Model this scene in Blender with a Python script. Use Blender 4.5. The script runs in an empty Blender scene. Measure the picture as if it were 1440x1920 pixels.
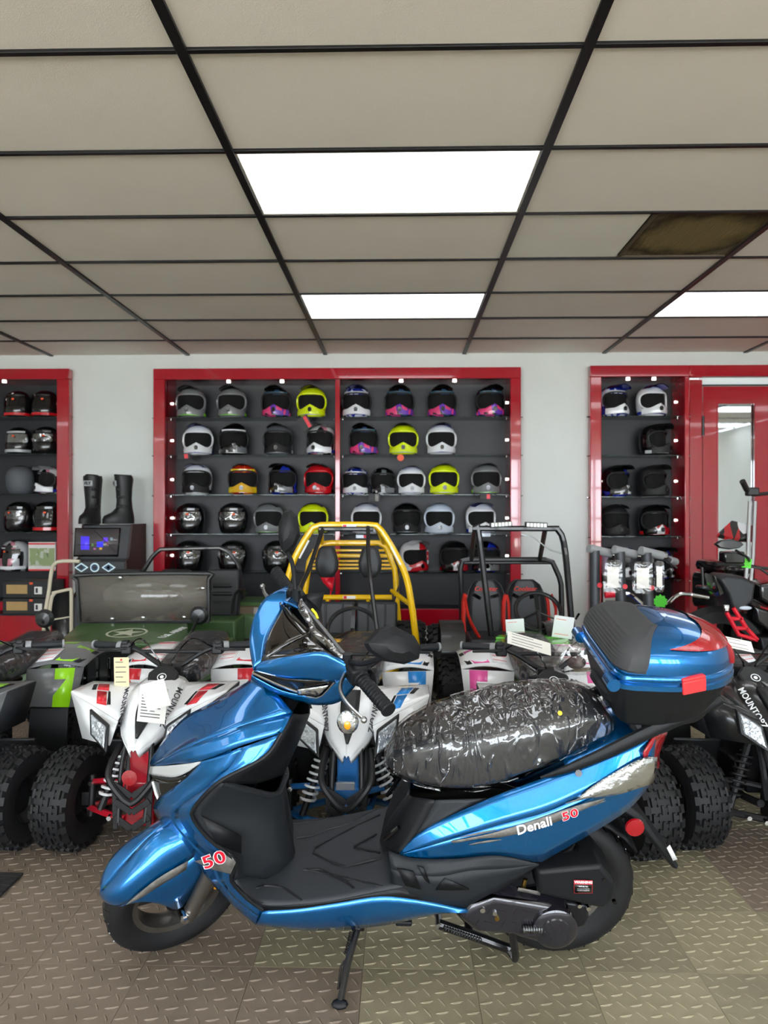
import bpy, bmesh, math, random
from mathutils import Vector, Matrix
random.seed(7)
R = math.radians
C = bpy.context.scene.collection
sc = bpy.context.scene

# ------------------------------------------------------------------ camera
FPX = 1340.0; CAM_H = 1.25; YAW = math.atan(30 / FPX)
cam_d = bpy.data.cameras.new('camera'); cam = bpy.data.objects.new('camera', cam_d); C.objects.link(cam)
cam.location = (0, 0, CAM_H); cam.rotation_euler = (math.pi / 2, 0, YAW)
cam_d.sensor_fit = 'VERTICAL'; cam_d.sensor_height = 36.0; cam_d.sensor_width = 27.0
cam_d.lens = 36.0 * FPX / 1920.0
cam_d.clip_start = 0.05
cam_d.dof.use_dof = True; cam_d.dof.focus_distance = 2.1; cam_d.dof.aperture_fstop = 5.0
sc.camera = cam

# ------------------------------------------------------------------ sky seen through the shop front behind the camera
w = bpy.data.worlds.new('sky'); sc.world = w; w.use_nodes = True
nt = w.node_tree; nt.nodes.clear()
wo = nt.nodes.new('ShaderNodeOutputWorld'); bg = nt.nodes.new('ShaderNodeBackground')
bg.inputs[0].default_value = (0.86, 0.93, 1.0, 1); bg.inputs[1].default_value = 14.0
nt.links.new(bg.outputs[0], wo.inputs[0])
sc.view_settings.view_transform = 'Standard'; sc.view_settings.look = 'None'
sc.view_settings.gamma = 1.0; sc.view_settings.use_curve_mapping = False
sc.view_settings.exposure = 0.0
PANEL_POWER = 3.6
sun_d = bpy.data.lights.new('sun', 'SUN'); sun_d.energy = 30.0; sun_d.angle = R(1.0); sun_d.color = (1.0, 0.95, 0.88)
sun = bpy.data.objects.new('sun', sun_d); C.objects.link(sun); sun.rotation_euler = (R(30), R(12), 0)
cy = sc.cycles
cy.max_bounces = 6; cy.diffuse_bounces = 4; cy.glossy_bounces = 3; cy.transmission_bounces = 5; cy.transparent_max_bounces = 10
cy.caustics_reflective = False; cy.caustics_refractive = False; cy.sample_clamp_indirect = 6.0
cy.use_adaptive_sampling = True; cy.adaptive_threshold = 0.06

# ------------------------------------------------------------------ materials
MATS = {}
def srgb(c):
    if isinstance(c, str):
        c = [int(c[i:i+2], 16) / 255 for i in (0, 2, 4)]
    return tuple((x / 12.92 if x <= 0.04045 else ((x + 0.055) / 1.055) ** 2.4) for x in c) + (1.0,)
def mat(name, col='808080', rough=0.5, metal=0.0, coat=0.0, var=0.0, vscale=20.0, bump=0.0, bscale=150.0, emit=0.0, spec=0.5, trans=0.0, alpha=1.0, ior=1.45, coatr=0.03):
    if name in MATS: return MATS[name]
    m = bpy.data.materials.new(name); m.use_nodes = True
    n = m.node_tree.nodes; l = m.node_tree.links
    b = n['Principled BSDF']; c = srgb(col)
    b.inputs['Base Color'].default_value = c
    b.inputs['Roughness'].default_value = rough; b.inputs['Metallic'].default_value = metal
    b.inputs['Coat Weight'].default_value = coat; b.inputs['Coat Roughness'].default_value = coatr
    b.inputs['Specular IOR Level'].default_value = spec; b.inputs['IOR'].default_value = ior
    b.inputs['Transmission Weight'].default_value = trans; b.inputs['Alpha'].default_value = alpha
    if emit > 0:
        b.inputs['Emission Color'].default_value = c; b.inputs['Emission Strength'].default_value = emit
    if var > 0 or bump > 0:
        tc = n.new('ShaderNodeTexCoord')
    if var > 0:
        nz = n.new('ShaderNodeTexNoise'); nz.inputs['Scale'].default_value = vscale; nz.inputs['Detail'].default_value = 4
        l.new(tc.outputs['Object'], nz.inputs['Vector'])
        rp = n.new('ShaderNodeValToRGB')
        rp.color_ramp.elements[0].position = 0.3; rp.color_ramp.elements[1].position = 0.7
        rp.color_ramp.elements[0].color = tuple(x * (1 - var) for x in c[:3]) + (1,)
        rp.color_ramp.elements[1].color = tuple(min(1, x * (1 + var)) for x in c[:3]) + (1,)
        l.new(nz.outputs['Fac'], rp.inputs['Fac']); l.new(rp.outputs['Color'], b.inputs['Base Color'])
    if bump > 0:
        nb = n.new('ShaderNodeTexNoise'); nb.inputs['Scale'].default_value = bscale; nb.inputs['Detail'].default_value = 3
        l.new(tc.outputs['Object'], nb.inputs['Vector'])
        bp = n.new('ShaderNodeBump'); bp.inputs['Strength'].default_value = bump; bp.inputs['Distance'].default_value = 0.01
        l.new(nb.outputs['Fac'], bp.inputs['Height']); l.new(bp.outputs['Normal'], b.inputs['Normal'])
    MATS[name] = m
    return m

def paint(name, col, flake=0.35, metal=0.55, rough=0.28):
    """car paint: metallic base with fine flakes under a clear coat"""
    if name in MATS: return MATS[name]
    m = mat(name, col, rough=rough, metal=metal, coat=1.0, coatr=0.02)
    n = m.node_tree.nodes; l = m.node_tree.links; b = n['Principled BSDF']; c = srgb(col)
    tc = n.new('ShaderNodeTexCoord'); nz = n.new('ShaderNodeTexNoise'); nz.inputs['Scale'].default_value = 900
    l.new(tc.outputs['Object'], nz.inputs['Vector'])
    rp = n.new('ShaderNodeValToRGB')
    rp.color_ramp.elements[0].color = tuple(x * (1 - flake) for x in c[:3]) + (1,)
    rp.color_ramp.elements[1].color = tuple(min(1, x * (1 + flake)) for x in c[:3]) + (1,)
    rp.color_ramp.elements[0].position = 0.35; rp.color_ramp.elements[1].position = 0.65
    l.new(nz.outputs['Fac'], rp.inputs['Fac']); l.new(rp.outputs['Color'], b.inputs['Base Color'])
    return m

def film(name, amount=0.25, bscale=30, bump=1.0, tint=(1, 1, 1, 1), stretch=(1, 1, 1), ridged=False):
    """clear crinkled plastic film"""
    if name in MATS: return MATS[name]
    m = bpy.data.materials.new(name); m.use_nodes = True
    n = m.node_tree.nodes; l = m.node_tree.links; n.clear()
    out = n.new('ShaderNodeOutputMaterial'); mix = n.new('ShaderNodeMixShader')
    tr = n.new('ShaderNodeBsdfTransparent'); gl = n.new('ShaderNodeBsdfGlossy')
    tr.inputs['Color'].default_value = tint
    gl.inputs['Roughness'].default_value = 0.08
    tc = n.new('ShaderNodeTexCoord'); mp = n.new('ShaderNodeMapping'); mp.inputs['Scale'].default_value = stretch
    l.new(tc.outputs['Object'], mp.inputs['Vector'])
    nz = n.new('ShaderNodeTexNoise'); nz.inputs['Scale'].default_value = bscale; nz.inputs['Detail'].default_value = 5; nz.inputs['Distortion'].default_value = 1.2
    if ridged: nz.noise_type = 'RIDGED_MULTIFRACTAL'; nz.inputs['Detail'].default_value = 2.5; nz.inputs['Distortion'].default_value = 1.2
    l.new(mp.outputs['Vector'], nz.inputs['Vector'])
    bp = n.new('ShaderNodeBump'); bp.inputs['Strength'].default_value = bump; bp.inputs['Distance'].default_value = 0.02
    l.new(nz.outputs['Fac'], bp.inputs['Height']); l.new(bp.outputs['Normal'], gl.inputs['Normal'])
    lw = n.new('ShaderNodeLayerWeight'); lw.inputs['Blend'].default_value = 0.25
    l.new(bp.outputs['Normal'], lw.inputs['Normal'])
    mr = n.new('ShaderNodeMapRange'); mr.inputs['To Min'].default_value = amount * 0.5; mr.inputs['To Max'].default_value = min(1, amount * 2.5)
    l.new(lw.outputs['Facing'], mr.inputs['Value'])
    l.new(mr.outputs['Result'], mix.inputs['Fac']); l.new(tr.outputs[0], mix.inputs[1]); l.new(gl.outputs[0], mix.inputs[2])
    l.new(mix.outputs[0], out.inputs['Surface'])
    MATS[name] = m
    return m

# ------------------------------------------------------------------ mesh helpers
def V(*a): return Vector(a if len(a) > 1 else a[0])
def spline(pts, n, closed=False):
    """Catmull-Rom through pts, resampled to n points by arc length"""
    P = [Vector(p) for p in pts]
    if len(P) == 2:
        return [P[0].lerp(P[1], i / (n - 1)) for i in range(n)]
    m = len(P); out = []
    segs = m if closed else m - 1
    for i in range(segs):
        if closed: a, b, c, d = P[(i-1) % m], P[i], P[(i+1) % m], P[(i+2) % m]
        else:
            b, c = P[i], P[i+1]
            a = P[i-1] if i > 0 else b * 2 - c
            d = P[i+2] if i + 2 < m else c * 2 - b
        for k in range(8):
            t = k / 8
            out.append(0.5 * ((2*b) + (c-a)*t + (2*a-5*b+4*c-d)*t*t + (3*b-a-3*c+d)*t**3))
    out.append(P[0].copy() if closed else P[-1].copy())
    return resample(out, n)
def resample(pts, n):
    P = [Vector(p) for p in pts]
    L = [0.0]
    for i in range(1, len(P)): L.append(L[-1] + (P[i] - P[i-1]).length)
    T = L[-1] or 1e-9; res = []; j = 0
    for i in range(n):
        s = T * i / (n - 1)
        while j < len(P) - 2 and L[j+1] < s: j += 1
        d = (L[j+1] - L[j]) or 1e-9
        res.append(P[j].lerp(P[j+1], min(1, max(0, (s - L[j]) / d))))
    return res
def frame_to(p, d, up=None):
    """matrix at p whose z axis points along d"""
    d = Vector(d).normalized(); up = Vector(up or ((0, 0, 1) if abs(d.z) < 0.95 else (1, 0, 0)))
    x = up.cross(d).normalized(); y = d.cross(x)
    return Matrix.Translation(Vector(p)) @ Matrix((x, y, d)).transposed().to_4x4()

class MB:
    def __init__(s): s.v = []; s.f = []
    def add(s, v, f, M=None):
        b = len(s.v)
        s.v += [(M @ Vector(p) if M else Vector(p)) for p in v]
        s.f += [tuple(i + b for i in q) for q in f]
        return s
    def box(s, c, d, M=None, rz=0, rx=0, ry=0):
        x, y, z = [k / 2 for k in d]
        m = Matrix.Translation(Vector(c)) @ Matrix.Rotation(rz, 4, 'Z') @ Matrix.Rotation(ry, 4, 'Y') @ Matrix.Rotation(rx, 4, 'X')
        if M: m = M @ m
        v = [(-x,-y,-z),(x,-y,-z),(x,y,-z),(-x,y,-z),(-x,-y,z),(x,-y,z),(x,y,z),(-x,y,z)]
        return s.add(v, [(0,3,2,1),(4,5,6,7),(0,1,5,4),(1,2,6,5),(2,3,7,6),(3,0,4,7)], m)
    def bar(s, p, q, a, b, up=None):
        p, q = Vector(p), Vector(q)
        return s.box((0, 0, (q-p).length / 2), (a, b, (q-p).length), frame_to(p, q - p, up))
    def tube(s, pts, r, n=8, caps=True, closed=False, smooth=0, flat=None):
        P = spline(pts, smooth, closed) if smooth else [Vector(p) for p in pts]
        if closed and smooth: P = P[:-1]
        m = len(P); rs = r if isinstance(r, (list, tuple)) else [r] * m
        if len(rs) != m: 
            rs = [x[0] for x in resample([(k, 0, 0) for k in rs], m)] if False else [rs[min(len(rs)-1, int(i * (len(rs)-1) / max(1, m-1)))] * (1 - ((i*(len(rs)-1)/max(1,m-1)) % 1)) + rs[min(len(rs)-1, int(i * (len(rs)-1) / max(1, m-1)) + 1)] * ((i*(len(rs)-1)/max(1,m-1)) % 1) for i in range(m)]
        base = len(s.v); prev = None
        for i, p in enumerate(P):
            a = P[i-1] if (i > 0 or closed) else P[i]; b = P[(i+1) % m] if (i < m-1 or closed) else P[i]
            d = (b - a).normalized()
            if prev is None:
                up = Vector((0, 0, 1)) if abs(d.z) < 0.9 else Vector((1, 0, 0))
                x = up.cross(d).normalized()
            else:
                x = (prev - d * prev.dot(d)).normalized()
            prev = x; y = d.cross(x)
            for k in range(n):
                t = 2 * math.pi * (k + 0.5) / n
                s.v.append(p + (x * math.cos(t) * (flat or 1) + y * math.sin(t)) * rs[i])
        for i in range(m if closed else m - 1):
            for k in range(n):
                a = base + i*n; b = base + ((i+1) % m)*n
                s.f.append((a+k, a+(k+1) % n, b+(k+1) % n, b+k))
        if caps and not closed:
            s.f.append(tuple(base + k for k in reversed(range(n))))
            s.f.append(tuple(base + (m-1)*n + k for k in range(n)))
        return s
    def lathe(s, prof, n=24, M=None, closed=False, arc=None):
        """profile of (r, z) turned about z"""
        base = len(s.v); m = len(prof); A = arc or 2 * math.pi
        cnt = n if not arc else n + 1
        for k in range(cnt):
            t = A * k / n
            for r, z in prof:
                p = Vector((r*math.cos(t), r*math.sin(t), z)); s.v.append(M @ p if M else p)
        for k in range(n):
            a = base + k*m; b = base + ((k+1) % cnt)*m
            for i in range(m if closed else m - 1):
                j = (i+1) % m
                s.f.append((a+i, b+i, b+j, a+j))
        return s
    def cyl(s, p, q, r, n=12, r2=None):
        p, q = Vector(p), Vector(q); L = (q-p).length; r2 = r if r2 is None else r2
        M = frame_to(p, q - p); base = len(s.v)
        for rr, z in ((r, 0), (r2, L)):
            for k in range(n):
                t = 2*math.pi*k/n; s.v.append(M @ Vector((rr*math.cos(t), rr*math.sin(t), z)))
        for k in range(n): s.f.append((base+k, base+(k+1) % n, base+n+(k+1) % n, base+n+k))
        s.f.append(tuple(base+k for k in reversed(range(n)))); s.f.append(tuple(base+n+k for k in range(n)))
        return s
    def ball(s, c, r, n=12, m=8, M=None):
        r = (r, r, r) if not isinstance(r, (tuple, list)) else r
        T = Matrix.Translation(Vector(c)) @ Matrix.Diagonal((*r, 1)); T = M @ T if M else T
        pr = [(math.sin(math.pi*i/m), -math.cos(math.pi*i/m)) for i in range(m+1)]
        pr[0] = (1e-4, -1); pr[-1] = (1e-4, 1)
        return s.lathe(pr, n, T)
    def loft(s, secs, closed=True, caps=True):
        base = len(s.v); n = len(secs[0])
        for q in secs: s.v += [Vector(p) for p in q]
        for i in range(len(secs) - 1):
            for k in range(n if closed else n - 1):
                a = base + i*n; b = a + n
                s.f.append((a+k, a+(k+1) % n, b+(k+1) % n, b+k))
        if caps and closed:
            s.f.append(tuple(base + k for k in reversed(range(n))))
            s.f.append(tuple(base + (len(secs)-1)*n + k for k in range(n)))
        return s
    def prism(s, poly, d0, d1, M=None):
        """polygon in local xy extruded from z=d0 to d1"""
        n = len(poly)
        v = [(x, y, d0) for x, y in poly] + [(x, y, d1) for x, y in poly]
        f = [tuple(reversed(range(n))), tuple(range(n, 2*n))] + [(k, (k+1) % n, n + (k+1) % n, n + k) for k in range(n)]
        return s.add(v, f, M)
    def grid(s, G, flip=False):
        base = len(s.v); n = len(G[0])
        for q in G: s.v += [Vector(p) for p in q]
        for i in range(len(G) - 1):
            for k in range(n - 1):
                a = base + i*n + k
                q = (a, a+1, a+n+1, a+n)
                s.f.append(tuple(reversed(q)) if flip else q)
        return s
    def patch(s, rows, nu=16, nv=8, sharp_rows=False, linear=False, flip=False):
        """smooth surface through polylines"""
        Rw = [(resample(r, nu) if linear else spline(r, nu)) for r in rows]
        if sharp_rows:
            G = Rw
            if len(G) * 2 < nv:
                k = max(1, nv // (len(G) - 1)); H = []
                for i in range(len(G) - 1):
                    for j in range(k): H.append([a.lerp(b, j / k) for a, b in zip(G[i], G[i+1])])
                G = H + [G[-1]]
        else:
            cols = [spline([r[i] for r in Rw], nv) for i in range(nu)]
            G = [[cols[i][j] for i in range(nu)] for j in range(nv)]
        return s.grid(G, flip)
    def mirror(s, M=None):
        """a mirrored copy (y -> -y) added in place"""
        n = len(s.v)
        s.v += [Vector((p.x, -p.y, p.z)) for p in s.v[:n]]
        s.f += [tuple(reversed([i + n for i in q])) for q in s.f[:]]
        return s
    def flipped(s):
        o = MB(); o.v = [Vector((p.x, -p.y, p.z)) for p in s.v]; o.f = [tuple(reversed(q)) for q in s.f]
        return o
    def xf(s, M): s.v = [M @ p for p in s.v]; return s
    def mesh(s, name, smooth=35):
        me = bpy.data.meshes.new(name); me.from_pydata([tuple(p) for p in s.v], [], s.f)
        if smooth is not None:
            me.shade_smooth(); me.set_sharp_from_angle(angle=R(smooth))
        me.update(); return me
    def build(s, name, m, parent=None, smooth=35, bevel=0, seg=2, thick=0, sub=0, weld=0, loc=None):
        return obj(name, s.mesh(name, smooth), m, parent, bevel, seg, thick, sub, weld, loc)

def obj(name, me, m, parent=None, bevel=0, seg=2, thick=0, sub=0, weld=0, loc=None):
    o = bpy.data.objects.new(name, me); C.objects.link(o)
    if m is not None and len(me.materials) == 0: me.materials.append(m)
    if parent: o.parent = parent
    if loc: o.location = loc
    if weld:
        k = o.modifiers.new('w', 'WELD'); k.merge_threshold = weld
    if thick:
        k = o.modifiers.new('s', 'SOLIDIFY'); k.thickness = thick; k.offset = 0
    if sub:
        k = o.modifiers.new('u', 'SUBSURF'); k.levels = sub; k.render_levels = sub
    if bevel:
        k = o.modifiers.new('b', 'BEVEL'); k.width = bevel; k.segments = seg; k.limit_method = 'ANGLE'; k.angle_limit = R(40)
    return o
def inst(name, me, m, parent=None, M=None):
    """another object on the same mesh with its own material"""
    o = bpy.data.objects.new(name, me); C.objects.link(o)
    if len(me.materials) == 0: me.materials.append(m)
    o.material_slots[0].link = 'OBJECT'; o.material_slots[0].material = m
    if parent: o.parent = parent
    if M is not None: o.matrix_local = M
    return o
def thing(name, label, cat, loc=(0, 0, 0), rz=0, group=None):
    o = bpy.data.objects.new(name, None); C.objects.link(o); o.empty_display_size = 0.05
    o.location = loc; o.rotation_euler = (0, 0, rz); o['label'] = label; o['category'] = cat
    if group: o['group'] = group
    return o
def tag(o, label, cat, group=None):
    o['label'] = label; o['category'] = cat
    if group: o['group'] = group
    return o
def struct(o):
    o['kind'] = 'structure'; return o
def text_mesh(txt, size=1.0, ext=0.0, align='CENTER', shear=0.0, bold=0.0, spacing=1.0, key={}):
    k = (txt, size, ext, align, shear, bold, spacing)
    if k in key: return key[k]
    cu = bpy.data.curves.new('lettering', 'FONT'); cu.body = txt; cu.size = size; cu.extrude = ext
    cu.align_x = align; cu.align_y = 'CENTER'; cu.shear = shear; cu.offset = bold; cu.space_character = spacing; cu.resolution_u = 3
    o = bpy.data.objects.new('tmp', cu)
    C.objects.link(o)
    dg = bpy.context.evaluated_depsgraph_get()
    me = bpy.data.meshes.new_from_object(o.evaluated_get(dg))
    bpy.data.objects.remove(o); bpy.data.curves.remove(cu)
    me.materials.clear(); key[k] = me
    return me
def basis(o, x, y):
    """matrix with origin o, x axis along x, y axis near y"""
    x = Vector(x).normalized(); z = x.cross(Vector(y)).normalized(); y = z.cross(x)
    return Matrix.Translation(Vector(o)) @ Matrix((x, y, z)).transposed().to_4x4()

def ray(px, py):
    """direction through a pixel of the 1440 x 1920 frame"""
    a = (px - 720) / FPX; b = (960 - py) / FPX
    c, s_ = math.cos(YAW), math.sin(YAW)
    return Vector((a * c - s_, a * s_ + c, b))
def at(px, py, Y):
    """the point at depth Y that is seen at a pixel"""
    d = ray(px, py); return Vector((0, 0, CAM_H)) + d * (Y / d.y)
# ================================================================== the room
H_CEIL = 2.66; YW = 6.38; YF = 6.30; YB = 6.62; XL, XR, YFRONT = -5.6, 5.6, -4.0
white_wall = mat('white_wall', 'D2D7D4', rough=0.75, var=0.03, vscale=3, bump=0.05)
red_gloss = mat('red_gloss', 'A81024', rough=0.12, coat=1.0, var=0.04, vscale=6, bump=0.012, bscale=9)
black_board = mat('black_board', '1A1C22', rough=0.45, var=0.1)
dark_t = mat('dark_metal_grid', '17171A', rough=0.4, metal=0.2, bump=0.02)
tile_mat = mat('ceiling_tile', 'F0EAE3', rough=0.9, var=0.03, vscale=1.5, bump=0.12, bscale=240)
tile_mat2 = mat('ceiling_tile_pale', 'F0EDE6', rough=0.9, var=0.03, vscale=2.0, bump=0.12, bscale=240)
panel_mat = mat('light_diffuser', 'F6FAFF', rough=0.4, emit=PANEL_POWER)
steel = mat('brushed_steel', 'B0B2B4', rough=0.3, metal=1.0, bump=0.02)
chrome = mat('chrome', 'E4E6E8', rough=0.08, metal=1.0, bump=0.005)
glass_shelf = mat('shelf_glass', '9FB5B0', rough=0.03, trans=0.9, ior=1.3, spec=0.5, bump=0.002)
black_plastic = mat('black_plastic', '1A1B1D', rough=0.45, bump=0.05, bscale=400)
black_satin = mat('black_satin', '141416', rough=0.3, coat=0.3, bump=0.01)
white_plastic = mat('white_plastic', 'EDEDEE', rough=0.25, coat=0.4, bump=0.005)
paper = mat('paper', 'E9E7E0', rough=0.8, var=0.02, vscale=30)
ink = mat('ink', '3A3A40', rough=0.7, var=0.05)

# ---- ceiling: black T-bars, panels, light panels
ceiling = struct(MB().box((0, (YW + YFRONT) / 2, H_CEIL + 0.12), (XR - XL + 0.4, YW - YFRONT + 0.6, 0.1)).build('ceiling', mat('ceiling_void', '2A2A2C', rough=0.9, var=0.1)))
GX = [-0.667 + 1.238 * k for k in range(-4, 6)]; GY = [2.171 + 0.61 * k for k in range(-11, 7)] + [YW]
bm = MB()
for x in GX: bm.box((x, (YW + YFRONT) / 2, H_CEIL), (0.034, YW - YFRONT, 0.014))
t_main = bm.build('ceiling_runner', dark_t, ceiling, bevel=0.002)
bm = MB()
for y in GY[:-1]: bm.box((0, y, H_CEIL + 0.001), (XR - XL, 0.020, 0.012))
bm.build('ceiling_crossbar', dark_t, ceiling, bevel=0.002)
tile_me = {}
def ceil_tile(ix, iy, half=None):
    x0, x1, y0, y1 = GX[ix], GX[ix+1], GY[iy], GY[iy+1]
    if half == 0: x1 = (x0 + x1) / 2 + 0.01
    k = (round(x1-x0, 3), round(y1-y0, 3))
    if k not in tile_me:
        tile_me[k] = MB().box((0, 0, 0.012), (k[0] - 0.012, k[1] - 0.01, 0.018)).mesh('ceiling_tile', None)
    o = inst('ceiling_tile', tile_me[k], tile_mat if half is None else tile_mat2, ceiling)
    rr = random.Random(ix * 31 + iy)
    o.location = ((x0+x1)/2, (y0+y1)/2, H_CEIL + rr.uniform(0, 0.004)); o.rotation_euler = (R(rr.uniform(-.25, .25)), R(rr.uniform(-.12, .12)), 0)
lights = {(4, j): 0 for j in (1, 4, 7, 10)}
LIGHTS = {}
def row_of(y): return min(range(len(GY)), key=lambda i: abs(GY[i] - y))
for ix, ys in ((4, (4.611, 2.781, 0.951, -0.879, -2.709)), (6, (4.611, 2.171 + .61, 0.951, -0.879, -2.709)), (2, (2.781, 0.951, -0.879, -2.709)), (0, (0.951, -1.489)), (8, (0.951, -1.489, 2.781))):
    for y in ys: LIGHTS[(ix, row_of(y))] = 1
VENT = (5, row_of(3.391))
for ix in range(len(GX) - 1):
    for iy in range(len(GY) - 1):
        if (ix, iy) in LIGHTS: continue
        ceil_tile(ix, iy, 0 if (ix, iy) == VENT else None)
lens_me = None; fr_me = None
NUM = ['one', 'two', 'three', 'four', 'five', 'six', 'seven', 'eight', 'nine', 'ten', 'eleven', 'twelve', 'thirteen', 'fourteen', 'fifteen', 'sixteen', 'seventeen', 'eighteen', 'nineteen', 'twenty']
LIGHT_LABEL = {(4, row_of(2.781)): 'large bright white ceiling light panel nearest the camera above the scooter',
               (4, row_of(4.611)): 'white ceiling light panel in front of the wide helmet cabinet',
               (6, row_of(4.611)): 'white ceiling light panel cut by the right edge near the red door'}
for (ix, iy) in sorted(LIGHTS):
    x0, x1, y0, y1 = GX[ix], GX[ix+1], GY[iy], GY[iy+1]
    t = thing('ceiling_light', LIGHT_LABEL.get((ix, iy), 'white ceiling light panel, row %s from the helmet wall, column %s from the left' % (NUM[len(GY)-2-iy], NUM[ix])), 'ceiling light', ((x0+x1)/2, (y0+y1)/2, H_CEIL), group='ceiling light panels')
    if lens_me is None:
        lens_me = MB().box((0, 0, 0.008), (x1-x0-0.05, y1-y0-0.045, 0.006)).mesh('diffuser', None)
        a, b = (x1-x0)/2 - 0.012, (y1-y0)/2 - 0.01
        bm = MB()
        for s in (-1, 1): bm.box((0, s*(b-0.006), 0.008), (2*a, 0.014, 0.016)).box((s*(a-0.006), 0, 0.008), (0.014, 2*b-0.028, 0.016))
        fr_me = bm.mesh('frame', None)
    inst('diffuser', lens_me, panel_mat, t); inst('frame', fr_me, mat('light_frame', 'D8D4CC', rough=0.5, bump=0.01), t)
# return-air vent
vx0, vx1 = (GX[5] + GX[6]) / 2 + 0.01, GX[6]; vy0, vy1 = GY[VENT[1]], GY[VENT[1] + 1]
vent = thing('ceiling_vent', 'dusty brown perforated return air grille in the ceiling', 'vent', ((vx0+vx1)/2, (vy0+vy1)/2, H_CEIL))
m = mat('dirty_grille', '4A3E30', rough=0.9)
n_, l_ = m.node_tree.nodes, m.node_tree.links
tc = n_.new('ShaderNodeTexCoord'); nz = n_.new('ShaderNodeTexNoise'); nz.inputs['Scale'].default_value = 5; nz.inputs['Detail'].default_value = 6
gr = n_.new('ShaderNodeTexGradient'); gr.gradient_type = 'SPHERICAL'; mp = n_.new('ShaderNodeMapping'); mp.inputs['Scale'].default_value = (2.6, 2.9, 2.6)
l_.new(tc.outputs['Object'], nz.inputs['Vector']); l_.new(tc.outputs['Object'], mp.inputs['Vector']); l_.new(mp.outputs['Vector'], gr.inputs['Vector'])
ad = n_.new('ShaderNodeMath'); ad.operation = 'ADD'; l_.new(nz.outputs['Fac'], ad.inputs[0]); l_.new(gr.outputs['Fac'], ad.inputs[1])
rp = n_.new('ShaderNodeValToRGB'); e = rp.color_ramp.elements
e[0].position = 0.45; e[0].color = srgb('7A6E58'); e[1].position = 1.0; e[1].color = srgb('8A7850')
k = rp.color_ramp.elements.new(0.68); k.color = srgb('443828')
l_.new(ad.outputs[0], rp.inputs['Fac']); l_.new(rp.outputs['Color'], n_['Principled BSDF'].inputs['Base Color'])
a, b = (vx1-vx0)/2, (vy1-vy0)/2
MB().box((0, 0, 0.016), (2*a-0.02, 2*b-0.02, 0.004)).build('backing', m, vent)
bm = MB()
for i in range(1, 44): bm.box((-a + 2*a*i/44, 0, 0.010), (0.004, 2*b-0.03, 0.004))
for i in range(1, 44): bm.box((0, -b + 2*b*i/44, 0.012), (2*a-0.03, 0.004, 0.003))
o = bm.build('mesh_screen', m, vent); o['kind'] = 'stuff'
bm = MB()
for s in (-1, 1): bm.box((0, s*(b-0.012), 0.006), (2*a-0.02, 0.016, 0.012)).box((s*(a-0.012), 0, 0.006), (0.016, 2*b-0.05, 0.012))
bm.build('frame', mat('vent_frame', '554A3C', rough=0.7, var=0.1), vent)

# ---- floor: interlocking diamond-plate tiles
TS = 0.3035
floor = struct(MB().box((0, (YW + YFRONT)/2, -0.06), (XR - XL + 0.4, YW - YFRONT + 0.6, 0.1)).build('floor', mat('floor_slab', '575048', rough=0.7, var=0.1)))
# the seams run to the vanishing point; x of one seam and y of one joint come from the photograph
x_seam = at(672, 1920, CAM_H * FPX / 960).x; y_joint = CAM_H * FPX / (1815 - 960)
def tread_mesh(seed):
    bm = MB(); h = TS/2 - 0.0006
    bm.box((0, 0, -0.006), (2*h, 2*h, 0.008))
    n = 8; p = TS / n
    for i in range(n):
        for j in range(n):
            cx, cy = -TS/2 + (i + 0.5)*p, -TS/2 + (j + 0.5)*p
            s = 1 if (i + j) % 2 else -1
            a = R(-58) if s > 0 else R(14)
            L, wd, ht = (0.0185, 0.0026, 0.0024)
            c_, s_ = math.cos(a), math.sin(a); v = []
            for (u, q, z) in ((-1, 0, 0), (-.4, -1, 0), (.4, -1, 0), (1, 0, 0), (.4, 1, 0), (-.4, 1, 0), (-.62, 0, 1), (.62, 0, 1)):
                lx, ly = u*L, q*wd + 0.0022 * math.cos(u*2.4) * (1 if s > 0 else -1)
                v.append((cx + lx*c_ - ly*s_, cy + lx*s_ + ly*c_, -0.002 + z*ht))
            bm.add(v, [(0,1,6),(1,2,7,6),(2,3,7),(3,4,7),(4,5,6,7),(5,0,6)])
    return bm.mesh('floor_tile', 30)
def floor_mat(name, col, col2):
    m = mat(name, col, rough=0.42, bump=0.05, bscale=300)
    n, l = m.node_tree.nodes, m.node_tree.links; b = n['Principled BSDF']
    tc = n.new('ShaderNodeTexCoord'); nz = n.new('ShaderNodeTexNoise'); nz.inputs['Scale'].default_value = 2.2; nz.inputs['Detail'].default_value = 7; nz.inputs['Roughness'].default_value = 0.7
    oi = n.new('ShaderNodeObjectInfo'); vm = n.new('ShaderNodeVectorMath'); vm.operation = 'ADD'
    l.new(tc.outputs['Object'], vm.inputs[0]); l.new(oi.outputs['Location'], vm.inputs[1]); l.new(vm.outputs[0], nz.inputs['Vector'])
    rp = n.new('ShaderNodeValToRGB'); rp.color_ramp.elements[0].color = srgb(col); rp.color_ramp.elements[1].color = srgb(col2)
    rp.color_ramp.elements[0].position = 0.35; rp.color_ramp.elements[1].position = 0.68
    l.new(nz.outputs['Fac'], rp.inputs['Fac']); l.new(rp.outputs['Color'], b.inputs['Base Color'])
    mr = n.new('ShaderNodeMapRange'); mr.inputs['To Min'].default_value = 0.32; mr.inputs['To Max'].default_value = 0.5
    l.new(nz.outputs['Fac'], mr.inputs['Value']); l.new(mr.outputs['Result'], b.inputs['Roughness'])
    return m
olive = floor_mat('floor_olive', '7F7863', '948C74'); brown = floor_mat('floor_brown', '73675A', '84776A'); tan_ = floor_mat('floor_tan', '8F876F', '9F967D')
tm = tread_mesh(1)
TILE_MAP = {}
rr = random.Random(5)
n_t = 0; far_b = MB()
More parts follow.
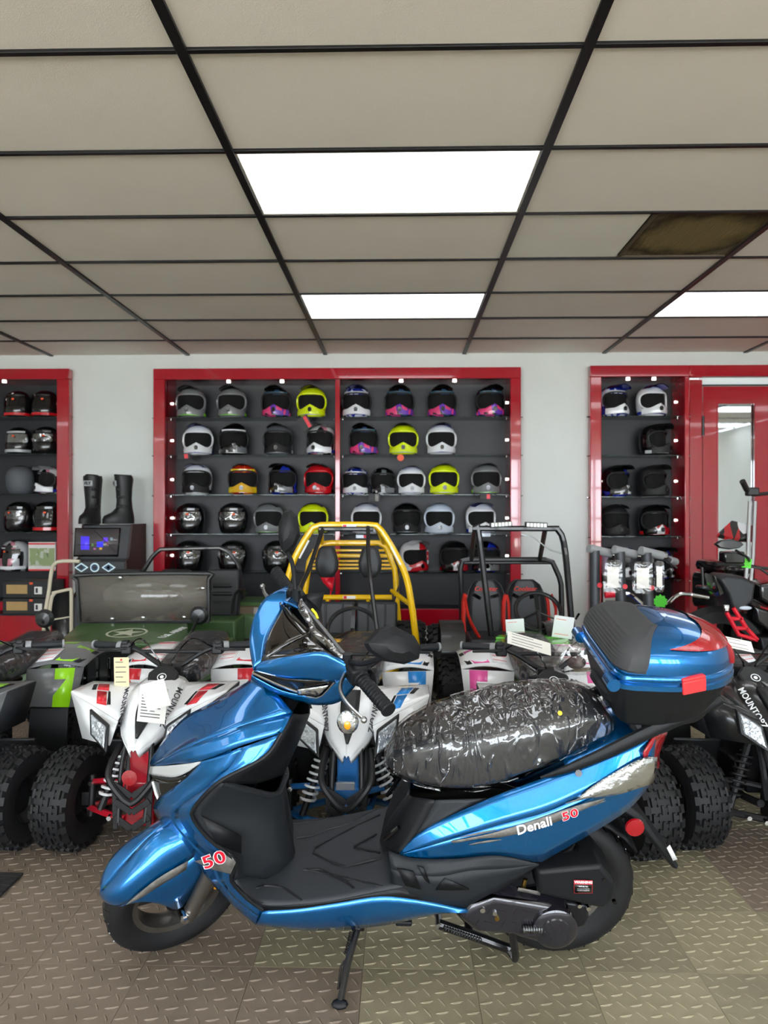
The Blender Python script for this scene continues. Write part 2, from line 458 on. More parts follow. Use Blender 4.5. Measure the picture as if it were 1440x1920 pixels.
for j in range(-4, 17):
    for i in range(-9, 10):
        cx, cy = x_seam + (i + 0.5)*TS, y_joint + (j + 0.5)*TS
        if cy > YW - 0.05 or cy < 0.9: continue
        pxx = 750 + FPX * cx / cy
        if abs(cx) > 0.62*cy + 0.35: continue
        if n_t >= 290: 
            continue
        mm = TILE_MAP.get((i, j)) or (brown if cx < -0.35 - 0.5*math.sin(j*0.9) or (cx > 1.2 and j in (1, 2, 5)) else (tan_ if (i*7 + j*3) % 5 < 2 else olive))
        o = inst('floor_tile', tm, mm, floor); o.location = (cx, cy, 0.0022 - 0.0022); n_t += 1
rest = MB()
for j in range(-26, 17):
    for i in range(-20, 20):
        cx, cy = x_seam + (i + 0.5)*TS, y_joint + (j + 0.5)*TS
        if cy > YW - 0.02 or cy < YFRONT + 0.2 or abs(cx) > XR - 0.2: continue
        if 0.9 <= cy and abs(cx) <= 0.62*cy + 0.35 and -9 <= i <= 9 and j >= -4: continue
        rest.box((cx, cy, -0.006), (TS - 0.0012, TS - 0.0012, 0.008))
o = rest.build('floor_tile_field', olive, floor, smooth=None); o['kind'] = 'stuff'
print('FLOOR TILES', n_t)

# ---- back wall with three recesses
def PX(px, Y=YF): return at(px, 960, Y).x
def PZ(py, Y=YF): return CAM_H + (960 - py) * Y / FPX
OPEN = [(XL + 0.88, PX(112), PZ(703), PZ(1136)), (PX(303), PX(963), PZ(703), PZ(1148)), (PX(1122), 4.9, PZ(703), PZ(1175))]
wb = MB(); zt = max(o_[2] for o_ in OPEN)
wb.box(((XL+XR)/2, YW+0.04, (H_CEIL + 0.1 + zt)/2), (XR-XL, 0.08, H_CEIL + 0.1 - zt))
xs = [XL] + [v_ for o_ in OPEN for v_ in o_[:2]] + [XR]
for k in range(0, len(xs), 2): wb.box(((xs[k]+xs[k+1])/2, YW+0.04, zt/2), (xs[k+1]-xs[k], 0.08, zt))
for (a, b, t_, bt) in OPEN[:2]: wb.box(((a+b)/2, YW+0.04, bt/2), (b-a, 0.08, bt))
for (a, b, t_, bt) in OPEN:
    if t_ < zt - 1e-4: wb.box(((a+b)/2, YW+0.04, (zt+t_)/2), (b-a, 0.08, zt-t_))
struct(MB().box((0, 6.9, 1.4), (XR-XL+.4, 0.1, 2.9)).build('wall_light_stop', white_wall, None, smooth=None))  # unseen backing added behind the recesses to stop sky light leaking through
wall_back = struct(wb.build('wall_back', white_wall, None, smooth=None))
struct(MB().box((XL-0.05, (YW+YFRONT)/2, H_CEIL/2), (0.1, YW-YFRONT+0.3, H_CEIL)).build('wall_left', white_wall, None, smooth=None))
struct(MB().box((XR+0.05, (YW+YFRONT)/2, H_CEIL/2), (0.1, YW-YFRONT+0.3, H_CEIL)).build('wall_right', white_wall, None, smooth=None))
# shop front behind the camera: sill, header, posts and glazing bars, open to the sky
fb = MB(); fb.box((0, YFRONT, 0.2), (XR-XL, 0.15, 0.4)); fb.box((0, YFRONT, 2.6), (XR-XL, 0.15, 0.2))
for k in range(6): fb.box((XL + (XR-XL)*k/5, YFRONT, 1.45), (0.30 if k in (0, 5) else 0.16, 0.15, 2.1))
struct(fb.build('wall_front', white_wall, None, smooth=None))
for k in range(5):
    x0 = XL + (XR-XL)*k/5 + 0.1; x1 = XL + (XR-XL)*(k+1)/5 - 0.1
    b = MB()
    for q in range(1, 4): b.box((x0 + (x1-x0)*q/4, YFRONT, 1.45), (0.05, 0.06, 2.1))
    for z in (0.42, 1.1, 1.8, 2.48): b.box(((x0+x1)/2, YFRONT, z), (x1-x0, 0.06, 0.05))
    struct(b.build('window_%d' % (k+1), mat('window_frame', '3A3C40', rough=0.4, metal=0.5, bump=0.01), None, smooth=None))
# unseen pale paving outside, lit by the sun to bounce light onto the ceiling
struct(MB().box((0, -16, -0.2), (60, 21.5, 0.1)).build('outdoor_paving', mat('paving', 'CFCCC4', rough=0.9, var=0.1, vscale=2), None, smooth=None))
# baseboard
for i, (a, b) in enumerate(((PX(107), PX(309)), (PX(957), PX(1128)))):
    struct(MB().box(((a+b)/2, YW-0.008, 0.05), (b-a, 0.016, 0.1)).build('baseboard_%d' % (i+1), mat('base_grey', '8E8C88', rough=0.6, var=0.05), None, smooth=None))

# ---- display cabinets
def cabinet(label, x0, x1, zt, zb, ftop, fside_l, fside_r, fbot, dividers, shelves):
    """red frame proud of the wall, black recess, glass shelves; x0..zb are the outer edges of the frame"""
    t = thing('helmet_cabinet', label, 'cabinet', ((x0+x1)/2, YF, zb), group='red helmet cabinets')
    ox, oz = (x0+x1)/2, zb; d = YW - YF
    def L(bm): bm.v = [p - Vector((ox, YF, oz)) for p in bm.v]; return bm
    ix0, ix1, it, ib = x0+fside_l, x1-fside_r, zt-ftop, zb+fbot
    dd = YB - YF
    L(MB().box(((x0+x1)/2, YF+d/2, zt-ftop/2), (x1-x0, d, ftop))).build('frame_top', red_gloss, t, bevel=0.006)
    L(MB().box(((x0+x1)/2, YF+d/2, zb+fbot/2), (x1-x0, d, fbot))).build('frame_bottom', red_gloss, t, bevel=0.006)
    if fside_l: L(MB().box((x0+fside_l/2, YF+d/2, (it+ib)/2), (fside_l, d, it-ib))).build('frame_side', red_gloss, t, bevel=0.006)
    if fside_r: L(MB().box((x1-fside_r/2, YF+d/2, (it+ib)/2), (fside_r, d, it-ib))).build('frame_side', red_gloss, t, bevel=0.006)
    L(MB().box((ix0-0.006, YF+0.03+dd/2, (it+ib)/2), (0.012, dd-0.06, it-ib))).build('side_panel', red_gloss, t)
    L(MB().box((ix1+0.006, YF+0.03+dd/2, (it+ib)/2), (0.012, dd-0.06, it-ib))).build('side_panel', red_gloss, t)
    L(MB().box(((ix0+ix1)/2, YF+0.03+dd/2, it+0.006), (ix1-ix0, dd-0.06, 0.012))).build('top_panel', red_gloss, t)
    L(MB().box(((ix0+ix1)/2, YF+0.03+dd/2, ib-0.006), (ix1-ix0, dd-0.06, 0.012))).build('bottom_panel', black_board, t)
    L(MB().box(((ix0+ix1)/2, YB+0.01, (it+ib)/2), (ix1-ix0+0.02, 0.02, it-ib+0.02))).build('back_panel', black_board, t)
    edges = [ix0] + [e_ for dv in dividers for e_ in dv] + [ix1]
    for a, b in dividers: L(MB().box(((a+b)/2, YF+0.012+dd/2, (it+ib)/2), (b-a, dd-0.024, it-ib))).build('divider', red_gloss, t, bevel=0.003)
    for k, zs in enumerate(shelves):
        a, b = edges[2*k]+0.004, edges[2*k+1]-0.004
        for z in zs:
            s = L(MB().box(((a+b)/2, YF+0.19, z-0.004), (b-a, 0.24, 0.007))).build('shelf', glass_shelf, t)
            for x in (a+0.012, b-0.012):
                L(MB().cyl((x, YF+0.12, z-0.009), (x, YF+0.12, z-0.024), 0.006, 8).cyl((x, YF+0.12, z-0.016), (x + (0.016 if x > (a+b)/2 else -0.016), YF+0.12, z-0.016), 0.004, 6)).build('shelf_pin', chrome, t)
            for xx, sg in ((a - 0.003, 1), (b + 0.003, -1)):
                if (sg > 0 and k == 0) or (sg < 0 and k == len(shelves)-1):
                    L(MB().cyl((xx, YF+0.20, z+0.14), (xx+sg*0.012, YF+0.20, z+0.14), 0.011, 10)).build('standoff_glint', mat('downlight_and_glint', 'FFF8EC', emit=7.0, rough=0.3, bump=0.01), t)  # glint of a chrome standoff, made as a small glowing disc
            for xo, sg in ((x0, -1), (x1, 1)):
                if (k == 0 and sg < 0 and fside_l) or (k == len(shelves)-1 and sg > 0 and fside_r):
                    L(MB().cyl((xo, YF+0.04, z-0.012), (xo+sg*0.022, YF+0.04, z-0.012), 0.007, 8)).build('bolt', chrome, t)
        for fx in (0.36, 0.68):
            x = a + (b-a)*fx
            L(MB().cyl((x, YF+0.10, it-0.001), (x, YF+0.10, it-0.012), 0.018, 12)).build('downlight', mat('downlight_and_glint', 'FFF8EC', emit=7.0, rough=0.3, bump=0.01), t)
    return t
SHY = [781, 852, 927, 1001, 1073]
SH = [PZ(y, YF+0.07) for y in SHY]
cab_l = cabinet('red framed helmet cabinet cut by the left edge beside the arcade machine', XL+0.8, PX(129), PZ(688), PZ(1170), PZ(688)-PZ(708), 0.1, PX(129)-PX(106), PZ(1130)-PZ(1170), [], [[PZ(y, YF+0.07) for y in (779, 849, 925, 998, 1072)]])
cab_m = cabinet('wide red framed two-bay helmet cabinet in the middle of the wall', PX(287), PX(977), PZ(689), PZ(1173), PZ(689)-PZ(710), PX(309)-PX(287), PX(977)-PX(957), PZ(1142)-PZ(1173), [(PX(628), PX(637))], [SH, SH])
cab_r = cabinet('narrow red framed helmet cabinet beside the red mirrored door', PX(1107), PX(1293), PZ(687), 0.0, PZ(687)-PZ(708), PX(1128)-PX(1107), PX(1293)-PX(1284), PZ(1160), [], [[PZ(y, YF+0.07) for y in (781, 854, 931, 1005, 1085)]])
# ---- red door to the right of the narrow cabinet
x0, x1 = PX(1293), 4.0; DY = YF + 0.16; dz0 = 0.0
door_s = struct(bpy.data.objects.new('door_1', None)); C.objects.link(door_s); door_s.location = (x0, DY, 0)
def LD(bm): bm.v = [p - Vector((x0, DY, 0)) for p in bm.v]; return bm
LD(MB().box(((x0+x1)/2, YF+0.04, (PZ(687)+PZ(708))/2), (x1-x0, 0.08, PZ(687)-PZ(708)))).build('door_header', red_gloss, door_s, bevel=0.006)
LD(MB().box((PX(1305, DY), DY+0.03, PZ(708)/2), (PX(1317, DY)-PX(1293, DY), 0.06, PZ(708)))).build('door_jamb', red_gloss, door_s, bevel=0.004)
LD(MB().box(((PX(1317, DY)+x1)/2, DY+0.10, PZ(716, DY)), (x1-PX(1317, DY), 0.04, PZ(708, DY)-PZ(724, DY)))).build('transom_glass', mat('transom', 'D9DDE0', rough=0.1, bump=0.01), door_s)
LD(MB().box(((PX(1317, DY)+x1)/2, DY+0.07, PZ(723, DY)), (x1-PX(1317, DY), 0.05, 0.012))).build('door_rail', black_satin, door_s)
mx0, mx1, mzt, mzb = PX(1345, DY+.02), PX(1416, DY+.02), PZ(758, DY+.02), PZ(1300, DY+.02)
dx0, dx1, dzt = PX(1318, DY+.02), PX(1440, DY+.02) + 0.16, PZ(727, DY+.02)
b = MB().box(((dx0+mx0)/2, DY+0.045, dzt/2), (mx0-dx0, 0.05, dzt)).box(((mx1+dx1)/2, DY+0.045, dzt/2), (dx1-mx1, 0.05, dzt))
b.box(((mx0+mx1)/2, DY+0.045, (dzt+mzt)/2), (mx1-mx0, 0.05, dzt-mzt)).box(((mx0+mx1)/2, DY+0.045, mzb/2), (mx1-mx0, 0.05, mzb))
LD(b).build('door_leaf', red_gloss, door_s, smooth=None)
LD(MB().box(((mx0+mx1)/2, DY+0.055, (mzt+mzb)/2), (mx1-mx0, 0.008, mzt-mzb))).build('mirror_pane', mat('mirror', 'C8CCCE', rough=0.02, metal=1.0, bump=0.002), door_s)
bb = MB()
for s_ in (mx0, mx1): bb.box((s_, DY+0.03, (mzt+mzb)/2), (0.014, 0.03, mzt-mzb+0.02))
bb.box(((mx0+mx1)/2, DY+0.03, mzt), (mx1-mx0, 0.03, 0.014))
LD(bb).build('mirror_trim', red_gloss, door_s, bevel=0.003)
for py in (800, 1085): LD(MB().cyl((PX(1318, DY), DY-0.005, PZ(py+18, DY)), (PX(1318, DY), DY-0.005, PZ(py-18, DY)), 0.012, 8)).build('hinge', black_satin, door_s)
struct(MB().box(((dx1 + XR)/2 + 0.02, YF+0.2, 1.3), (XR-dx1, 0.06, 2.7)).build('trim_2', red_gloss, None, smooth=None))
# ================================================================== the blue scooter
blue = paint('scooter_blue', '006AB0', flake=0.30, metal=0.78, rough=0.24)
mblack = mat('moulded_black', '121417', rough=0.5, bump=0.08, bscale=700, spec=.35)
mgrey = mat('moulded_grey', '1F2226', rough=0.55, bump=0.10, bscale=700, spec=.4)
gblack = mat('gloss_black', '0B0B0D', rough=0.08, coat=0.5, bump=0.003)
rubber = mat('tyre_rubber', '151517', rough=0.62, var=0.1, vscale=30, bump=0.05, bscale=200)
seat_m = mat('seat_vinyl', '2A2C30', rough=0.5, bump=0.1, bscale=500)
alloy = mat('cast_alloy', '7A7671', rough=0.35, metal=0.9, bump=0.03, bscale=200)
lens_clear = mat('clear_lens', 'D8DCE0', rough=0.05, metal=0.95, coat=1.0, bump=0.7, bscale=45)
lens_white = mat('white_lens', 'D5D9DA', rough=0.12, metal=0.35, coat=1.0, bump=0.05, bscale=60)
lens_red = mat('red_lens', '9A0A18', rough=0.1, coat=1.0, bump=0.15, bscale=120)
lens_amber = mat('amber_lens', 'E89A1A', rough=0.15, coat=1.0, bump=0.15, bscale=150)
red_tab = mat('red_tab', 'E8383C', rough=0.45, bump=0.02)
decal_grey = mat('decal_grey', '6B6762', rough=0.4, var=0.35, vscale=60)
decal_red = mat('decal_red', 'D8142C', rough=0.35, var=0.02)
decal_white = mat('decal_white', 'E8EAEC', rough=0.35, var=0.02)
spring_black = mat('spring_black', '1C1C1E', rough=0.3, metal=0.6, bump=0.01)

LEAN, STEER, RAKE = 0.19, 0.61, 0.4575
MBODY = Matrix.Translation((0, 2.085, 0)) @ Matrix.Rotation(math.pi, 4, 'Z') @ Matrix.Rotation(-LEAN, 4, 'X')
A0 = V(0.648, 0, 0.194); RAX = V(-0.44, 0, 0.215); RF = 0.191
AXD = V(-math.sin(RAKE), 0, math.cos(RAKE)); PERP = V(math.cos(RAKE), 0, math.sin(RAKE)); AXP = A0 - PERP * 0.065
SMAT = Matrix.Translation(AXP) @ Matrix.Rotation(STEER, 4, AXD) @ Matrix.Translation(-AXP)
HBC = AXP + AXD * 0.871
_ib = MBODY.inverted(); _is = (MBODY @ SMAT).inverted(); CAMP = V(0, 0, CAM_H)
def _u(px, py, val, inv, ax):
    o = inv @ CAMP; d = inv.to_3x3() @ ray(px, py); t = (val - o[ax]) / d[ax]; return o + d * t
def B(l):
    """measured points (px, py, y) on the body: the point of the leaning frame at side distance y"""
    return [_u(a, b, c, _ib, 1) for a, b, c in l]
def BZ(l, z): return [_u(a, b, z, _ib, 2) for a, b in l]
def S_(l): return [_u(a, b, c, _is, 1) for a, b, c in l]
scoot = thing('motor_scooter', 'blue motor scooter with plastic-wrapped seat and top case in the foreground', 'scooter')
scoot.matrix_world = MBODY
def steer(bm): return bm.xf(SMAT)
def both(name, bm, m, **k):
    """a left panel and its mirrored twin, two parts"""
    fl = bm.flipped(); st = k.pop('st', False)
    if st: steer(bm); steer(fl)
    o = bm.build(name, m, scoot, **k); fl.build(name, m, scoot, **k); return o
def yy(l, ys):
    """points (px, py) with their side distances"""
    return [(a, b, y) for (a, b), y in zip(l, ys)]

# ---- upper front fairing
r0 = B(yy([(476, 1272), (411, 1314), (354, 1341), (319, 1374), (291, 1413), (281, 1433)], [0]*6))
r1 = B(yy([(510, 1292), (445, 1330), (385, 1362), (335, 1396), (300, 1424), (283, 1434)], [.07, .085, .085, .075, .05, .02]))
r2 = B(yy([(549, 1336), (475, 1354), (430, 1370), (354, 1401), (305, 1427), (285, 1435)], [.12, .15, .155, .135, .08, .03]))
r3 = B(yy([(529, 1374), (456, 1397), (378, 1426), (330, 1432), (290, 1436)], [.165, .185, .168, .11, .04]))
both('front_fairing', MB().patch([r0, r1, r2], 22, 10).patch([r2, r3], 22, 4), blue, thick=0.004)
# ---- leg shield
lL = B(yy([(379, 1427), (352, 1457), (300, 1496), (288, 1517), (300, 1537), (343, 1588), (369, 1613), (390, 1647), (430, 1690), (480, 1733)],
          [.168, .155, .10, .075, .08, .105, .12, .13, .145, .155]))
lM = B(yy([(455, 1401), (430, 1440), (375, 1485), (328, 1518), (330, 1545), (366, 1585), (404, 1618), (412, 1648), (440, 1685), (487, 1720)],
          [.188, .20, .185, .16, .155, .165, .17, .17, .17, .17]))
lR = B(yy([(529, 1375), (496, 1420), (413, 1465), (366, 1512), (362, 1533), (392, 1573), (442, 1614), (434, 1640), (437, 1656), (461, 1682), (493, 1706)],
          [.17, .2, .215, .21, .205, .2, .195, .19, .185, .18, .175]))
both('leg_shield', MB().patch([resample(lL, 41), resample(lM, 41)], 41, 5, linear=True).patch([resample(lM, 41), resample(spline(lR, 60), 41)], 41, 4, linear=True), blue, thick=0.004)
both('leg_shield_trim', MB().tube(spline(lR, 40), 0.0055, 8), mblack)
# centre of the nose between the two leg shield halves
c0 = resample(spline(lL, 40), 24); mid = [V(p.x + 0.015, 0, p.z) for p in c0]
MB().patch([c0, mid, [V(p.x, -p.y, p.z) for p in c0]], 24, 7, linear=True).build('nose_grille', mblack, scoot, thick=0.004)
# ---- lamps on the nose
t_ = B(yy([(283, 1437), (330, 1434), (377, 1428)], [.035, .115, .169])); b_ = B(yy([(280, 1450), (322, 1457), (348, 1450), (374, 1432)], [.035, .105, .145, .169]))
both('position_lamp', MB().patch([t_, b_], 12, 5), lens_white, thick=0.006)
t2 = B(yy([(281, 1452), (322, 1459), (350, 1453)], [.04, .106, .146])); b2 = B(yy([(284, 1462), (318, 1468), (343, 1462)], [.045, .106, .143]))
both('lamp_bezel', MB().patch([t2, b2], 10, 3), gblack, thick=0.005)
q0 = B(yy([(288, 1464), (296, 1490), (303, 1506)], [.055, .075, .09])); q1 = B(yy([(342, 1462), (322, 1484), (303, 1506)], [.14, .125, .092]))
both('fog_lamp', MB().patch([q0, q1], 8, 5), gblack, thick=0.004)
both('fog_lamp_strip', MB().tube(B(yy([(287, 1466), (293, 1488), (302, 1508)], [.06, .08, .094])), 0.005, 6), lens_white)
# ---- inner leg shield
e1 = B(yy([(549, 1338), (529, 1376), (496, 1421), (413, 1467)], [.125, .165, .195, .21]))
m1 = B(yy([(566, 1340), (553, 1376), (530, 1420), (478, 1468)], [.08, .10, .115, .13]))
n1 = B(yy([(580, 1338), (566, 1375), (546, 1420), (531, 1452)], [0, 0, 0, 0]))
both('inner_shield_upper', MB().patch([e1, m1, n1], 14, 8), mblack, thick=0.004)
e2 = B(yy([(413, 1467), (367, 1513), (364, 1533), (394, 1573), (443, 1614), (437, 1650)], [.21, .208, .203, .198, .193, .185]))
m2 = B(yy([(470, 1476), (440, 1520), (446, 1555), (454, 1590), (462, 1620), (466, 1642)], [.15, .15, .15, .145, .14, .14]))
n2 = B(yy([(518, 1486), (514, 1520), (518, 1555), (524, 1590), (524, 1620), (505, 1646)], [.06, .075, .08, .085, .085, .08]))
k2 = B(yy([(533, 1450), (537, 1500), (543, 1545), (549, 1580), (552, 1602), (540, 1622)], [0, 0, 0, 0, 0, 0]))
both('knee_panel', MB().patch([e2, m2, n2, k2], 20, 14), mgrey, thick=0.004)
lip = B(yy([(418, 1468), (468, 1482), (518, 1490), (536, 1456)], [.20, .15, .07, .0]))
both('pocket_lip', MB().tube(lip, 0.009, 8, smooth=14), mgrey)
flap = B(yy([(378, 1530), (452, 1567), (452, 1600), (405, 1582)], [.207, .165, .165, .2]))
both('knee_recess', MB().grid([[flap[0], flap[1]], [flap[3], flap[2]]]), mblack, thick=0.006)
# ---- floor mat
eE = B(yy([(437, 1652), (462, 1686), (500, 1698), (600, 1693), (707, 1673), (757, 1664)], [.18, .18, .18, .18, .18, .18]))
EE = spline(eE, 24); zm = sum(p.z for p in EE[8:20]) / 12
inner = [V(p.x, p.y - 0.012, p.z + 0.003) for p in EE]; cen = [V(p.x, 0, p.z + 0.006) for p in EE]
mir = lambda l: [V(p.x, -p.y, p.z) for p in l]
MB().patch([EE, inner, cen, mir(inner), mir(EE)], 24, 16, linear=True).build('floor_mat', mat('mat_rubber', '2B2E33', rough=.6, bump=.08, bscale=500), scoot, thick=0.01)
gro = [[(547, 1544), (600, 1540), (640, 1524), (655, 1517)], [(556, 1571), (590, 1566), (604, 1558), (650, 1546), (693, 1524), (735, 1507)],
       [(713, 1527), (649, 1558), (578, 1596), (642, 1627), (716, 1609)], [(706, 1564), (660, 1589), (712, 1599)],
       [(569, 1632), (600, 1630), (640, 1649), (664, 1665)], [(472, 1668), (498, 1660), (529, 1664), (566, 1688)], [(573, 1630), (640, 1645), (718, 1663)]]
for g in gro:
    gp = []
    for q_ in [(p.x, p.y) for p in resample([(a, b, 0) for a, b in g], 14)]:
        z_ = zm
        for it in range(5):
            P_ = BZ([q_], z_)[0]; z_ = min(EE, key=lambda e: abs(e.x - P_.x)).z + .006*(1 - (P_.y/.18)**2) + .0065
        if abs(P_.y) < .176: gp.append(P_)
    if len(gp) > 2: MB().tube(gp, 0.0030, 5).build('mat_rib', mblack, scoot)
# dark rim under the mat, then the blue sill
sT = spline(B(yy([(493, 1707), (560, 1703), (640, 1691), (707, 1680), (760, 1683), (820, 1693), (876, 1704)], [.175, .18, .18, .18, .18, .178, .175])), 24)
sB = spline(B(yy([(480, 1733), (560, 1743), (640, 1742), (720, 1734), (800, 1717), (876, 1705)], [.155, .15, .15, .15, .155, .17])), 24)
sM = [a.lerp(b, .5) + V(0, .012, 0) for a, b in zip(sT, sB)]
both('sill_panel', MB().patch([sT, sM, sB], 24, 6, linear=True), blue, thick=0.004)
both('floor_rim', MB().patch([[V(p.x, p.y, p.z + .001) for p in resample(EE, 20)], resample(sT[:19], 20)], 20, 3, linear=True), mblack, thick=0.004)
MB().patch([sB, [V(p.x, 0, p.z - .01) for p in sB], mir(sB)], 24, 5, linear=True).build('belly_pan', mblack, scoot, thick=0.004)
MB().box(B([(757, 1722, .08)])[0] + V(0, 0, .006), (.045, .06, .014)).build('engine_bracket', mblack, scoot, bevel=.004)
both('sill_screw', MB().cyl(B([(497, 1714, .168)])[0], B([(497, 1714, .176)])[0], .0035, 8), steel)
# ---- under-seat front panel
u0 = B(yy([(768, 1490), (738, 1530), (720, 1560), (713, 1578)], [0]*4)); u1 = B(yy([(775, 1494), (752, 1535), (731, 1575), (724, 1596)], [.09]*4)); u2 = B(yy([(817, 1500), (795, 1540), (770, 1578), (750, 1600)], [.135, .14, .145, .15]))
both('seat_pedestal', MB().patch([u0, u1, u2], 14, 8), mblack, thick=0.004)
u3 = B(yy([(912, 1497), (835, 1536), (752, 1600)], [.14, .148, .15]))
both('pedestal_side', MB().patch([u2, u3], 14, 5), mgrey, thick=0.004)
sl = B([(722, 1574, .10), (748, 1551, .115)]); both('pedestal_slot', MB().tube(sl, .006, 6), gblack)
# ---- rear side panel
pT = spline(B(yy([(749, 1599), (796, 1555), (912, 1499), (1018, 1459), (1129, 1417), (1208, 1385), (1229, 1376)], [.15, .155, .15, .14, .13, .12, .11])), 40)
pM = spline(B(yy([(751, 1601), (830, 1578), (930, 1548), (1030, 1520), (1120, 1478), (1195, 1442), (1226, 1420)], [.152, .178, .186, .182, .168, .15, .125])), 40)
pB = resample(spline(B(yy([(752, 1603), (786, 1609), (854, 1609), (933, 1603), (1012, 1617)], [.152, .162, .172, .178, .17])), 24) + spline(B(yy([(1012, 1617), (1118, 1556), (1181, 1514), (1220, 1468)], [.17, .158, .14, .118])), 24), 40)
both('side_panel', MB().patch([pT, pM], 40, 5, linear=True).patch([pM, pB], 40, 5, linear=True), blue, thick=0.004)
# ---- lower side fairing
fT = spline(B(yy([(728, 1594), (752, 1604), (786, 1610), (854, 1610), (933, 1604), (1008, 1619)], [.15, .158, .165, .176, .18, .17])), 24)
fM = spline(B(yy([(733, 1628), (775, 1640), (830, 1642), (880, 1632), (950, 1628), (1010, 1620)], [.175, .19, .192, .192, .185, .17])), 24)
fB = resample(B(yy([(735, 1660), (760, 1681), (820, 1692), (876, 1705), (940, 1667), (1010, 1621)], [.165, .178, .178, .172, .165, .165])), 24)
both('side_fairing', MB().patch([fT, fM], 24, 4, linear=True).patch([fM, fB], 24, 4, linear=True), mgrey, thick=0.004)
for pl in ([(782, 1623), (795, 1627), (807, 1657), (797, 1650)], [(833, 1645), (880, 1667), (848, 1669), (817, 1668)], [(745, 1628), (775, 1634), (790, 1668), (760, 1660)]):
    q = B([(a, b, .193) for a, b in pl]); bm = MB().grid([[q[0], q[1]], [q[3], q[2]]])
    both('grille_insert', bm, mblack, thick=0.004)
    for i in range(1, 6):
        for j in range(1, 6):
            pass
# ---- seat under a clear film
topc = B(yy([(724, 1418), (745, 1380), (800, 1350), (850, 1336), (944, 1314), (1049, 1302), (1112, 1306), (1146, 1345)], [0]*8))
botc = B(yy([(724, 1440), (737, 1474), (817, 1502), (907, 1497), (1018, 1456), (1120, 1410), (1147, 1380)], [.05, .12, .145, .145, .14, .12, .06]))
def interp(pts, x):
    for a, b in zip(pts, pts[1:]):
        if (a.x - x) * (b.x - x) <= 0 and abs(a.x - b.x) > 1e-9: return a.z + (b.z - a.z) * (x - a.x) / (b.x - a.x)
    return pts[0].z if abs(pts[0].x - x) < abs(pts[-1].x - x) else pts[-1].z
tp, bp_ = spline(topc, 40), spline(botc, 40)
xa, xb = tp[0].x, tp[-1].x
def seat_secs(grow=0.0, wr=0.0, ns=26, nk=28, seed=3):
    rr = random.Random(seed); secs = []
    for i in range(ns):
        f = i / (ns - 1); g = 0.5 - 0.5 * math.cos(math.pi * f); x = xa + (xb - xa) * g
        x += (0.5 - f) * 2 * grow * (1 if xa > xb else -1)
        zt, zb = interp(tp, x), interp(bp_, x)
        hw = 0.148 * (min(1, (math.sin(math.pi * min(max(g, 0.0), 1)) ** 0.32)) ) * (0.97 - 0.1 * abs(g - 0.5)) if 0 < f < 1 else 0.03
        if f == 0 or f == 1: zt, zb = (zt + zb)/2 + .012, (zt + zb)/2 - .012
        q = []
        for k in range(nk):
            t = 2 * math.pi * k / nk; c, s = math.cos(t), math.sin(t)
            e = 0.42 if s > 0 else 0.35
            y = hw * math.copysign(abs(c) ** 0.5, c); z = (zt + zb)/2 + (zt - zb)/2 * math.copysign(abs(s) ** e, s)
            if s < -0.3: y *= 0.93
            n = V(0, c, s) * (grow + wr * rr.uniform(-1, 1)); q.append(V(x, y, z) + n)
        secs.append(q)
    return secs
MB().loft(seat_secs()).build('seat', seat_m, scoot, smooth=60, sub=1)
wrap_m = film('seat_wrap', 0.21, 13, 1.0, stretch=(2.6, .9, .9), ridged=True)
MB().loft(seat_secs(0.006, 0.003, 44, 60, 9)).build('plastic_wrap', wrap_m, scoot, smooth=70)
rr = random.Random(21); bm = MB()
sec = seat_secs(0.009, 0.0, 44, 60)
for k in range(34):   # creases where the film is gathered
    i0 = rr.randrange(3, 38); k0 = rr.choice([rr.randrange(3, 26), rr.randrange(50, 60)]); pts = []
    ii, kk = float(i0), float(k0); di, dk = rr.uniform(-.55, .55), rr.choice((-1, 1)) * rr.uniform(.5, 1)
    for s in range(rr.randrange(5, 10)):
        a = sec[max(0, min(43, int(round(ii))))][int(round(kk)) % 60]; pts.append(a); ii += di; kk += dk; di += rr.uniform(-.25, .25)
    pts = [p for i, p in enumerate(pts) if i == 0 or (p - pts[i-1]).length > .004]
    if len(pts) > 2: bm.tube(pts, [0.0006] + [0.0017]*(len(pts)-2) + [0.0005], 4, smooth=12)
o = bm.build('film_crease', film('crease', 0.5, 80, 0.6), scoot, smooth=80); o['kind'] = 'stuff'
MB().cyl(B([(1050, 1337, .10)])[0], B([(1050, 1337, .106)])[0], .006, 10).build('seat_sticker', mat('yellow_dot', 'E5C21A', rough=.5, var=.02), scoot)
# ---- grab rail and rack
rl = B(yy([(1014, 1458), (1060, 1443), (1129, 1414), (1208, 1376), (1290, 1340), (1350, 1312)], [.135, .148, .148, .14, .12, .09]))
both('grab_rail', MB().tube(spline(rl, 24), [.004, .013, .017, .018, .018, .015], 10, flat=0.7), mblack)
both('rail_bolt', MB().cyl(B([(1085, 1450, .14)])[0], B([(1085, 1450, .155)])[0], .009, 8).cyl(B([(1085, 1450, .155)])[0], B([(1085, 1450, .162)])[0], .006, 6), mat('dark_steel', '55585C', rough=.35, metal=.9, bump=.02))
ar = B(yy([(1205, 1378), (1185, 1350), (1168, 1322), (1140, 1302)], [.13, .115, .1, .06])); ar = ar + [V(ar[-1].x, 0, ar[-1].z)]
both('rack_arm', MB().tube(ar, .016, 8, smooth=14), mblack)
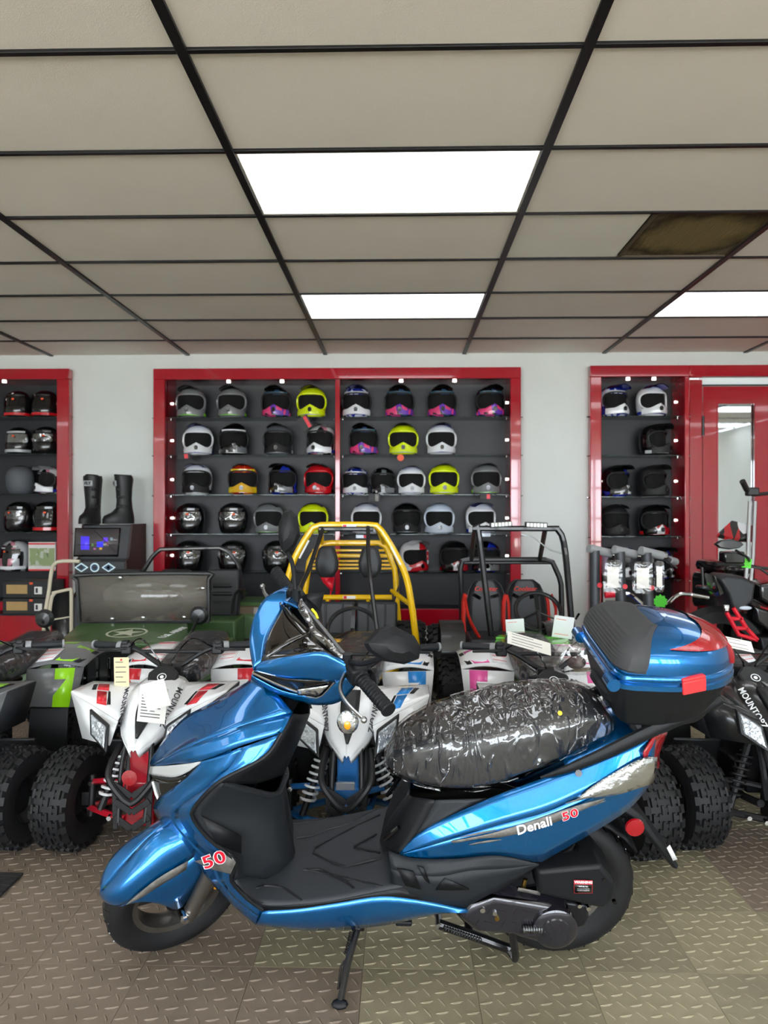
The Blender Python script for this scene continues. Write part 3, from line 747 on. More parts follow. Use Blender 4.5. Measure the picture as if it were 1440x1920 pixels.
# ---- top case
pf = B([(1160, 1284, .18)])[0]; pr_ = B([(1372, 1248, .02)])[0]
xf_, xr_ = pf.x + 0.012, pr_.x; zr = (pf.z + pr_.z)/2; cx_ = (xf_ + xr_)/2; hl = (xf_ - xr_)/2; HW = 0.195
zslope = (pf.z - pr_.z) / (pf.x - pr_.x)
zb_ = B([(1192, 1360, .13)])[0].z
half = [(1.0, 0), (1.0, .35), (.99, .75), (.90, .97), (.6, 1.0), (.1, .97), (-.4, .84), (-.75, .58), (-.94, .28), (-1.0, 0)]
ring = spline([(a, b, 0) for a, b in half], 25)
RING = [(p.x, p.y) for p in ring] + [(p.x, -p.y) for p in ring[-2:0:-1]]
NR = len(RING)
def case_sec(s, z, dx=0, grow=0): return [V(cx_ + dx + a*(hl*s + grow), b*(HW*s + grow), z + (a*hl*s + dx) * zslope) for a, b in RING]
zl = zr
MB().loft([case_sec(.70, zb_, .012), case_sec(.74, zb_+.004, .012), case_sec(.86, (zb_+zl)/2, .006), case_sec(.95, zl-.012), case_sec(.955, zl-.008)]).build('top_case_base', mblack, scoot, bevel=.004)
bm = MB(); bm.loft([case_sec(.97, zl-.010), case_sec(1.0, zl-.006), case_sec(1.0, zl+.006), case_sec(.975, zl+.009), case_sec(.975, zl+.013), case_sec(.99, zl+.016), case_sec(.985, zl+.026), case_sec(.95, zl+.031)])
bm.build('lid_rim', blue, scoot, smooth=50)
DH = 0.108
def dome(t, v, off=0.0):
    """point of the lid: t runs round (0 front, 1 rear, back to 2), v up"""
    f = (t % 2) * NR / 2; i = int(f) % NR; j = (i+1) % NR; fr = f - int(f)
    a = RING[i][0]*(1-fr) + RING[j][0]*fr; b = RING[i][1]*(1-fr) + RING[j][1]*fr
    sc_ = max(0.0, 1 - v**3.0) ** 0.5; s = 0.95 * sc_
    front = max(0, a); shift = -0.03 * v * front
    x = a*hl*s*(1 - 0.0) + shift + 0.012*v; y = b*HW*s; z = zl + .029 + DH * v * (1 - 0.10*v)
    n = V(a*(1-v*v), b*(1-v*v), 0.25 + v*1.2).normalized()
    return V(cx_ + x, y, z + x*zslope) + n*off
bm = MB(); NT = 48
G = [[dome(2*k/NT, v) for k in range(NT)] for v in [0, .1, .2, .3, .4, .5, .6, .7, .78, .85, .91, .955, .985, .998]]
bm.loft(G, True, False); bm.f.append(tuple(len(bm.v) - NT + k for k in range(NT)))
bm.build('top_case_lid', blue, scoot, smooth=60)
# ribbed backrest pad on the front of the lid
G = []
for iv in range(26):
    v = 0.04 + 0.90*(iv/25)**0.9; wid = 0.385 - 0.10*((iv/25) - .3)**2
    G.append([dome((wid * (k/20 - 0.5) * 2) % 2, v, 0.007 + (0.0022 if (iv % 2 and iv < 19 and 3 < k < 17) else 0) - (0.006 if k in (0, 20) or iv in (0, 25) else 0)) for k in range(21)])
MB().grid(G).build('backrest_pad', mat('pad_rubber', '3A3B3D', rough=.7, bump=.06, bscale=500), scoot, smooth=30)
# red lens wrapping the rear of the lid with swept tips
bm = MB(); G = []
for iv in range(9):
    q = iv/8; row = []
    for k in range(31):
        u = (k/30 - .5) * 2; au = abs(u)
        top = 0.93 - 0.22*au**1.2; bot = 0.44 + 0.14*au**1.2
        row.append(dome(1 + 0.52*u, bot + (top - bot)*q*(1 - au**3*0.9), 0.004))
    G.append(row)
bm.grid(G); bm.build('top_case_reflector', lens_red, scoot, smooth=40)
bm = MB()
for s in (-1, 1):
    bm.tube([dome(1 + s*.13, v, 0.003) for v in (.52, .4, .25, .1, .02)], [.004, .006, .007, .007, .006], 6)
bm.build('reflector_leg', lens_red, scoot)
for s in (1, -1):
    p = V(xf_ - 0.002, s*HW*.86, zl + .012)
    MB().cyl(p + V(.002, -.03*s, -.004), p + V(.002, .016*s, -.004), .0165, 14).box(p + V(-.012, -.006*s, -.004), (.024, .03, .02)).build('hinge', blue, scoot)
lt = B([(1299, 1284, .175)])[0]
tabM = basis((lt.x, lt.y + .008, lt.z), (-1, -.22, .11), (0, 0, 1))
MB().box((0, 0, 0), (.062, .034, .008), tabM).box((0, .02, -.006), (.062, .008, .018), tabM).build('latch_tab', red_tab, scoot, bevel=.003)
# ---- tail lamps
ts = B(yy([(1079, 1494), (1130, 1458), (1200, 1420), (1230, 1417)], [.168, .165, .150, .125])); tb = B(yy([(1079, 1496), (1144, 1490), (1200, 1474), (1222, 1466)], [.168, .166, .148, .122]))
both('turn_signal', MB().patch([[p + V(0, .006, 0) for p in ts], [p + V(0, .014, 0) for p in [a.lerp(b, .5) for a, b in zip(ts, tb)]], [p + V(0, .004, 0) for p in tb]], 14, 6), lens_clear, thick=0.004)
k0 = B(yy([(1228, 1376), (1214, 1398), (1206, 1416), (1220, 1440)], [.115, .14, .148, .12])); k1 = B(yy([(1244, 1370), (1236, 1400), (1232, 1418), (1226, 1440)], [.0, .0, .0, .0]))
both('tail_lamp', MB().patch([k0, [a.lerp(b, .5) + V(-.02, 0, 0) for a, b in zip(k0, k1)], k1], 10, 6), lens_red, thick=.004)
qT = pT[26:]
MB().patch([qT, [V(p.x, 0, p.z + .01) for p in qT], mir(qT)], 14, 5, linear=True).build('tail_deck', blue, scoot, thick=.004)
# under-tail, mudguard, plate hanger
bm = MB(); qa = pB[20:]; bm.patch([[p + V(0, -.012, .006) for p in qa], [V(p.x, 0, p.z - .006) for p in qa], [V(p.x, -p.y + .012, p.z + .006) for p in qa]], 20, 6, linear=True)
bm.build('under_tail', mblack, scoot, thick=.004)
h0, h1, h2 = B([(1165, 1520, .06), (1197, 1540, .06), (1268, 1628, .06)])
secs = []
for p, w_, th in ((h0, .05, .018), (h1, .06, .014), (h1.lerp(h2, .5), .066, .010), (h2, .066, .008)):
    d = (h2 - h0).normalized(); n = V(-d.z, 0, d.x)
    secs.append([V(p.x, w_*a, p.z) + n*th*b for a, b in ((-1, 0), (-.8, 1), (.8, 1), (1, 0), (.9, -1.2), (-.9, -1.2))])
MB().loft(secs).build('plate_hanger', mblack, scoot, bevel=.003)
c_ = B([(1190, 1551, .085)])[0]
MB().cyl(c_ + V(0, -.04, 0), c_, .012, 8).build('reflector_stem', mblack, scoot)
MB().lathe([(0.0001, .007), (.018, .006), (.024, .005), (.026, 0), (.0001, 0)], 20, basis(c_, (-1, 0, 0), (0, 0, 1))).build('side_reflector', lens_red, scoot)
stk = B([(1250, 1590, .068), (1256, 1584, .068), (1270, 1611, .068), (1262, 1614, .068)])
MB().grid([[stk[0], stk[1]], [stk[3], stk[2]]]).build('white_sticker', decal_white, scoot, thick=.001)
# ---- wheels
def tyre(R_, w_, rim):
    pr = [(rim, -w_*.62), (rim + (R_-rim)*.35, -w_*.95), (rim + (R_-rim)*.72, -w_), (R_*.975, -w_*.72), (R_*.995, -w_*.38), (R_, 0), (R_*.995, w_*.38), (R_*.975, w_*.72), (rim + (R_-rim)*.72, w_), (rim + (R_-rim)*.35, w_*.95), (rim, w_*.62)]
    return pr
def wheel(M, R_, w_, rim, par, name):
    ax = M @ Matrix.Rotation(math.pi/2, 4, 'X')
    t = MB().lathe(tyre(R_, w_, rim), 56, ax).build(name + '_tyre', rubber, par, smooth=50)
    bm = MB()
    for k in range(30):
        a = 2*math.pi*k/30
        for s in (-1, 1):
            p = [ax @ V((R_*f_ + .0006)*math.cos(a + da), (R_*f_ + .0006)*math.sin(a + da), s*w_*z) for f_, z, da in ((.998, .10, 0), (.992, .42, .05), (.975, .74, .12))]
            bm.tube(p, .0022, 4)
    bm.build('tread_groove', gblack, t)
    MB().lathe([(rim-.012, -w_*.55), (rim+.004, -w_*.66), (rim+.004, -w_*.6), (rim-.004, -w_*.4), (rim-.012, 0), (rim-.004, w_*.4), (rim+.004, w_*.6), (rim+.004, w_*.66), (rim-.012, w_*.55), (rim-.018, 0)], 44, ax, closed=True).build(name + '_rim', alloy, par, smooth=50)
    bm = MB()
    for k in range(3):
        a = 2*math.pi*(k + .15)/3
        for da in (-.16, .16):
            bm.bar(ax @ V(.03*math.cos(a+da*2), .03*math.sin(a+da*2), 0), ax @ V((rim-.012)*math.cos(a+da), (rim-.012)*math.sin(a+da), 0), .016, .022)
    bm.cyl(ax @ V(0, 0, -w_*.9), ax @ V(0, 0, w_*.9), .036, 16)
    bm.build(name + '_spokes', mat('rim_dark', '3A3A3C', rough=.35, metal=.8, bump=.02), par, bevel=.003)
wheel(SMAT @ Matrix.Translation(A0), RF, .046, .122, scoot, 'front_wheel')
wheel(Matrix.Translation(RAX), .215, .05, .132, scoot, 'rear_wheel')
# brake disc, forks
ax = SMAT @ Matrix.Translation(A0)
MB().lathe([(.05, -.002), (.092, -.002), (.092, .002), (.05, .002)], 32, ax @ Matrix.Translation((0, -.052, 0)) @ Matrix.Rotation(math.pi/2, 4, 'X'), closed=True).build('brake_disc', steel, scoot)
for s in (1, -1):
    p = A0 + V(0, s*.082, 0); q = p + AXD*.34 - PERP*.035
    lo = p - PERP*.02 + AXD*.02
    MB().cyl(SMAT @ (lo - AXD*.035), SMAT @ (lo + AXD*.16), .021, 14, .023).build('fork_leg', alloy, scoot, bevel=.004)
    MB().cyl(SMAT @ (lo + AXD*.16), SMAT @ (lo + AXD*.34), .015, 12).build('fork_tube', steel, scoot)
    MB().cyl(SMAT @ (A0 + V(0, s*.05, 0)), SMAT @ (A0 + V(0, s*.10, 0)), .013, 10).cyl(SMAT @ (A0 + V(0, s*.10, 0)), SMAT @ (A0 + V(0, s*.108, 0)), .010, 6).bar(SMAT @ (lo - AXD*.02 + V(0, s*.01, 0)), SMAT @ (A0 + V(0, s*.012, 0)), .02, .02).build('axle_nut', chrome, scoot)
    f0, f1 = lo + AXD*.075 - PERP*.035 + V(0, s*.006, 0), lo + AXD*.165 - PERP*.035 + V(0, s*.006, 0)
    MB().bar(SMAT @ f0, SMAT @ f1, .022, .010).build('fork_reflector', lens_amber, scoot, bevel=.003)
MB().cyl(SMAT @ (AXP + AXD*.34), SMAT @ (AXP + AXD*.80), .024, 12).bar(SMAT @ (AXP + AXD*.34 + V(0, -.11, 0)), SMAT @ (AXP + AXD*.34 + V(0, .11, 0)), .05, .03).build('steering_column', mblack, scoot)
# ---- front mudguard (turns with the wheel)
g0 = S_(yy([(330, 1540), (286, 1563), (236, 1616), (208, 1649), (189, 1672), (191, 1684)], [0]*6))
g1 = S_(yy([(352, 1572), (310, 1598), (262, 1634), (222, 1668), (201, 1688), (200, 1692)], [.05, .052, .054, .05, .036, .02]))
g2 = S_(yy([(372, 1600), (330, 1630), (290, 1654), (250, 1684), (226, 1697), (216, 1698)], [.068, .07, .072, .07, .056, .04]))
g3 = S_(yy([(380, 1640), (362, 1672), (334, 1704), (300, 1694), (262, 1690), (232, 1698)], [.07, .072, .072, .074, .07, .058]))
both('front_mudguard', MB().patch([g0, g1, g2], 20, 8).patch([g2, g3], 20, 4), blue, thick=.004, st=True)
st1 = [p + V(0, .004, 0) for p in S_(yy([(352, 1612), (300, 1642), (262, 1671), (238, 1692)], [.071, .074, .074, .066]))]; st2 = [p + V(0, .004, 0) for p in S_(yy([(349, 1628), (300, 1658), (264, 1681), (236, 1694)], [.071, .074, .074, .066]))]
both('mudguard_stripe', MB().patch([st1, st2], 12, 3), decal_grey, thick=.0015, st=True)
# ---- handlebar cowl (turns with the wheel)
w1 = S_(yy([(490, 1241), (540, 1231), (602, 1222), (640, 1240), (677, 1258)], [0, .065, .125, .16, .2]))
w2 = S_(yy([(477, 1257), (535, 1271), (590, 1275), (628, 1277), (678, 1262)], [0, .07, .125, .155, .2]))
w1u = S_(yy([(584, 1187), (612, 1212), (634, 1235), (655, 1246), (677, 1258)], [0, .06, .12, .16, .2]))
w1f = S_(yy([(490, 1241), (501, 1190), (534, 1138), (537, 1114), (541, 1101)], [0, -.065, -.125, -.16, -.2]))
w2f = S_(yy([(476, 1257), (468, 1204), (477, 1156), (499, 1120), (540, 1099)], [0, -.075, -.13, -.165, -.2]))
w1uf = S_(yy([(584, 1187), (560, 1163), (536, 1137)], [0, -.06, -.12]))
def cowl_rows(a_, b_):
    p, q = resample(spline(a_, 30), 13), resample(spline(b_, 30), 13); return [p, [x.lerp(y, .5) + V(.007, 0, .001) for x, y in zip(p, q)], q]
steer(MB().patch(cowl_rows(w1, w2), 20, 8)).build('handlebar_cowl', blue, scoot, thick=.004)
steer(MB().patch(cowl_rows(w1f, w2f), 20, 8, flip=True)).build('handlebar_cowl', blue, scoot, thick=.004)
h3 = S_(yy([(473, 1266), (525, 1293), (570, 1303), (597, 1306), (628, 1278)], [0, .055, .10, .125, .155]))
both('headlamp', MB().patch([[a + V(-.006, 0, 0) for a in w2[:4]], [a + V(-.004, 0, 0) for a in h3]], 16, 5), gblack, thick=.004, st=True)
hl0 = S_(yy([(560, 1291), (590, 1287), (618, 1283)], [.09, .12, .147])); hl1 = S_(yy([(560, 1301), (586, 1303), (600, 1302)], [.09, .115, .13]))
both('headlamp_reflector', MB().patch([[p + V(.004, .002, 0) for p in hl0], [p + V(.004, .002, 0) for p in hl1]], 8, 4), lens_clear, thick=.003, st=True)
l4 = S_(yy([(472, 1274), (525, 1303), (560, 1314), (597, 1321), (640, 1313), (678, 1266)], [0, .05, .085, .12, .165, .2]))
both('cowl_lip', MB().patch([h3 + w2[-1:], l4], 20, 4), blue, thick=.005, st=True)
l5 = [V(p.x - .07, p.y * .8, p.z + .015) for p in l4]
both('cowl_underside', MB().patch([l4, l5], 20, 3), mblack, thick=.003, st=True)
both('headlamp_rim', MB().tube(spline(S_(yy([(474, 1262), (525, 1285), (560, 1298), (596, 1308), (627, 1279)], [0, .056, .092, .125, .157])), 14), .0028, 6), chrome, st=True)
# dark screen and the blue frame round it
smoke = mat('smoked_screen', '120E0C', rough=.04, coat=1.0, coatr=.01, bump=.002)
for a_, b_ in ((w1[:3], w1u[:3]), (w1f[:3], w1uf)):
    steer(MB().patch([a_, [p.lerp(q, .5) + V(.006, 0, .006) for p, q in zip(spline(a_, 7), spline(b_, 7))], b_], 12, 6)).build('screen', smoke, scoot, thick=.004)
both('screen_frame', MB().patch([[a + V(-.002, 0, 0) for a in w1[2:]], [a + V(-.002, 0, 0) for a in w1u[2:]]], 10, 4), blue, thick=.004, st=True)
wt = [V(p.x - .012, p.y, p.z + .012) for p in w1u[:4]]
both('wind_deflector', MB().patch([w1u[:4], [V(p.x + .006, p.y, p.z + .010) for p in w1u[:4]], wt], 16, 5), film('screen_film', .3, 18, .7, ridged=True), thick=.002, st=True)
# dash behind the screen
dsh = MB(); dsh.patch([[V(p.x - .004, p.y * .95, p.z - .004) for p in w1u], [V(p.x - .06, p.y * .8, p.z - .05) for p in w1u], [V(p.x - .05, p.y * .7, p.z - .11) for p in w1u]], 12, 6)
both('dash', dsh, mblack, thick=.004, st=True)
MB().box(HBC + V(.03, 0, -.03), (.05, .12, .03)).xf(SMAT).build('instrument_pod', mblack, scoot, bevel=.01)
# bar, grips, levers, mirrors
MB().tube([SMAT @ (HBC + V(0, y, 0)) for y in (-.30, -.1, .1, .30)], .011, 8).build('handlebar', black_satin, scoot)
for s in (1, -1):
    e0, e1_ = HBC + V(0, s*.215, 0), HBC + V(-.004, s*.335, 0)
    bm = MB().cyl(SMAT @ e0, SMAT @ e1_, .0165, 16)
    bm.cyl(SMAT @ (e0 + V(0, -s*.005, 0)), SMAT @ (e0 + V(0, s*.006, 0)), .021, 16); bm.cyl(SMAT @ e1_, SMAT @ (e1_ + V(0, s*.008, 0)), .0185, 16)
    g = bm.build('grip', mblack, scoot, bevel=.002)
    bm = MB()
    for k in range(10): bm.lathe([(.0165, -.003), (.0178, 0), (.0165, .003)], 14, SMAT @ frame_to(e0.lerp(e1_, (k + 1.2)/11.5), e1_ - e0))
    bm.build('grip_rib', mblack, g)
    MB().box(HBC + V(.0, s*.185, 0), (.045, .05, .045)).xf(SMAT).build('switch_block', mblack, scoot, bevel=.006)
    lv = [HBC + V(.02, s*.17, -.005), HBC + V(.055, s*.21, -.012), HBC + V(.062, s*.26, -.018), HBC + V(.048, s*.32, -.026)]
    bm = MB().tube([SMAT @ p for p in lv], [.006, .0075, .007, .005], 8, smooth=14, flat=.7).ball(SMAT @ lv[-1], .008)
    bm.build('brake_lever', steel, scoot)
def mirror_head(c, M, wx, wz):
    """angular mirror back: faceted shell, glass on the rider's side"""
    pr = [(-1, .05), (-.55, .75), (-.05, 1.0), (.75, .55), (1, .0), (.92, -.55), (.4, -.85), (-.3, -.75), (-.85, -.3)]
    secs = [[M @ V(a*wx*s_, d, b*wz*s_) for a, b in pr] for s_, d in ((.97, -.004), (1.0, .004), (.9, .018), (.45, .034), (.05, .036))]
    MB().loft(secs).build('mirror_shell', mblack, scoot, smooth=30, bevel=.002)
    MB().prism([(a*wx*.93, b*wz*.93) for a, b in pr], .0045, .006, M @ Matrix.Rotation(math.pi/2, 4, 'X')).build('mirror_glass', chrome, scoot)
def inv_dir(v): return _ib.to_3x3() @ V(v)
# near mirror and far mirror, each placed on the end of its stalk
mc = B([(735, 1211, .31)])[0]; mx = inv_dir((1, .35, -.12)).normalized(); mz = inv_dir((0.0, .25, 1)).normalized(); my = mz.cross(mx).normalized()
if (MBODY.to_3x3() @ my).y > 0: my = -my
Mn = Matrix.Translation(mc) @ Matrix((mx, my, mz)).transposed().to_4x4()
mirror_head(mc, Mn, .068, .046)
root = SMAT @ (HBC + V(.01, .16, .02))
MB().tube([root, root + (mc - root)*.35 + V(0, 0, -.02), mc - mz*.02 - my*.005], .0065, 8, smooth=14).cyl(root - V(0, 0, .012), root + V(0, 0, .018), .013, 10).build('mirror_stalk', mblack, scoot)
mc2 = B([(542, 998, -.22)])[0]; mx2 = inv_dir((.12, .06, 1)).normalized(); mz2 = inv_dir((-.95, .3, .1)).normalized(); my2 = inv_dir((-.25, -.95, 0)).normalized(); mz2 = mx2.cross(my2).normalized(); my2 = mz2.cross(mx2)
Mn2 = Matrix.Translation(mc2) @ Matrix((mx2, my2, mz2)).transposed().to_4x4()
mirror_head(mc2, Mn2, .066, .036)
root2 = SMAT @ (HBC + V(.01, -.16, .02))
MB().tube([root2, root2.lerp(mc2, .45) + V(0, 0, .005), mc2 - mx2*.055], .0065, 8, smooth=12).cyl(root2 - V(0, 0, .012), root2 + V(0, 0, .02), .014, 10).build('mirror_stalk', mblack, scoot)
ts_ = B([(652, 1354, .25)])[0]
MB().ball(ts_, (.026, .014, .030), 16, 10).build('front_turn_signal', lens_clear, scoot)
MB().ball(ts_ + V(0, .011, -.002), (.009, .006, .012), 10, 8).build('signal_bulb', lens_amber, scoot)
# cables
MB().tube([SMAT @ (HBC + V(.03, -.2, .01)), SMAT @ (HBC + V(.07, -.12, .03)), SMAT @ (HBC + V(.05, 0, .02))], .003, 6, smooth=12).build('brake_cable', gblack, scoot)
MB().tube([B([(585, 1142, 0)])[0], B([(592, 1150, .01)])[0], B([(596, 1160, .02)])[0]], .0035, 6).build('key_tag', mat('yellow_tag', 'D8D22A', rough=.5, var=.03), scoot)
# ---- engine, drive cover, air box
def slab(name, pl, y0, y1, m, bev=.006, tilt=0):
    a = B([(x, y, y1) for x, y in pl]); b = [V(p.x, y0, p.z) for p in a]; a2 = [p.lerp(sum(a, V(0, 0, 0))/len(a), .06) for p in a]
    a1 = [V(p.x, y1 - .012, p.z) for p in a]
    return MB().loft([b, a1, a2]).build(name, m, scoot, bevel=bev, seg=3)
cvt = mat('drive_cover', '26252C', rough=.14, coat=.8, metal=.25, bump=.006, bscale=40)
slab('drive_cover', [(860, 1723), (880, 1702), (923, 1681), (1030, 1699), (1070, 1718), (1082, 1742), (1070, 1765), (1040, 1780), (1010, 1770), (960, 1756), (890, 1749)], .04, .185, cvt, .012)
dc = B([(1041, 1741, .19)])[0]; Md = basis(dc, (-1, 0, 0), (0, 0, 1))
MB().lathe([(.057, -.015), (.057, .004), (.050, .009), (.038, .010), (.036, .014), (.0001, .017)], 36, Md).build('clutch_cover', cvt, scoot, smooth=40)
MB().box(dc + V(.055, .004, -.006), (.06, .012, .018)).build('cover_rib', cvt, scoot, bevel=.004)
bm = MB()
for k in range(9): bm.lathe([(.0075, -.002), (.0095, 0), (.0075, .002)], 10, frame_to(dc + V(.03 + .0065*k, .006, .002), (1, 0, 0)))
bm.build('kick_spring', steel, scoot)
sm = B([(905, 1708, .19), (928, 1714, .19), (932, 1724, .19)])
MB().cyl(sm[0] - V(0, .03, 0), sm[0], .007, 8).build('cover_bolt', chrome, scoot); MB().cyl(sm[1] - V(0, .03, 0), sm[1], .006, 8).build('cover_bolt', chrome, scoot); MB().cyl(sm[2] - V(0, .03, 0), sm[2], .006, 8).build('cover_bolt', mat('brass', 'A88A4A', rough=.3, metal=1, bump=.01), scoot)
slab('gearbox', [(1060, 1692), (1100, 1697), (1106, 1720), (1098, 1738), (1070, 1746)], .03, .14, mat('gear_case', '2A2A2E', rough=.3, metal=.5, bump=.03), .006)
for q in B([(1087, 1700, .15), (1104, 1705, .15)]): MB().cyl(q - V(0, .03, 0), q, .006, 8).build('gearbox_bolt', chrome, scoot)
slab('air_box', [(1006, 1634), (1060, 1628), (1128, 1622), (1157, 1658), (1150, 1690), (1134, 1707), (1080, 1694), (1008, 1678)], .03, .175, mblack, .008)
ab = B([(1133, 1651, .178), (1153, 1693, .165)])
for q in ab: MB().cyl(q - V(0, .01, 0), q, .005, 8).build('air_box_screw', gblack, scoot)
iq = B([(1006, 1640, .13), (960, 1650, .10), (940, 1680, .06)])
MB().tube(iq, .026, 10, smooth=10).build('intake_duct', mblack, scoot)
MB().cyl(*B([(985, 1648, .15), (981, 1665, .15)]), .006, 8).build('breather_fitting', mat('brass', 'A88A4A'), scoot)
tg = B([(972, 1664, .16), (1013, 1672, .16), (1013, 1679, .16), (970, 1670, .16)]); MB().grid([[tg[0], tg[1]], [tg[3], tg[2]]]).build('serial_plate', decal_grey, scoot, thick=.001)
slab('engine_block', [(850, 1712), (905, 1690), (960, 1690), (960, 1735), (880, 1745)], -.14, .05, mat('engine_alloy', '3A3A3C', rough=.4, metal=.7, bump=.05), .01)
# rear inner mudguard and shock absorber
pts = []
for k in range(9):
    a = R(35 + 12.5*k); rr_ = .245
    pts.append([V(RAX.x - rr_*math.cos(a)*1.0, y, RAX.z + rr_*math.sin(a)) + V(0, 0, -.25*y*y*4) for y in (-.075, -.05, 0, .05, .075)])
MB().grid(pts).build('rear_mudguard', mblack, scoot, thick=.005)
s0, s1 = B([(1050, 1560, .10), (1100, 1655, .10)])
bm = MB(); d = s1 - s0; bm.tube([s0 + d*(k/90) + (Matrix.Rotation(2*math.pi*k/11, 4, d.normalized()) @ V(0, .022, 0)) for k in range(91)], .0045, 6)
bm.build('shock_spring', spring_black, scoot); MB().cyl(s0, s1, .012, 10).build('shock_absorber', black_satin, scoot)
MB().tube([V(-.1, -.1, .2), V(-.3, -.15, .2), V(-.45, -.16, .24), V(-.62, -.16, .3)], [.02, .03, .05, .045], 14, smooth=14).build('muffler', mat('muffler_black', '161616', rough=.5, metal=.4, bump=.03), scoot)
# ---- stands
gw = _ib @ at(637, 1890, CAM_H*FPX/(1890-960)*1.0); gw = _ib @ V(at(637, 1890, CAM_H*FPX/930).x, CAM_H*FPX/930, .008)
st0 = B([(671, 1738, .13)])[0]
MB().tube([st0, st0.lerp(gw, .5) + V(.004, 0, .004), gw], [.0095, .0095, .009], 10).build('side_stand', black_satin, scoot)
MB().ball(gw, (.022, .014, .011), 10, 6).build('stand_foot', mblack, scoot)
MB().box(st0 + V(0, -.01, .005), (.035, .02, .04)).build('stand_bracket', black_satin, scoot, bevel=.003)
MB().cyl(st0 + V(0, -.02, .008), st0 + V(0, .012, .008), .008, 8).build('stand_bolt', steel, scoot)
d = (gw - st0); sp0 = st0 + d*.06 + V(.014, 0, 0); 
MB().tube([sp0 + d*(.3*k/60) + (Matrix.Rotation(2*math.pi*k/6, 4, d.normalized()) @ V(.005, 0, 0)) for k in range(61)], .0016, 5).build('stand_spring', spring_black, scoot)
MB().tube([st0.lerp(gw, .45) + V(.012, 0, 0), st0.lerp(gw, .52) + V(.02, 0, 0), st0.lerp(gw, .8) + V(.014, .004, 0), st0.lerp(gw, .74) + V(.004, .01, 0)], .003, 6).build('stand_tang', black_satin, scoot)
cs = B([(823, 1733, .12), (880, 1752, .12), (960, 1781, .12), (958, 1722, .17), (962, 1760, .175), (967, 1797, .17), (956, 1783, .15)])
MB().tube(cs[:3], .013, 10).build('centre_stand_leg', black_satin, scoot)
MB().tube(cs[3:6] + [cs[6]], .0105, 8, smooth=14).build('centre_stand_foot', black_satin, scoot)
o2 = [V(p.x, -p.y, p.z) for p in cs]
MB().tube(o2[:3], .013, 10).build('centre_stand_leg', black_satin, scoot)
MB().cyl(cs[1], o2[1], .011, 10).build('centre_stand_bar', black_satin, scoot)
a, b = cs[0] + V(-.01, .016, .004), cs[1] + V(-.03, .016, -.004); d = b - a
MB().tube([a + d*(k/70) + (Matrix.Rotation(2*math.pi*k/5, 4, d.normalized()) @ V(0, .006, 0)) for k in range(71)], .0018, 5).build('centre_stand_spring', spring_black, scoot)
MB().cyl(cs[0] - V(0, .03, 0), cs[0] + V(0, .01, 0), .010, 8).build('centre_stand_bolt', steel, scoot)
# ---- markings
def decal(txt, p0, p1, size, m, y, shear=0.0, bold=0.0, ext=.0006, up=(0, 0, 1), par=None, name='lettering', spacing=1.0, wide=1.0):
    a, b = B([(p0[0], p0[1], y), (p1[0], p1[1], y)]) if len(p0) == 2 else B([p0, p1])
    me = text_mesh(txt, size, ext, 'CENTER', shear, bold, spacing)
    return inst(name, me, m, par or scoot, basis((a+b)/2, b - a, up) @ Matrix.Diagonal((wide, 1, 1, 1)))
sw1 = [(845, 1577), (905, 1566), (960, 1551), (1030, 1528), (1090, 1508), (1135, 1497)]; sw2 = [(850, 1581), (905, 1572), (950, 1568), (1030, 1546), (1090, 1520), (1128, 1503)]
both('side_stripe', MB().patch([B([(a, b, .189) for a, b in sw1]), B([(a, b, .189) for a, b in sw2])], 18, 3), decal_grey, thick=.001)
for (xa_, ya_, xb_, yb_) in ((862, 1570, 930, 1556), (1060, 1506, 1120, 1490), (880, 1583, 940, 1574), (1095, 1515, 1136, 1501)):
    both('side_streak', MB().patch([B([(xa_, ya_, .189), ((xa_+xb_)/2, (ya_+yb_)/2 - 2, .189), (xb_, yb_, .189)]), B([(xa_, ya_ + 1, .189), ((xa_+xb_)/2, (ya_+yb_)/2 + 2, .189), (xb_, yb_ + 1, .189)])], 6, 2), decal_grey, thick=.001)
decal('Denali', (960, 1561), (1042, 1537), .036, decal_white, .191, .12, .0007)
decal('50', (1050, 1535), (1086, 1522), .030, decal_red, .1915, .1, .0006, spacing=1.1, wide=1.35)
decal('50', (1050, 1535), (1086, 1522), .030, decal_white, .1905, .1, .0016, spacing=1.1, wide=1.35)
pl = B(yy([(366, 1613), (430, 1597), (443, 1615), (433, 1637), (395, 1627)], [.178, .195, .198, .196, .186]))
pl = [p + V(0, .004, 0) for p in pl]
bm = MB(); bm.add(pl, [(0, 1, 2, 3, 4)]); bm.build('badge_plate', decal_grey, scoot, thick=.001)
decal('50', (374, 1623, .200), (426, 1604, .209), .046, decal_white, 0, .1, .0024, spacing=1.08, wide=1.45)
decal('50', (374, 1623, .202), (426, 1604, .211), .046, decal_red, 0, .1, .0006, spacing=1.08, wide=1.45)
wp = B([(1076, 1650, .178), (1111, 1651, .178), (1111, 1675, .178), (1076, 1675, .178)])
wl = MB().grid([[wp[0], wp[1]], [wp[3], wp[2]]]).build('warning_label', mat('label_red', 'C8303C', rough=.4, var=.02), scoot, thick=.001)
wp2 = B([(1077, 1658, .1787), (1110, 1659, .1787), (1110, 1674, .1787), (1077, 1674, .1787)])
MB().grid([[wp2[0], wp2[1]], [wp2[3], wp2[2]]]).build('label_field', gblack, wl, thick=.001)
decal('WARNING', (1079, 1654), (1109, 1655), .0095, decal_white, .1795, 0, .0004, ext=.0002, par=wl)
decal('AIR FILTER', (1083, 1662), (1105, 1663), .0052, decal_white, .180, 0, 0, ext=.0002, par=wl)
for yv in (1667, 1670): decal('MAINTENANCE REQUIRED', (1079, yv), (1109, yv), .0026, decal_white, .180, 0, 0, ext=.0002, par=wl)
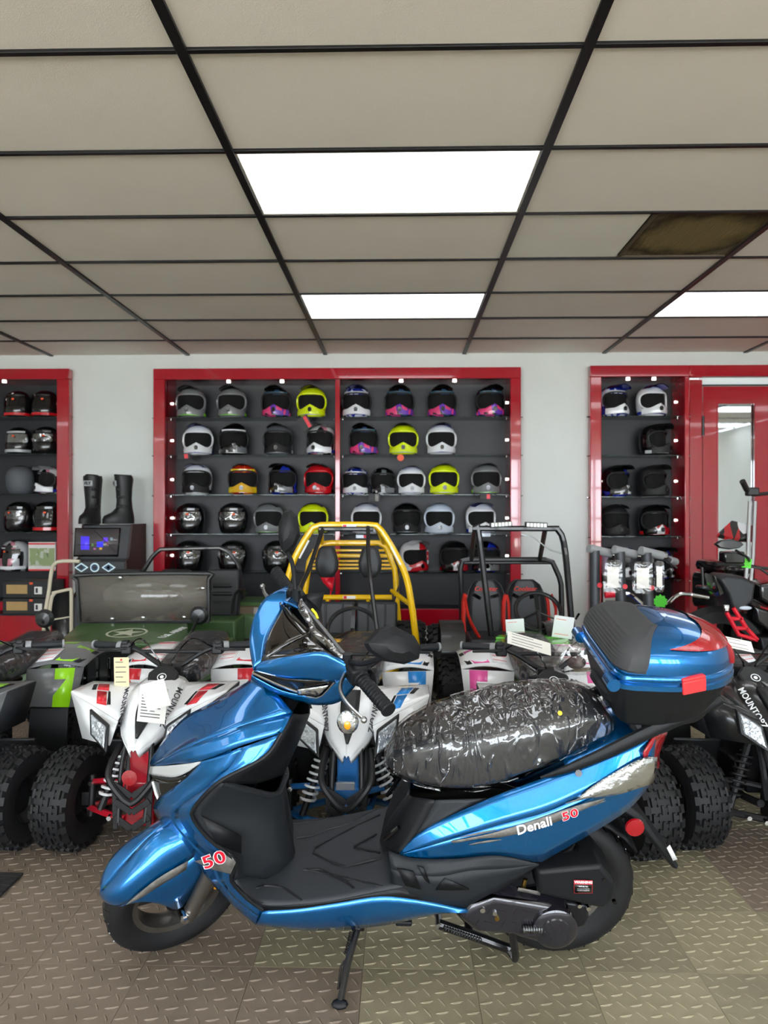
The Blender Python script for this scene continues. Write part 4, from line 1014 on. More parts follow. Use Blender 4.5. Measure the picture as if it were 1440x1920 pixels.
# ================================================================== children's quad bikes behind the scooter
def knobby(R_, w_, rim, n=24):
    """off-road tyre about the x axis: carcass and tread blocks"""
    rot = Matrix.Rotation(math.pi/2, 4, 'Y')
    car = MB().lathe([(rim, -w_*.40), (rim+.012, -w_*.5), (R_*.80, -w_*.55), (R_*.93, -w_*.48), (R_*.965, -w_*.25), (R_*.97, 0), (R_*.965, w_*.25), (R_*.93, w_*.48), (R_*.80, w_*.55), (rim+.012, w_*.5), (rim, w_*.40), (rim-.01, 0)], 40, rot, closed=True)
    kn = MB()
    for k in range(n):
        a = 2*math.pi*k/n
        for j, (x, off) in enumerate(((-.30, 0), (.30, 0), (-.02, .5))):
            aa = a + off*2*math.pi/n
            M = Matrix.Rotation(aa, 4, 'X') @ Matrix.Translation((x*w_, 0, R_*.965))
            for sx in (-1, 1): kn.box((sx*.0105, 0, .002), (.009, .030, .012), M)
            kn.box((0, 0, .001), (.012, .014, .010), M)
        for s in (-1, 1):
            M = Matrix.Rotation(a + math.pi/n, 4, 'X') @ Matrix.Translation((s*w_*.50, 0, R_*.925)) @ Matrix.Rotation(s*R(32), 4, 'Y')
            kn.box((0, 0, -.003), (.020, .028, .016), M)
    return car.mesh('tyre', 50), kn.mesh('tread_block', None)
T_ME, K_ME = knobby(.182, .122, .08, 22)
HUB_ME = MB().lathe([(.0001, -.03), (.03, -.03), (.035, -.02), (.05, -.015), (.075, -.03), (.085, -.055), (.088, -.06), (.088, .06), (.085, .055), (.06, .02), (.03, .035), (.0001, .035)], 28, Matrix.Rotation(math.pi/2, 4, 'Y')).mesh('rim', 40)
BOLT_ME = MB()
for k in range(4):
    a = math.pi/2*k
    for s in (-1, 1): BOLT_ME.cyl((s*.015, .04*math.cos(a), .04*math.sin(a)), (s*.028, .04*math.cos(a), .04*math.sin(a)), .006, 6)
BOLT_ME = BOLT_ME.mesh('lug_bolt', None)
def spring_mesh(p, q, r, turns, wire):
    p, q = Vector(p), Vector(q); d = q - p; M = frame_to(p, d); n = turns*10
    return MB().tube([M @ V(r*math.cos(2*math.pi*k/10), r*math.sin(2*math.pi*k/10), d.length*k/n) for k in range(n+1)], wire, 5)
shade_white = mat('spring_white', 'D8DADC', rough=.3, bump=.01)
foil = film('bag_film', 0.14, 10, 0.8, ridged=True)
lamp_lens = mat('quad_lamp', 'A4AAB0', rough=.08, metal=.6, coat=1, bump=.9, bscale=55)
def make_quad(label, loc, yaw, body, accent, arms, letter, steer_a=0.0, rim_m=None, seat_film=True, accent2=None, bump_ref=None):
    t = thing('quad_bike', label, 'quad bike', loc, yaw, 'small quad bikes in a row behind the scooter')
    bk = black_plastic; fr = mat('frame_black', '151517', rough=.3, coat=.4, bump=.01)
    rim_m = rim_m or fr
    # wheels
    for s in (-1, 1):
        for y, st, hw, sc_ in ((0, steer_a, .295, 1.0), (.80, 0, .285, 1.02)):
            M = Matrix.Translation((s*hw, y, .182)) @ Matrix.Rotation(st, 4, 'Z')
            w_ = inst('tyre', T_ME, rubber, t, M); inst('tread_block', K_ME, rubber, w_)
            h_ = inst('rim', HUB_ME, rim_m, t, M); inst('lug_bolt', BOLT_ME, chrome, h_)
    # frame: lower rails, front hoop, skid plate
    for s in (-1, 1):
        MB().tube([(s*.07, -.10, .20), (s*.08, .1, .17), (s*.10, .6, .18), (s*.08, .85, .30)], .014, 8, smooth=16).build('frame_rail', arms, t)
        MB().tube([(s*.055, -.12, .22), (s*.06, -.06, .40), (s*.05, .08, .52), (s*.06, .35, .50), (s*.07, .8, .44)], .013, 8, smooth=18).build('top_rail', fr, t)
        # suspension arms
        MB().tube([(s*.06, -.13, .155), (s*.15, -.08, .155), (s*.235, -.01, .15)], .0125, 8).build('lower_arm', arms, t)
        MB().tube([(s*.06, .08, .165), (s*.15, .04, .158), (s*.235, -.01, .15)], .0125, 8).build('lower_arm', arms, t)
        MB().tube([(s*.06, -.08, .255), (s*.14, -.045, .262), (s*.22, -.01, .245)], .011, 8).build('upper_arm', arms, t)
        MB().cyl((s*.225, -.02, .12), (s*.225, .0, .27), .014, 8).box((s*.245, -.005, .185), (.03, .04, .05)).build('spindle', fr, t, bevel=.003)
        for (x, y, z) in ((.235, -.03, .15), (.075, -.15, .155), (.12, -.115, .155), (.22, -.028, .245)):
            MB().cyl((s*x, y-.012, z), (s*x, y+.01, z), .009, 6).build('arm_bolt', chrome, t)
        sp0, sp1 = (s*.17, -.07, .165), (s*.085, -.035, .40)
        MB().cyl(sp0, sp1, .013, 8).build('shock_body', fr, t)
        spring_mesh(Vector(sp0).lerp(Vector(sp1), .2), Vector(sp0).lerp(Vector(sp1), .85), .026, 7, .005).build('shock_spring', shade_white if body is not fr and arms is not fr else fr, t)
        # bumper tube
        MB().tube([(s*.075, -.13, .42), (s*.085, -.20, .375), (s*.078, -.235, .335), (s*.03, -.245, .275), (s*.0, -.245, .255)], .0115, 8, smooth=18).build('bumper_tube', fr, t)
        MB().tube([(s*.045, -.16, .44), (s*.05, -.20, .34), (s*.045, -.235, .19)], .009, 8, smooth=12).build('bumper_brace', fr, t)
    # chevron skid plate: side strips joined by three Vs
    bm = MB()
    for z in (.305, .250, .195):
        for s in (-1, 1): bm.bar((0, -.238, z - .028), (s*.06, -.236, z + .012), .022, .006, (0, 1, 0))
    for s in (-1, 1): bm.bar((s*.056, -.234, .165), (s*.062, -.23, .325), .018, .006, (0, 1, 0))
    bm.build('skid_plate', fr, t, bevel=.002)
    MB().box((0, -.10, .22), (.10, .12, .16)).box((0, -.13, .36), (.075, .05, .14)).build('front_frame', arms, t, bevel=.008)
    MB().box((0, .2, .30), (.17, .42, .20)).box((0, .12, .25), (.22, .16, .12)).cyl((-.12, .25, .27), (.12, .25, .27), .07, 16).build('engine', mat('quad_engine', '1B1B1E', rough=.4, metal=.5, bump=.04), t, bevel=.01)
    if bump_ref: MB().lathe([(.0001, -.012), (.022, -.01), (.026, 0), (.0001, .002)], 18, Matrix.Translation((0, -.262, .35)) @ Matrix.Rotation(-math.pi/2, 4, 'X') @ Matrix.Rotation(math.pi, 4, 'X')).build('front_reflector', bump_ref, t) if bump_ref is lens_red else MB().box((0, -.262, .345), (.062, .012, .026)).build('front_reflector', bump_ref, t, bevel=.002)
    # bodywork
    ridge = [(0, .16, .605), (0, .02, .572), (0, -.12, .505), (0, -.225, .425)]
    edge = [(.075, .16, .59), (.092, .02, .565), (.078, -.12, .475), (.012, -.222, .42)]
    low = [(.10, .16, .56), (.108, .02, .53), (.082, -.10, .45), (.014, -.205, .40)]
    for s in (1, -1):
        mx = lambda l: [V(s*a, b, c) for a, b, c in l]
        MB().patch([mx(ridge), mx([(a*.55, b, c + .012) for a, b, c in edge]), mx(edge)], 14, 5).patch([mx(edge), mx(low)], 14, 3).build('nose_cowl', body, t, thick=.005)
        # front mudguard: a flat wing and a drop face beside the lamp
        P = mx([(.088, .10, .585), (.29, .17, .575), (.285, -.05, .59), (.085, -.13, .505)])
        def wing(u, v, off=0.0):
            a = P[0].lerp(P[1], u); b = P[3].lerp(P[2], u); p = a.lerp(b, v)
            return p + V(0, 0, .018*math.sin(math.pi*v)*math.sin(math.pi*min(1, u*1.1)) + off)
        MB().grid([[wing(i/8, j/6) for i in range(9)] for j in range(7)]).build('front_mudguard', body, t, thick=.005)
        dr = mx([(.285, -.05, .588), (.085, -.13, .503), (.10, -.17, .43), (.235, -.07, .425)])
        MB().grid([[dr[0], dr[1]], [dr[3], dr[2]]]).build('mudguard_skirt', body, t, thick=.004)
        sd = mx([(.285, -.05, .588), (.235, -.07, .425), (.27, .12, .43), (.29, .17, .573)])
        MB().grid([[sd[0], sd[1]], [sd[3], sd[2]]]).build('mudguard_side', mgrey if body is not black_plastic else bk, t, thick=.004)
        for (uv, mm) in (([(.50, .30), (.72, .34), (.62, .62), (.40, .55)], accent), ([(.42, .60), (.60, .66), (.48, .95), (.30, .88)], accent), ([(.74, .34), (.82, .36), (.72, .66), (.64, .63)], mblack), ([(.36, .56), (.40, .57), (.30, .86), (.24, .82)], mblack)):
            q = [wing(u, v, .0045) for u, v in uv]; MB().grid([[q[0], q[1]], [q[3], q[2]]]).build('wing_graphic', mm, t, thick=.001)
        # headlamp
        hl_ = mx([(.100, -.165, .503), (.178, -.135, .553), (.170, -.15, .468), (.092, -.205, .420)])
        o_ = V(0, -.012, 0)
        MB().loft([[p for p in hl_], [p + o_*1.6 for p in hl_]]).build('lamp_bezel', bk, t, bevel=.004)
        ce = sum(hl_, V(0, 0, 0))/4
        MB().loft([[p.lerp(ce, .16) + o_*1.4 for p in hl_], [p.lerp(ce, .24) + o_*2.1 for p in hl_]]).build('headlamp', lamp_lens, t, bevel=.004)
        # rear mudguard with decals
        Q = mx([(.10, .50, .55), (.33, .56, .545), (.34, .92, .555), (.11, .98, .575)])
        def rear(u, v, off=0.0):
            a = Q[0].lerp(Q[1], u); b = Q[3].lerp(Q[2], u); p = a.lerp(b, v)
            return p + V(0, 0, .05*math.sin(math.pi*v)*(1 - u*.6) + .02*math.sin(math.pi*u) + off)
        MB().grid([[rear(i/7, j/8) for i in range(8)] for j in range(9)]).build('rear_mudguard', body, t, thick=.005)
        fd = mx([(.33, .56, .545), (.10, .50, .55), (.12, .44, .40), (.31, .50, .38)])
        MB().grid([[fd[0], fd[1]], [fd[3], fd[2]]]).build('rear_apron', body if body is not black_plastic else bk, t, thick=.005)
        for (uv, mm) in (([(.45, .05), (.75, .05), (.9, .5), (.6, .5)], accent), ([(.78, .05), (.88, .05), (1, .5), (.92, .5)], mblack), ([(.1, .55), (.45, .55), (.5, .95), (.15, .95)], accent2 or accent)):
            q = [rear(u, v, .006) for u, v in uv]; MB().grid([[q[0], q[1]], [q[3], q[2]]]).build('rear_graphic', mm, t, thick=.001)
        fq = [fd[0].lerp(fd[1], k) for k in (.15, .5)] + [fd[3].lerp(fd[2], k) for k in (.45, .1)]
        MB().grid([[fq[0] + V(0, -.005, 0), fq[1] + V(0, -.005, 0)], [fq[3] + V(0, -.005, 0), fq[2] + V(0, -.005, 0)]]).build('apron_graphic', accent, t, thick=.001)
        wq = [rear(u, v, .007) for u, v in ((.1, .06), (.4, .06), (.42, .32), (.12, .32))]
        wl_ = MB().grid([[wq[0], wq[1]], [wq[3], wq[2]]]).build('warning_label', decal_white, t, thick=.001)
        for k in range(3):
            a_, b_ = rear(.12, .11 + .08*k, .0085), rear(.38, .11 + .08*k, .0085); MB().bar(a_, b_, .004, .0012).build('label_line', decal_red, wl_)
        # footwell with heel guard
        MB().box((s*.21, .33, .185), (.16, .34, .018)).box((s*.20, .49, .28), (.17, .015, .2), rx=R(-8)).box((s*.21, .17, .26), (.18, .012, .2), rx=R(18)).build('footwell', bk, t, bevel=.004)
        # bars
        MB().tube([(0, .235, .62), (s*.04, .235, .625), (s*.13, .25, .680), (s*.20, .265, .697), (s*.30, .30, .697)], .0105, 8, smooth=16).build('handlebar', fr, t)
        MB().cyl((s*.225, .272, .697), (s*.335, .312, .697), .0155, 12).build('grip', mgrey, t, bevel=.002)
        MB().cyl((s*.335, .312, .697), (s*.343, .315, .697), .018, 12).build('grip_cap', mat('grip_grey', '8A8C8E', rough=.5, bump=.03), t)
        MB().cyl((s*.205, .266, .697), (s*.225, .273, .697), .021, 12).build('grip_flange', mat('grip_grey', '8A8C8E', rough=.5, bump=.03), t)
        MB().box((s*.185, .262, .693), (.045, .05, .05)).box((s*.19, .25, .717), (.03, .03, .018)).build('switch_box', bk, t, bevel=.006)
        MB().tube([(s*.18, .24, .695), (s*.22, .225, .693), (s*.30, .245, .687)], .006, 6, smooth=10).build('brake_lever', fr, t)
        MB().tube([(s*.17, .235, .700), (s*.10, .17, .745), (s*.03, .16, .665), (s*.02, .17, .62)], .0032, 5, smooth=16).build('cable', gblack, t)
        if letter:
            me = text_mesh('MOUNTOPZ', .032, .0006, 'CENTER', 0, .0005, 1.05)
            a, b = V(s*.092, .0, .575), V(s*.072, -.14, .482)
            x_ = (b - a) if s > 0 else (b - a)
            nrm = V(s*.55, -.25, .8)
            inst('lettering', me, letter, t, basis((a+b)/2 + nrm.normalized()*.012, x_, nrm.cross(x_)))
    MB().box((0, .235, .612), (.09, .05, .03)).cyl((0, .235, .61), (0, .12, .40), .016, 10).build('steering_stem', fr, t, bevel=.003)
    MB().tube([(-.125, .245, .680), (.125, .245, .680)], .008, 8).build('crossbar', fr, t)
    pod = MB().prism([(-.05, -.045), (.05, -.045), (.06, .02), (.03, .055), (-.03, .055), (-.06, .02)], 0, .03, Matrix.Translation((0, .13, .585)) @ Matrix.Rotation(R(38), 4, 'X')).build('pod_cover', bk, t, bevel=.008)
    Mr = Matrix.Translation((0, .13, .585)) @ Matrix.Rotation(R(38), 4, 'X') @ Matrix.Translation((0, -.005, .0315))
    em = MB().lathe([(.015, 0), (.018, 0), (.018, .0012), (.015, .0012)], 20, Mr, closed=True).lathe([(.0001, 0), (.008, 0), (.008, .0012), (.0001, .0012)], 6, Mr).build('emblem', decal_white, t)
    ins = MB().patch([[V(-.035, .02, .588), V(-.03, -.10, .527), V(-.004, -.19, .462)], [V(.035, .02, .588), V(.03, -.10, .527), V(.004, -.19, .462)]], 10, 4).build('nose_insert', bk, t, thick=.012)
    # seat and its film
    def seat_s(g=0.0):
        out = []
        for y, w_, zt, zb in ((.28, .05, .60, .54), (.33, .085, .625, .52), (.45, .10, .628, .52), (.62, .115, .625, .52), (.78, .12, .635, .53), (.90, .10, .655, .55), (.95, .06, .64, .57)):
            out.append([V((w_ + g)*c_, y + (g if y > .9 else -g if y < .3 else 0), (zt+zb)/2 + ((zt-zb)/2 + g)*s_) for c_, s_ in [(math.copysign(abs(math.cos(a))**.5, math.cos(a)), math.copysign(abs(math.sin(a))**.5, math.sin(a))) for a in [2*math.pi*k/16 for k in range(16)]]])
        return out
    MB().loft(seat_s()).build('seat', seat_m, t, smooth=60)
    if seat_film: MB().loft(seat_s(.007)).build('seat_film', foil, t, smooth=60)
    return t
pearl = mat('quad_white', 'E9EBED', rough=.22, coat=.7, bump=.004)
grey_body = mat('quad_grey', '6A6C6E', rough=.35, coat=.4, bump=.02)
blk_body = mat('quad_black', '1A1B1D', rough=.3, coat=.5, bump=.02)
acc_red = mat('acc_red', 'CF1F2E', rough=.3, coat=.5, var=.02); acc_blue = mat('acc_blue', '1C86D8', rough=.3, coat=.5, var=.02)
acc_pink = mat('acc_pink', 'EE5AA8', rough=.35, coat=.5, var=.02); acc_green = mat('acc_green', '9BE01E', rough=.35, coat=.5, var=.02)
arm_red = mat('arm_red', 'A81828', rough=.25, coat=.6, bump=.01); arm_blue = mat('arm_blue', '2468A8', rough=.3, coat=.5, bump=.01); arm_green = mat('arm_green', '6FAE1C', rough=.3, coat=.5, bump=.01)
frb = mat('frame_black', '151517')
make_quad('grey and lime green quad bike cut by the left edge', (-1.735, 2.64, 0), R(3), grey_body, acc_green, arm_green, None, R(-12), bump_ref=None, rim_m=frb)
make_quad('white and red quad bike with paper tags on its handlebar', (-.925, 2.66, 0), R(2), pearl, acc_red, arm_red, ink, R(-10), bump_ref=lens_red)
make_quad('white and blue quad bike seen behind the scooter handlebar', (-.180, 2.62, 0), R(0), pearl, acc_blue, arm_blue, ink, R(-4), bump_ref=mat('smoke_reflector', '6A6C70', rough=.2, coat=1, bump=.1, bscale=100))
make_quad('white and pink quad bike behind the wrapped scooter seat', (.585, 2.64, 0), R(-2), pearl, acc_pink, frb, ink, R(12))
make_quad('all black quad bike at the right edge behind the top case', (1.375, 2.70, 0), R(-3), blk_body, blk_body, frb, decal_white, R(14), seat_film=False)
# ================================================================== helmets on the glass shelves
def ring_pt(t, a, bf, bb, z, sharp=1.0):
    x, c = math.sin(t), math.cos(t)
    return V(a*x, (-bf if c > 0 else bb)*abs(c)**sharp, z)
HZ = [(0.0, .088, .10, .09), (.012, .102, .125, .11), (.04, .116, .140, .13), (.075, .122, .142, .145), (.105, .126, .134, .152), (.13, .128, .128, .155), (.16, .127, .124, .154), (.188, .121, .118, .148), (.212, .110, .108, .134), (.234, .090, .088, .110), (.250, .060, .058, .075), (.258, .025, .024, .03)]
def helmet_meshes():
    N = 40; me = {}
    def shell(port, z0, z1):
        bm = MB(); rows = [[ring_pt(2*math.pi*k/N, a, bf, bb, z, .85 if z < .1 else 1.0) for k in range(N)] for z, a, bf, bb in HZ]
        base = 0
        for q in rows: bm.v += q
        for i in range(len(rows) - 1):
            zc = (HZ[i][0] + HZ[i+1][0])/2
            for k in range(N):
                tt = abs(((2*math.pi*(k + .5)/N + math.pi) % (2*math.pi)) - math.pi)
                if z0 < zc < z1 and tt < port: continue
                bm.f.append((i*N + k, i*N + (k+1) % N, (i+1)*N + (k+1) % N, (i+1)*N + k))
        bm.f.append(tuple((len(rows)-1)*N + k for k in range(N)))
        return bm.mesh('shell', 60)
    me['shell'] = shell(R(76), .055, .2)
    me['shell_full'] = shell(R(64), .105, .188)
    me['lining'] = MB().loft([[ring_pt(2*math.pi*k/24, a*.90, bf*.80, bb*.9, z + .003) for k in range(24)] for z, a, bf, bb in HZ]).mesh('lining', 60)
    # rolled edge of the eye port
    def port(p, z0, z1, off):
        pts = []
        for i in range(28):
            a = 2*math.pi*i/28; t = p*math.copysign(abs(math.cos(a))**.6, math.cos(a)); z = (z0+z1)/2 + (z1-z0)/2*math.copysign(abs(math.sin(a))**.7, math.sin(a))
            j = max(0, min(len(HZ)-2, next((q for q in range(len(HZ)-1) if HZ[q][0] <= z <= HZ[q+1][0]), 0)))
            f = (z - HZ[j][0])/(HZ[j+1][0] - HZ[j][0]); L_ = [HZ[j][m]*(1-f) + HZ[j+1][m]*f for m in range(4)]
            pts.append(ring_pt(t, L_[1] + off, L_[2] + off, L_[3], z - .018*(1 - (t/p)**2) * (1 if math.sin(a) < 0 else 0)))
        return pts
    me['rim'] = MB().tube(port(R(76), .062, .200, .001), .0085, 6, closed=True).mesh('port_rim', 60)
    # chin bar: a wedge rising from the cheeks to a nose guard
    bm = MB(); secs = []
    for i in range(13):
        t = R(-72 + 12*i); u = abs(t)/R(72); b = .148 + .040*(1-u)**1.3; top = .062 + .004*(1-u) + (.034*max(0, 1-u*2.2)); bot = .012 + .008*(1-u)
        a = .124
        o = lambda rr, z: V((a + (rr - .142)*.3)*math.sin(t), -rr*math.cos(t)**.8 if math.cos(t) > 0 else 0, z)
        secs.append([o(b-.028, bot), o(b-.004, bot), o(b+.004, (bot+top)/2), o(b-.006, top), o(b-.028, top)])
    bm.loft(secs); me['chin'] = bm.mesh('chin_bar', 40)
    me['vent'] = MB().prism([(-.012, -.016), (.012, -.016), (.017, .006), (.009, .02), (-.009, .02), (-.017, .006)], 0, .008, Matrix.Translation((0, -.190, .054)) @ Matrix.Rotation(math.pi/2, 4, 'X')).mesh('chin_vent', 30)
    # peak
    rows = []
    for i in range(9):
        u = -1 + 2*i/8
        rows.append([V(u*(.098 - .012*v), -.03 - .155*v*(1 - .15*u*u), .268 - .032*u*u - .004*v*v) for v in (0, .25, .5, .75, 1)])
    bm = MB().grid(rows); bm2 = MB().grid([[p + V(0, .004, -.008) for p in q] for q in rows], flip=True); bm.add(bm2.v, bm2.f)
    me['peak'] = bm.mesh('peak', 40)
    # visor for road helmets
    G = [[ring_pt(R(-70 + 7*k), L_[1]*1.03, L_[2]*1.035, L_[3], L_[0]) for k in range(21)] for L_ in [(z, a, bf, bb) for z, a, bf, bb in HZ if .10 <= z <= .19]]
    me['visor'] = MB().grid(G).mesh('visor', 60)
    G = [[ring_pt(R(-60 + 6*k), .139, .142, .15, z - .012*(k-10)**2/100*0) for k in range(21)] for z in (.112, .122, .14, .165, .176, .182)]
    me['film'] = MB().grid(G).mesh('visor_film', 60)
    me['stripe'] = MB().grid([[ring_pt(R(-95 + 9.5*k), .121 + .004, .144 + .004, .14, z, .9) for k in range(21)] for z in (.014, .026, .040)]).mesh('chin_stripe', 60)
    me['sticker'] = MB().prism([(-.012, -.008), (.012, -.008), (.012, .008), (-.012, .008)], 0, .002, Matrix.Translation((.03, -.147, .165)) @ Matrix.Rotation(math.pi/2, 4, 'X') ).mesh('sticker', None)
    me['brow'] = MB().grid([[ring_pt(R(-62 + 6.2*k), .112 + .004, .11 + .004, .13, z) for k in range(21)] for z in (.192, .205, .216)]).mesh('brow_graphic', 60)
    return me
HM = helmet_meshes()
def graphic(name, c1, c2, scale=18, c3=None):
    """glossy lacquer with printed shapes"""
    if name in MATS: return MATS[name]
    m = mat(name, c1, rough=.2, coat=.8); n, l = m.node_tree.nodes, m.node_tree.links
    tc = n.new('ShaderNodeTexCoord'); vo = n.new('ShaderNodeTexVoronoi'); vo.inputs['Scale'].default_value = scale
    mp = n.new('ShaderNodeMapping'); mp.inputs['Rotation'].default_value = (0.5, 0.7, 0.3); mp.inputs['Scale'].default_value = (1, 1, .45)
    l.new(tc.outputs['Object'], mp.inputs['Vector']); l.new(mp.outputs['Vector'], vo.inputs['Vector'])
    rp = n.new('ShaderNodeValToRGB'); rp.color_ramp.interpolation = 'CONSTANT'
    e = rp.color_ramp.elements; e[0].color = srgb(c1); e[1].position = .58; e[1].color = srgb(c2)
    if c3: k = e.new(.80); k.color = srgb(c3)
    l.new(vo.outputs['Color'], rp.inputs['Fac']); l.new(rp.outputs['Color'], n['Principled BSDF'].inputs['Base Color'])
    return m
def lac(name, c): return mat('lacquer_' + name, c, rough=.22, coat=.7, bump=.004)
hk = lac('black', '121214'); hw_ = lac('white', 'DDE0E4'); hg = lac('grey', '75787A'); hy = lac('neon', 'D6EA12'); hb = lac('blue', '1B2A8C'); hr = lac('red', 'C0141E'); hl_ = lac('lime', '78D81A')
hpb = lac('pale_blue', 'C4CEDC'); hmat = mat('matte_grey', '55595F', rough=.6, bump=.03); hmb = mat('matte_black', '1A1A1C', rough=.6, bump=.03); hsv = lac('silver', 'A8ACB0')
g_pink = graphic('g_pink', 'E0437C', '6A3AB0', 22, '20182A'); g_pdk = graphic('g_pink_dark', '17151D', '2E4A6E', 16, 'B23A78')
g_bw = graphic('g_blue_white', '22308E', 'C9CFE2', 30); g_or = graphic('g_orange', 'B82A18', 'E07A1E', 26, '2A1410'); g_yel = graphic('g_yellow', 'E2C81A', 'D8A81E', 14)
g_ks = graphic('g_black_silver', '151517', '6E7276', 20, 'C8CCCE'); g_kb = graphic('g_black_blue', '101014', '1C2FA8', 14); g_kr = graphic('g_black_red', '151214', 'A81822', 16, 'C8C8CA'); g_wr = graphic('g_white_red', 'D8D8DA', 'C01824', 14)
g_wk = graphic('g_white_black', 'B8BABC', '1A1A1E', 14, 'C07A8A')
visor_film = film('visor_wrap', .32, 16, .7, ridged=True); visor_dark = mat('visor_dark', '0A0A0C', rough=.05, coat=1, bump=.003); visor_silver = mat('visor_silver', '9CA0A2', rough=.1, metal=.8, coat=.5, bump=.02)
or_st = mat('orange_sticker', 'E8562A', rough=.5, var=.03)
KIND = {  # shell, chin, peak, stripe, brow
    'grey and lime motocross': (hg, hg, hk, hl_, None), 'neon yellow motocross': (hy, hy, hk, hsv, None), 'black and pink motocross': (g_pdk, g_pink, hk, g_pink, lac('teal', '2E5566')),
    'white and blue motocross': (hw_, hw_, hb, hb, None), 'blue striped motocross': (g_bw, hw_, hb, hb, hsv), 'black and white motocross': (hk, g_ks, hk, hw_, hw_),
    'charcoal motocross': (hmat, hmb, hk, hsv, None), 'white and silver motocross': (g_wk, hw_, hsv, hb, None), 'white and dark motocross': (hw_, hmb, g_bw, hk, None),
    'orange and yellow motocross': (g_or, g_yel, g_or, g_or, g_yel), 'black and blue motocross': (g_kb, g_ks, hk, hb, None), 'red motocross': (hr, hr, hk, hk, None),
    'black and silver motocross': (g_ks, g_ks, hk, hk, None), 'plain black motocross': (hk, hmb, hk, hsv, None), 'pale silver motocross': (hpb, hpb, hpb, hpb, None),
    'white and red motocross': (g_wr, g_wr, hw_, hr, None), 'black and red motocross': (hk, g_kr, hk, hr, None), 'matte black motocross': (hmb, hmb, hmb, hmb, None), 'white and purple motocross': (lac('lilac', 'B8AEC8'), hw_, lac('lilac', 'B8AEC8'), hk, None),
    'black full-face': (hk, None, None, None, None), 'black and red full-face': (hk, None, None, hr, None), 'matte grey full-face': (hmat, None, None, None, None), 'black and white graphic full-face': (g_wk, None, None, hw_, None), 'black silver-visor full-face': (hk, None, None, hsv, None)}
def helmet(kind, x, y, z, label, group, turn=0.0, vis=None, tilt=0.0, sticker=True, sx=1.0):
    sh, ch, pk, stp, brow = KIND[kind]
    t = thing('helmet', label, 'helmet', (x, y, z), turn, group); t.scale = (1.04*sx, .86*sx, 1.06*sx)
    if tilt: t.rotation_euler = (0, tilt, turn)
    inst('lining', HM['lining'], mat('lining_black', '060607', rough=.9, bump=.05), t)
    if ch:
        inst('shell', HM['shell'], sh, t); inst('chin_bar', HM['chin'], ch, t); inst('chin_vent', HM['vent'], gblack, t)
        inst('port_rim', HM['rim'], sh if kind in ('grey and lime motocross', 'neon yellow motocross', 'white and blue motocross', 'red motocross', 'white and red motocross') else hmb if kind != 'pale silver motocross' else hpb, t)
        inst('peak', HM['peak'], pk, t)
        if brow: inst('brow_graphic', HM['brow'], brow, t)
    else:
        inst('shell', HM['shell_full'], sh, t); inst('visor', HM['visor'], vis or visor_dark, t)
        if vis is None and kind == 'black full-face': inst('visor_film', HM['film'], visor_film, t)
        inst('brow_graphic', HM['brow'], hsv if stp is hsv else hk, t)
        if sticker: inst('sticker', HM['sticker'], or_st, t)
    if stp: inst('chin_stripe', HM['stripe'], stp, t)
    return t
ORD = ['first', 'second', 'third', 'fourth', 'fifth']
ROWN = ['top', 'second', 'third', 'fourth', 'fifth']
def shelf_row(bay, row, shelf_y, items, base_n=0):
    z = PZ(shelf_y, YF+0.07) + .0005
    for k, it in enumerate(items):
        px, kind = it[0], it[1]; o = it[2] if len(it) > 2 else {}
        Y = YF + .155
        nm = '%s helmet, %s from left on %s shelf, %s' % (kind, ORD[k], ROWN[row], bay)
        helmet(kind, at(px, 960, Y - .05).x, Y + .02, z, nm, 'helmets on the %s shelf, %s' % (ROWN[row], bay), turn=R(o.get('turn', 0)), vis=o.get('vis'), tilt=R(o.get('tilt', 0)), sx=o.get('sx', 1.0))
GL, NY, BP, WB, BWS = 'grey and lime motocross', 'neon yellow motocross', 'black and pink motocross', 'white and blue motocross', 'blue striped motocross'
KF = 'black full-face'
A_ = 'left bay of wide cabinet'; B_ = 'right bay of wide cabinet'; C_ = 'narrow cabinet by door'; D_ = 'cabinet at left edge'
shelf_row(A_, 0, SHY[0], [(355, GL), (432, GL), (516, BP), (583, NY)])
shelf_row(A_, 1, SHY[1], [(368, WB, {'turn': 8}), (434, 'black and white motocross', {'turn': 18}), (520, 'charcoal motocross'), (601, 'white and silver motocross', {'turn': -20})])
shelf_row(A_, 2, SHY[2], [(366, 'white and dark motocross'), (453, 'orange and yellow motocross', {'turn': 6}), (529, 'black and blue motocross', {'turn': -14}), (597, 'red motocross', {'turn': -8})])
shelf_row(A_, 3, SHY[3], [(352, KF, {'turn': -8}), (434, KF), (502, GL), (586, NY)])
shelf_row(A_, 4, SHY[4], [(350, KF), (433, KF, {'turn': 5}), (517, KF, {'turn': -5})])
shelf_row(B_, 0, SHY[0], [(668, BWS), (749, BP), (829, BP), (920, BP, {'turn': 10})])
shelf_row(B_, 1, SHY[1], [(682, BP, {'turn': -6}), (756, NY), (828, WB)])
shelf_row(B_, 2, SHY[2], [(666, BWS, {'sx': .9}), (718, 'black and silver motocross', {'sx': .88}), (771, WB, {'turn': 3, 'sx': .93}), (833, NY), (913, GL)])
shelf_row(B_, 3, SHY[3], [(686, WB, {'turn': 5}), (763, 'plain black motocross'), (824, 'pale silver motocross'), (902, WB, {'turn': 12})])
shelf_row(B_, 4, SHY[4], [(776, 'white and red motocross', {'turn': 28}), (852, 'black and red motocross', {'turn': 10}), (912, 'black and blue motocross')])
shelf_row(C_, 0, 781, [(1154, BWS, {'turn': 22}), (1226, WB, {'turn': 12})])
shelf_row(C_, 1, 854, [(1232, 'plain black motocross', {'turn': 40})])
shelf_row(C_, 2, 931, [(1159, 'black and blue motocross', {'turn': 30}), (1229, 'matte black motocross', {'turn': 25})])
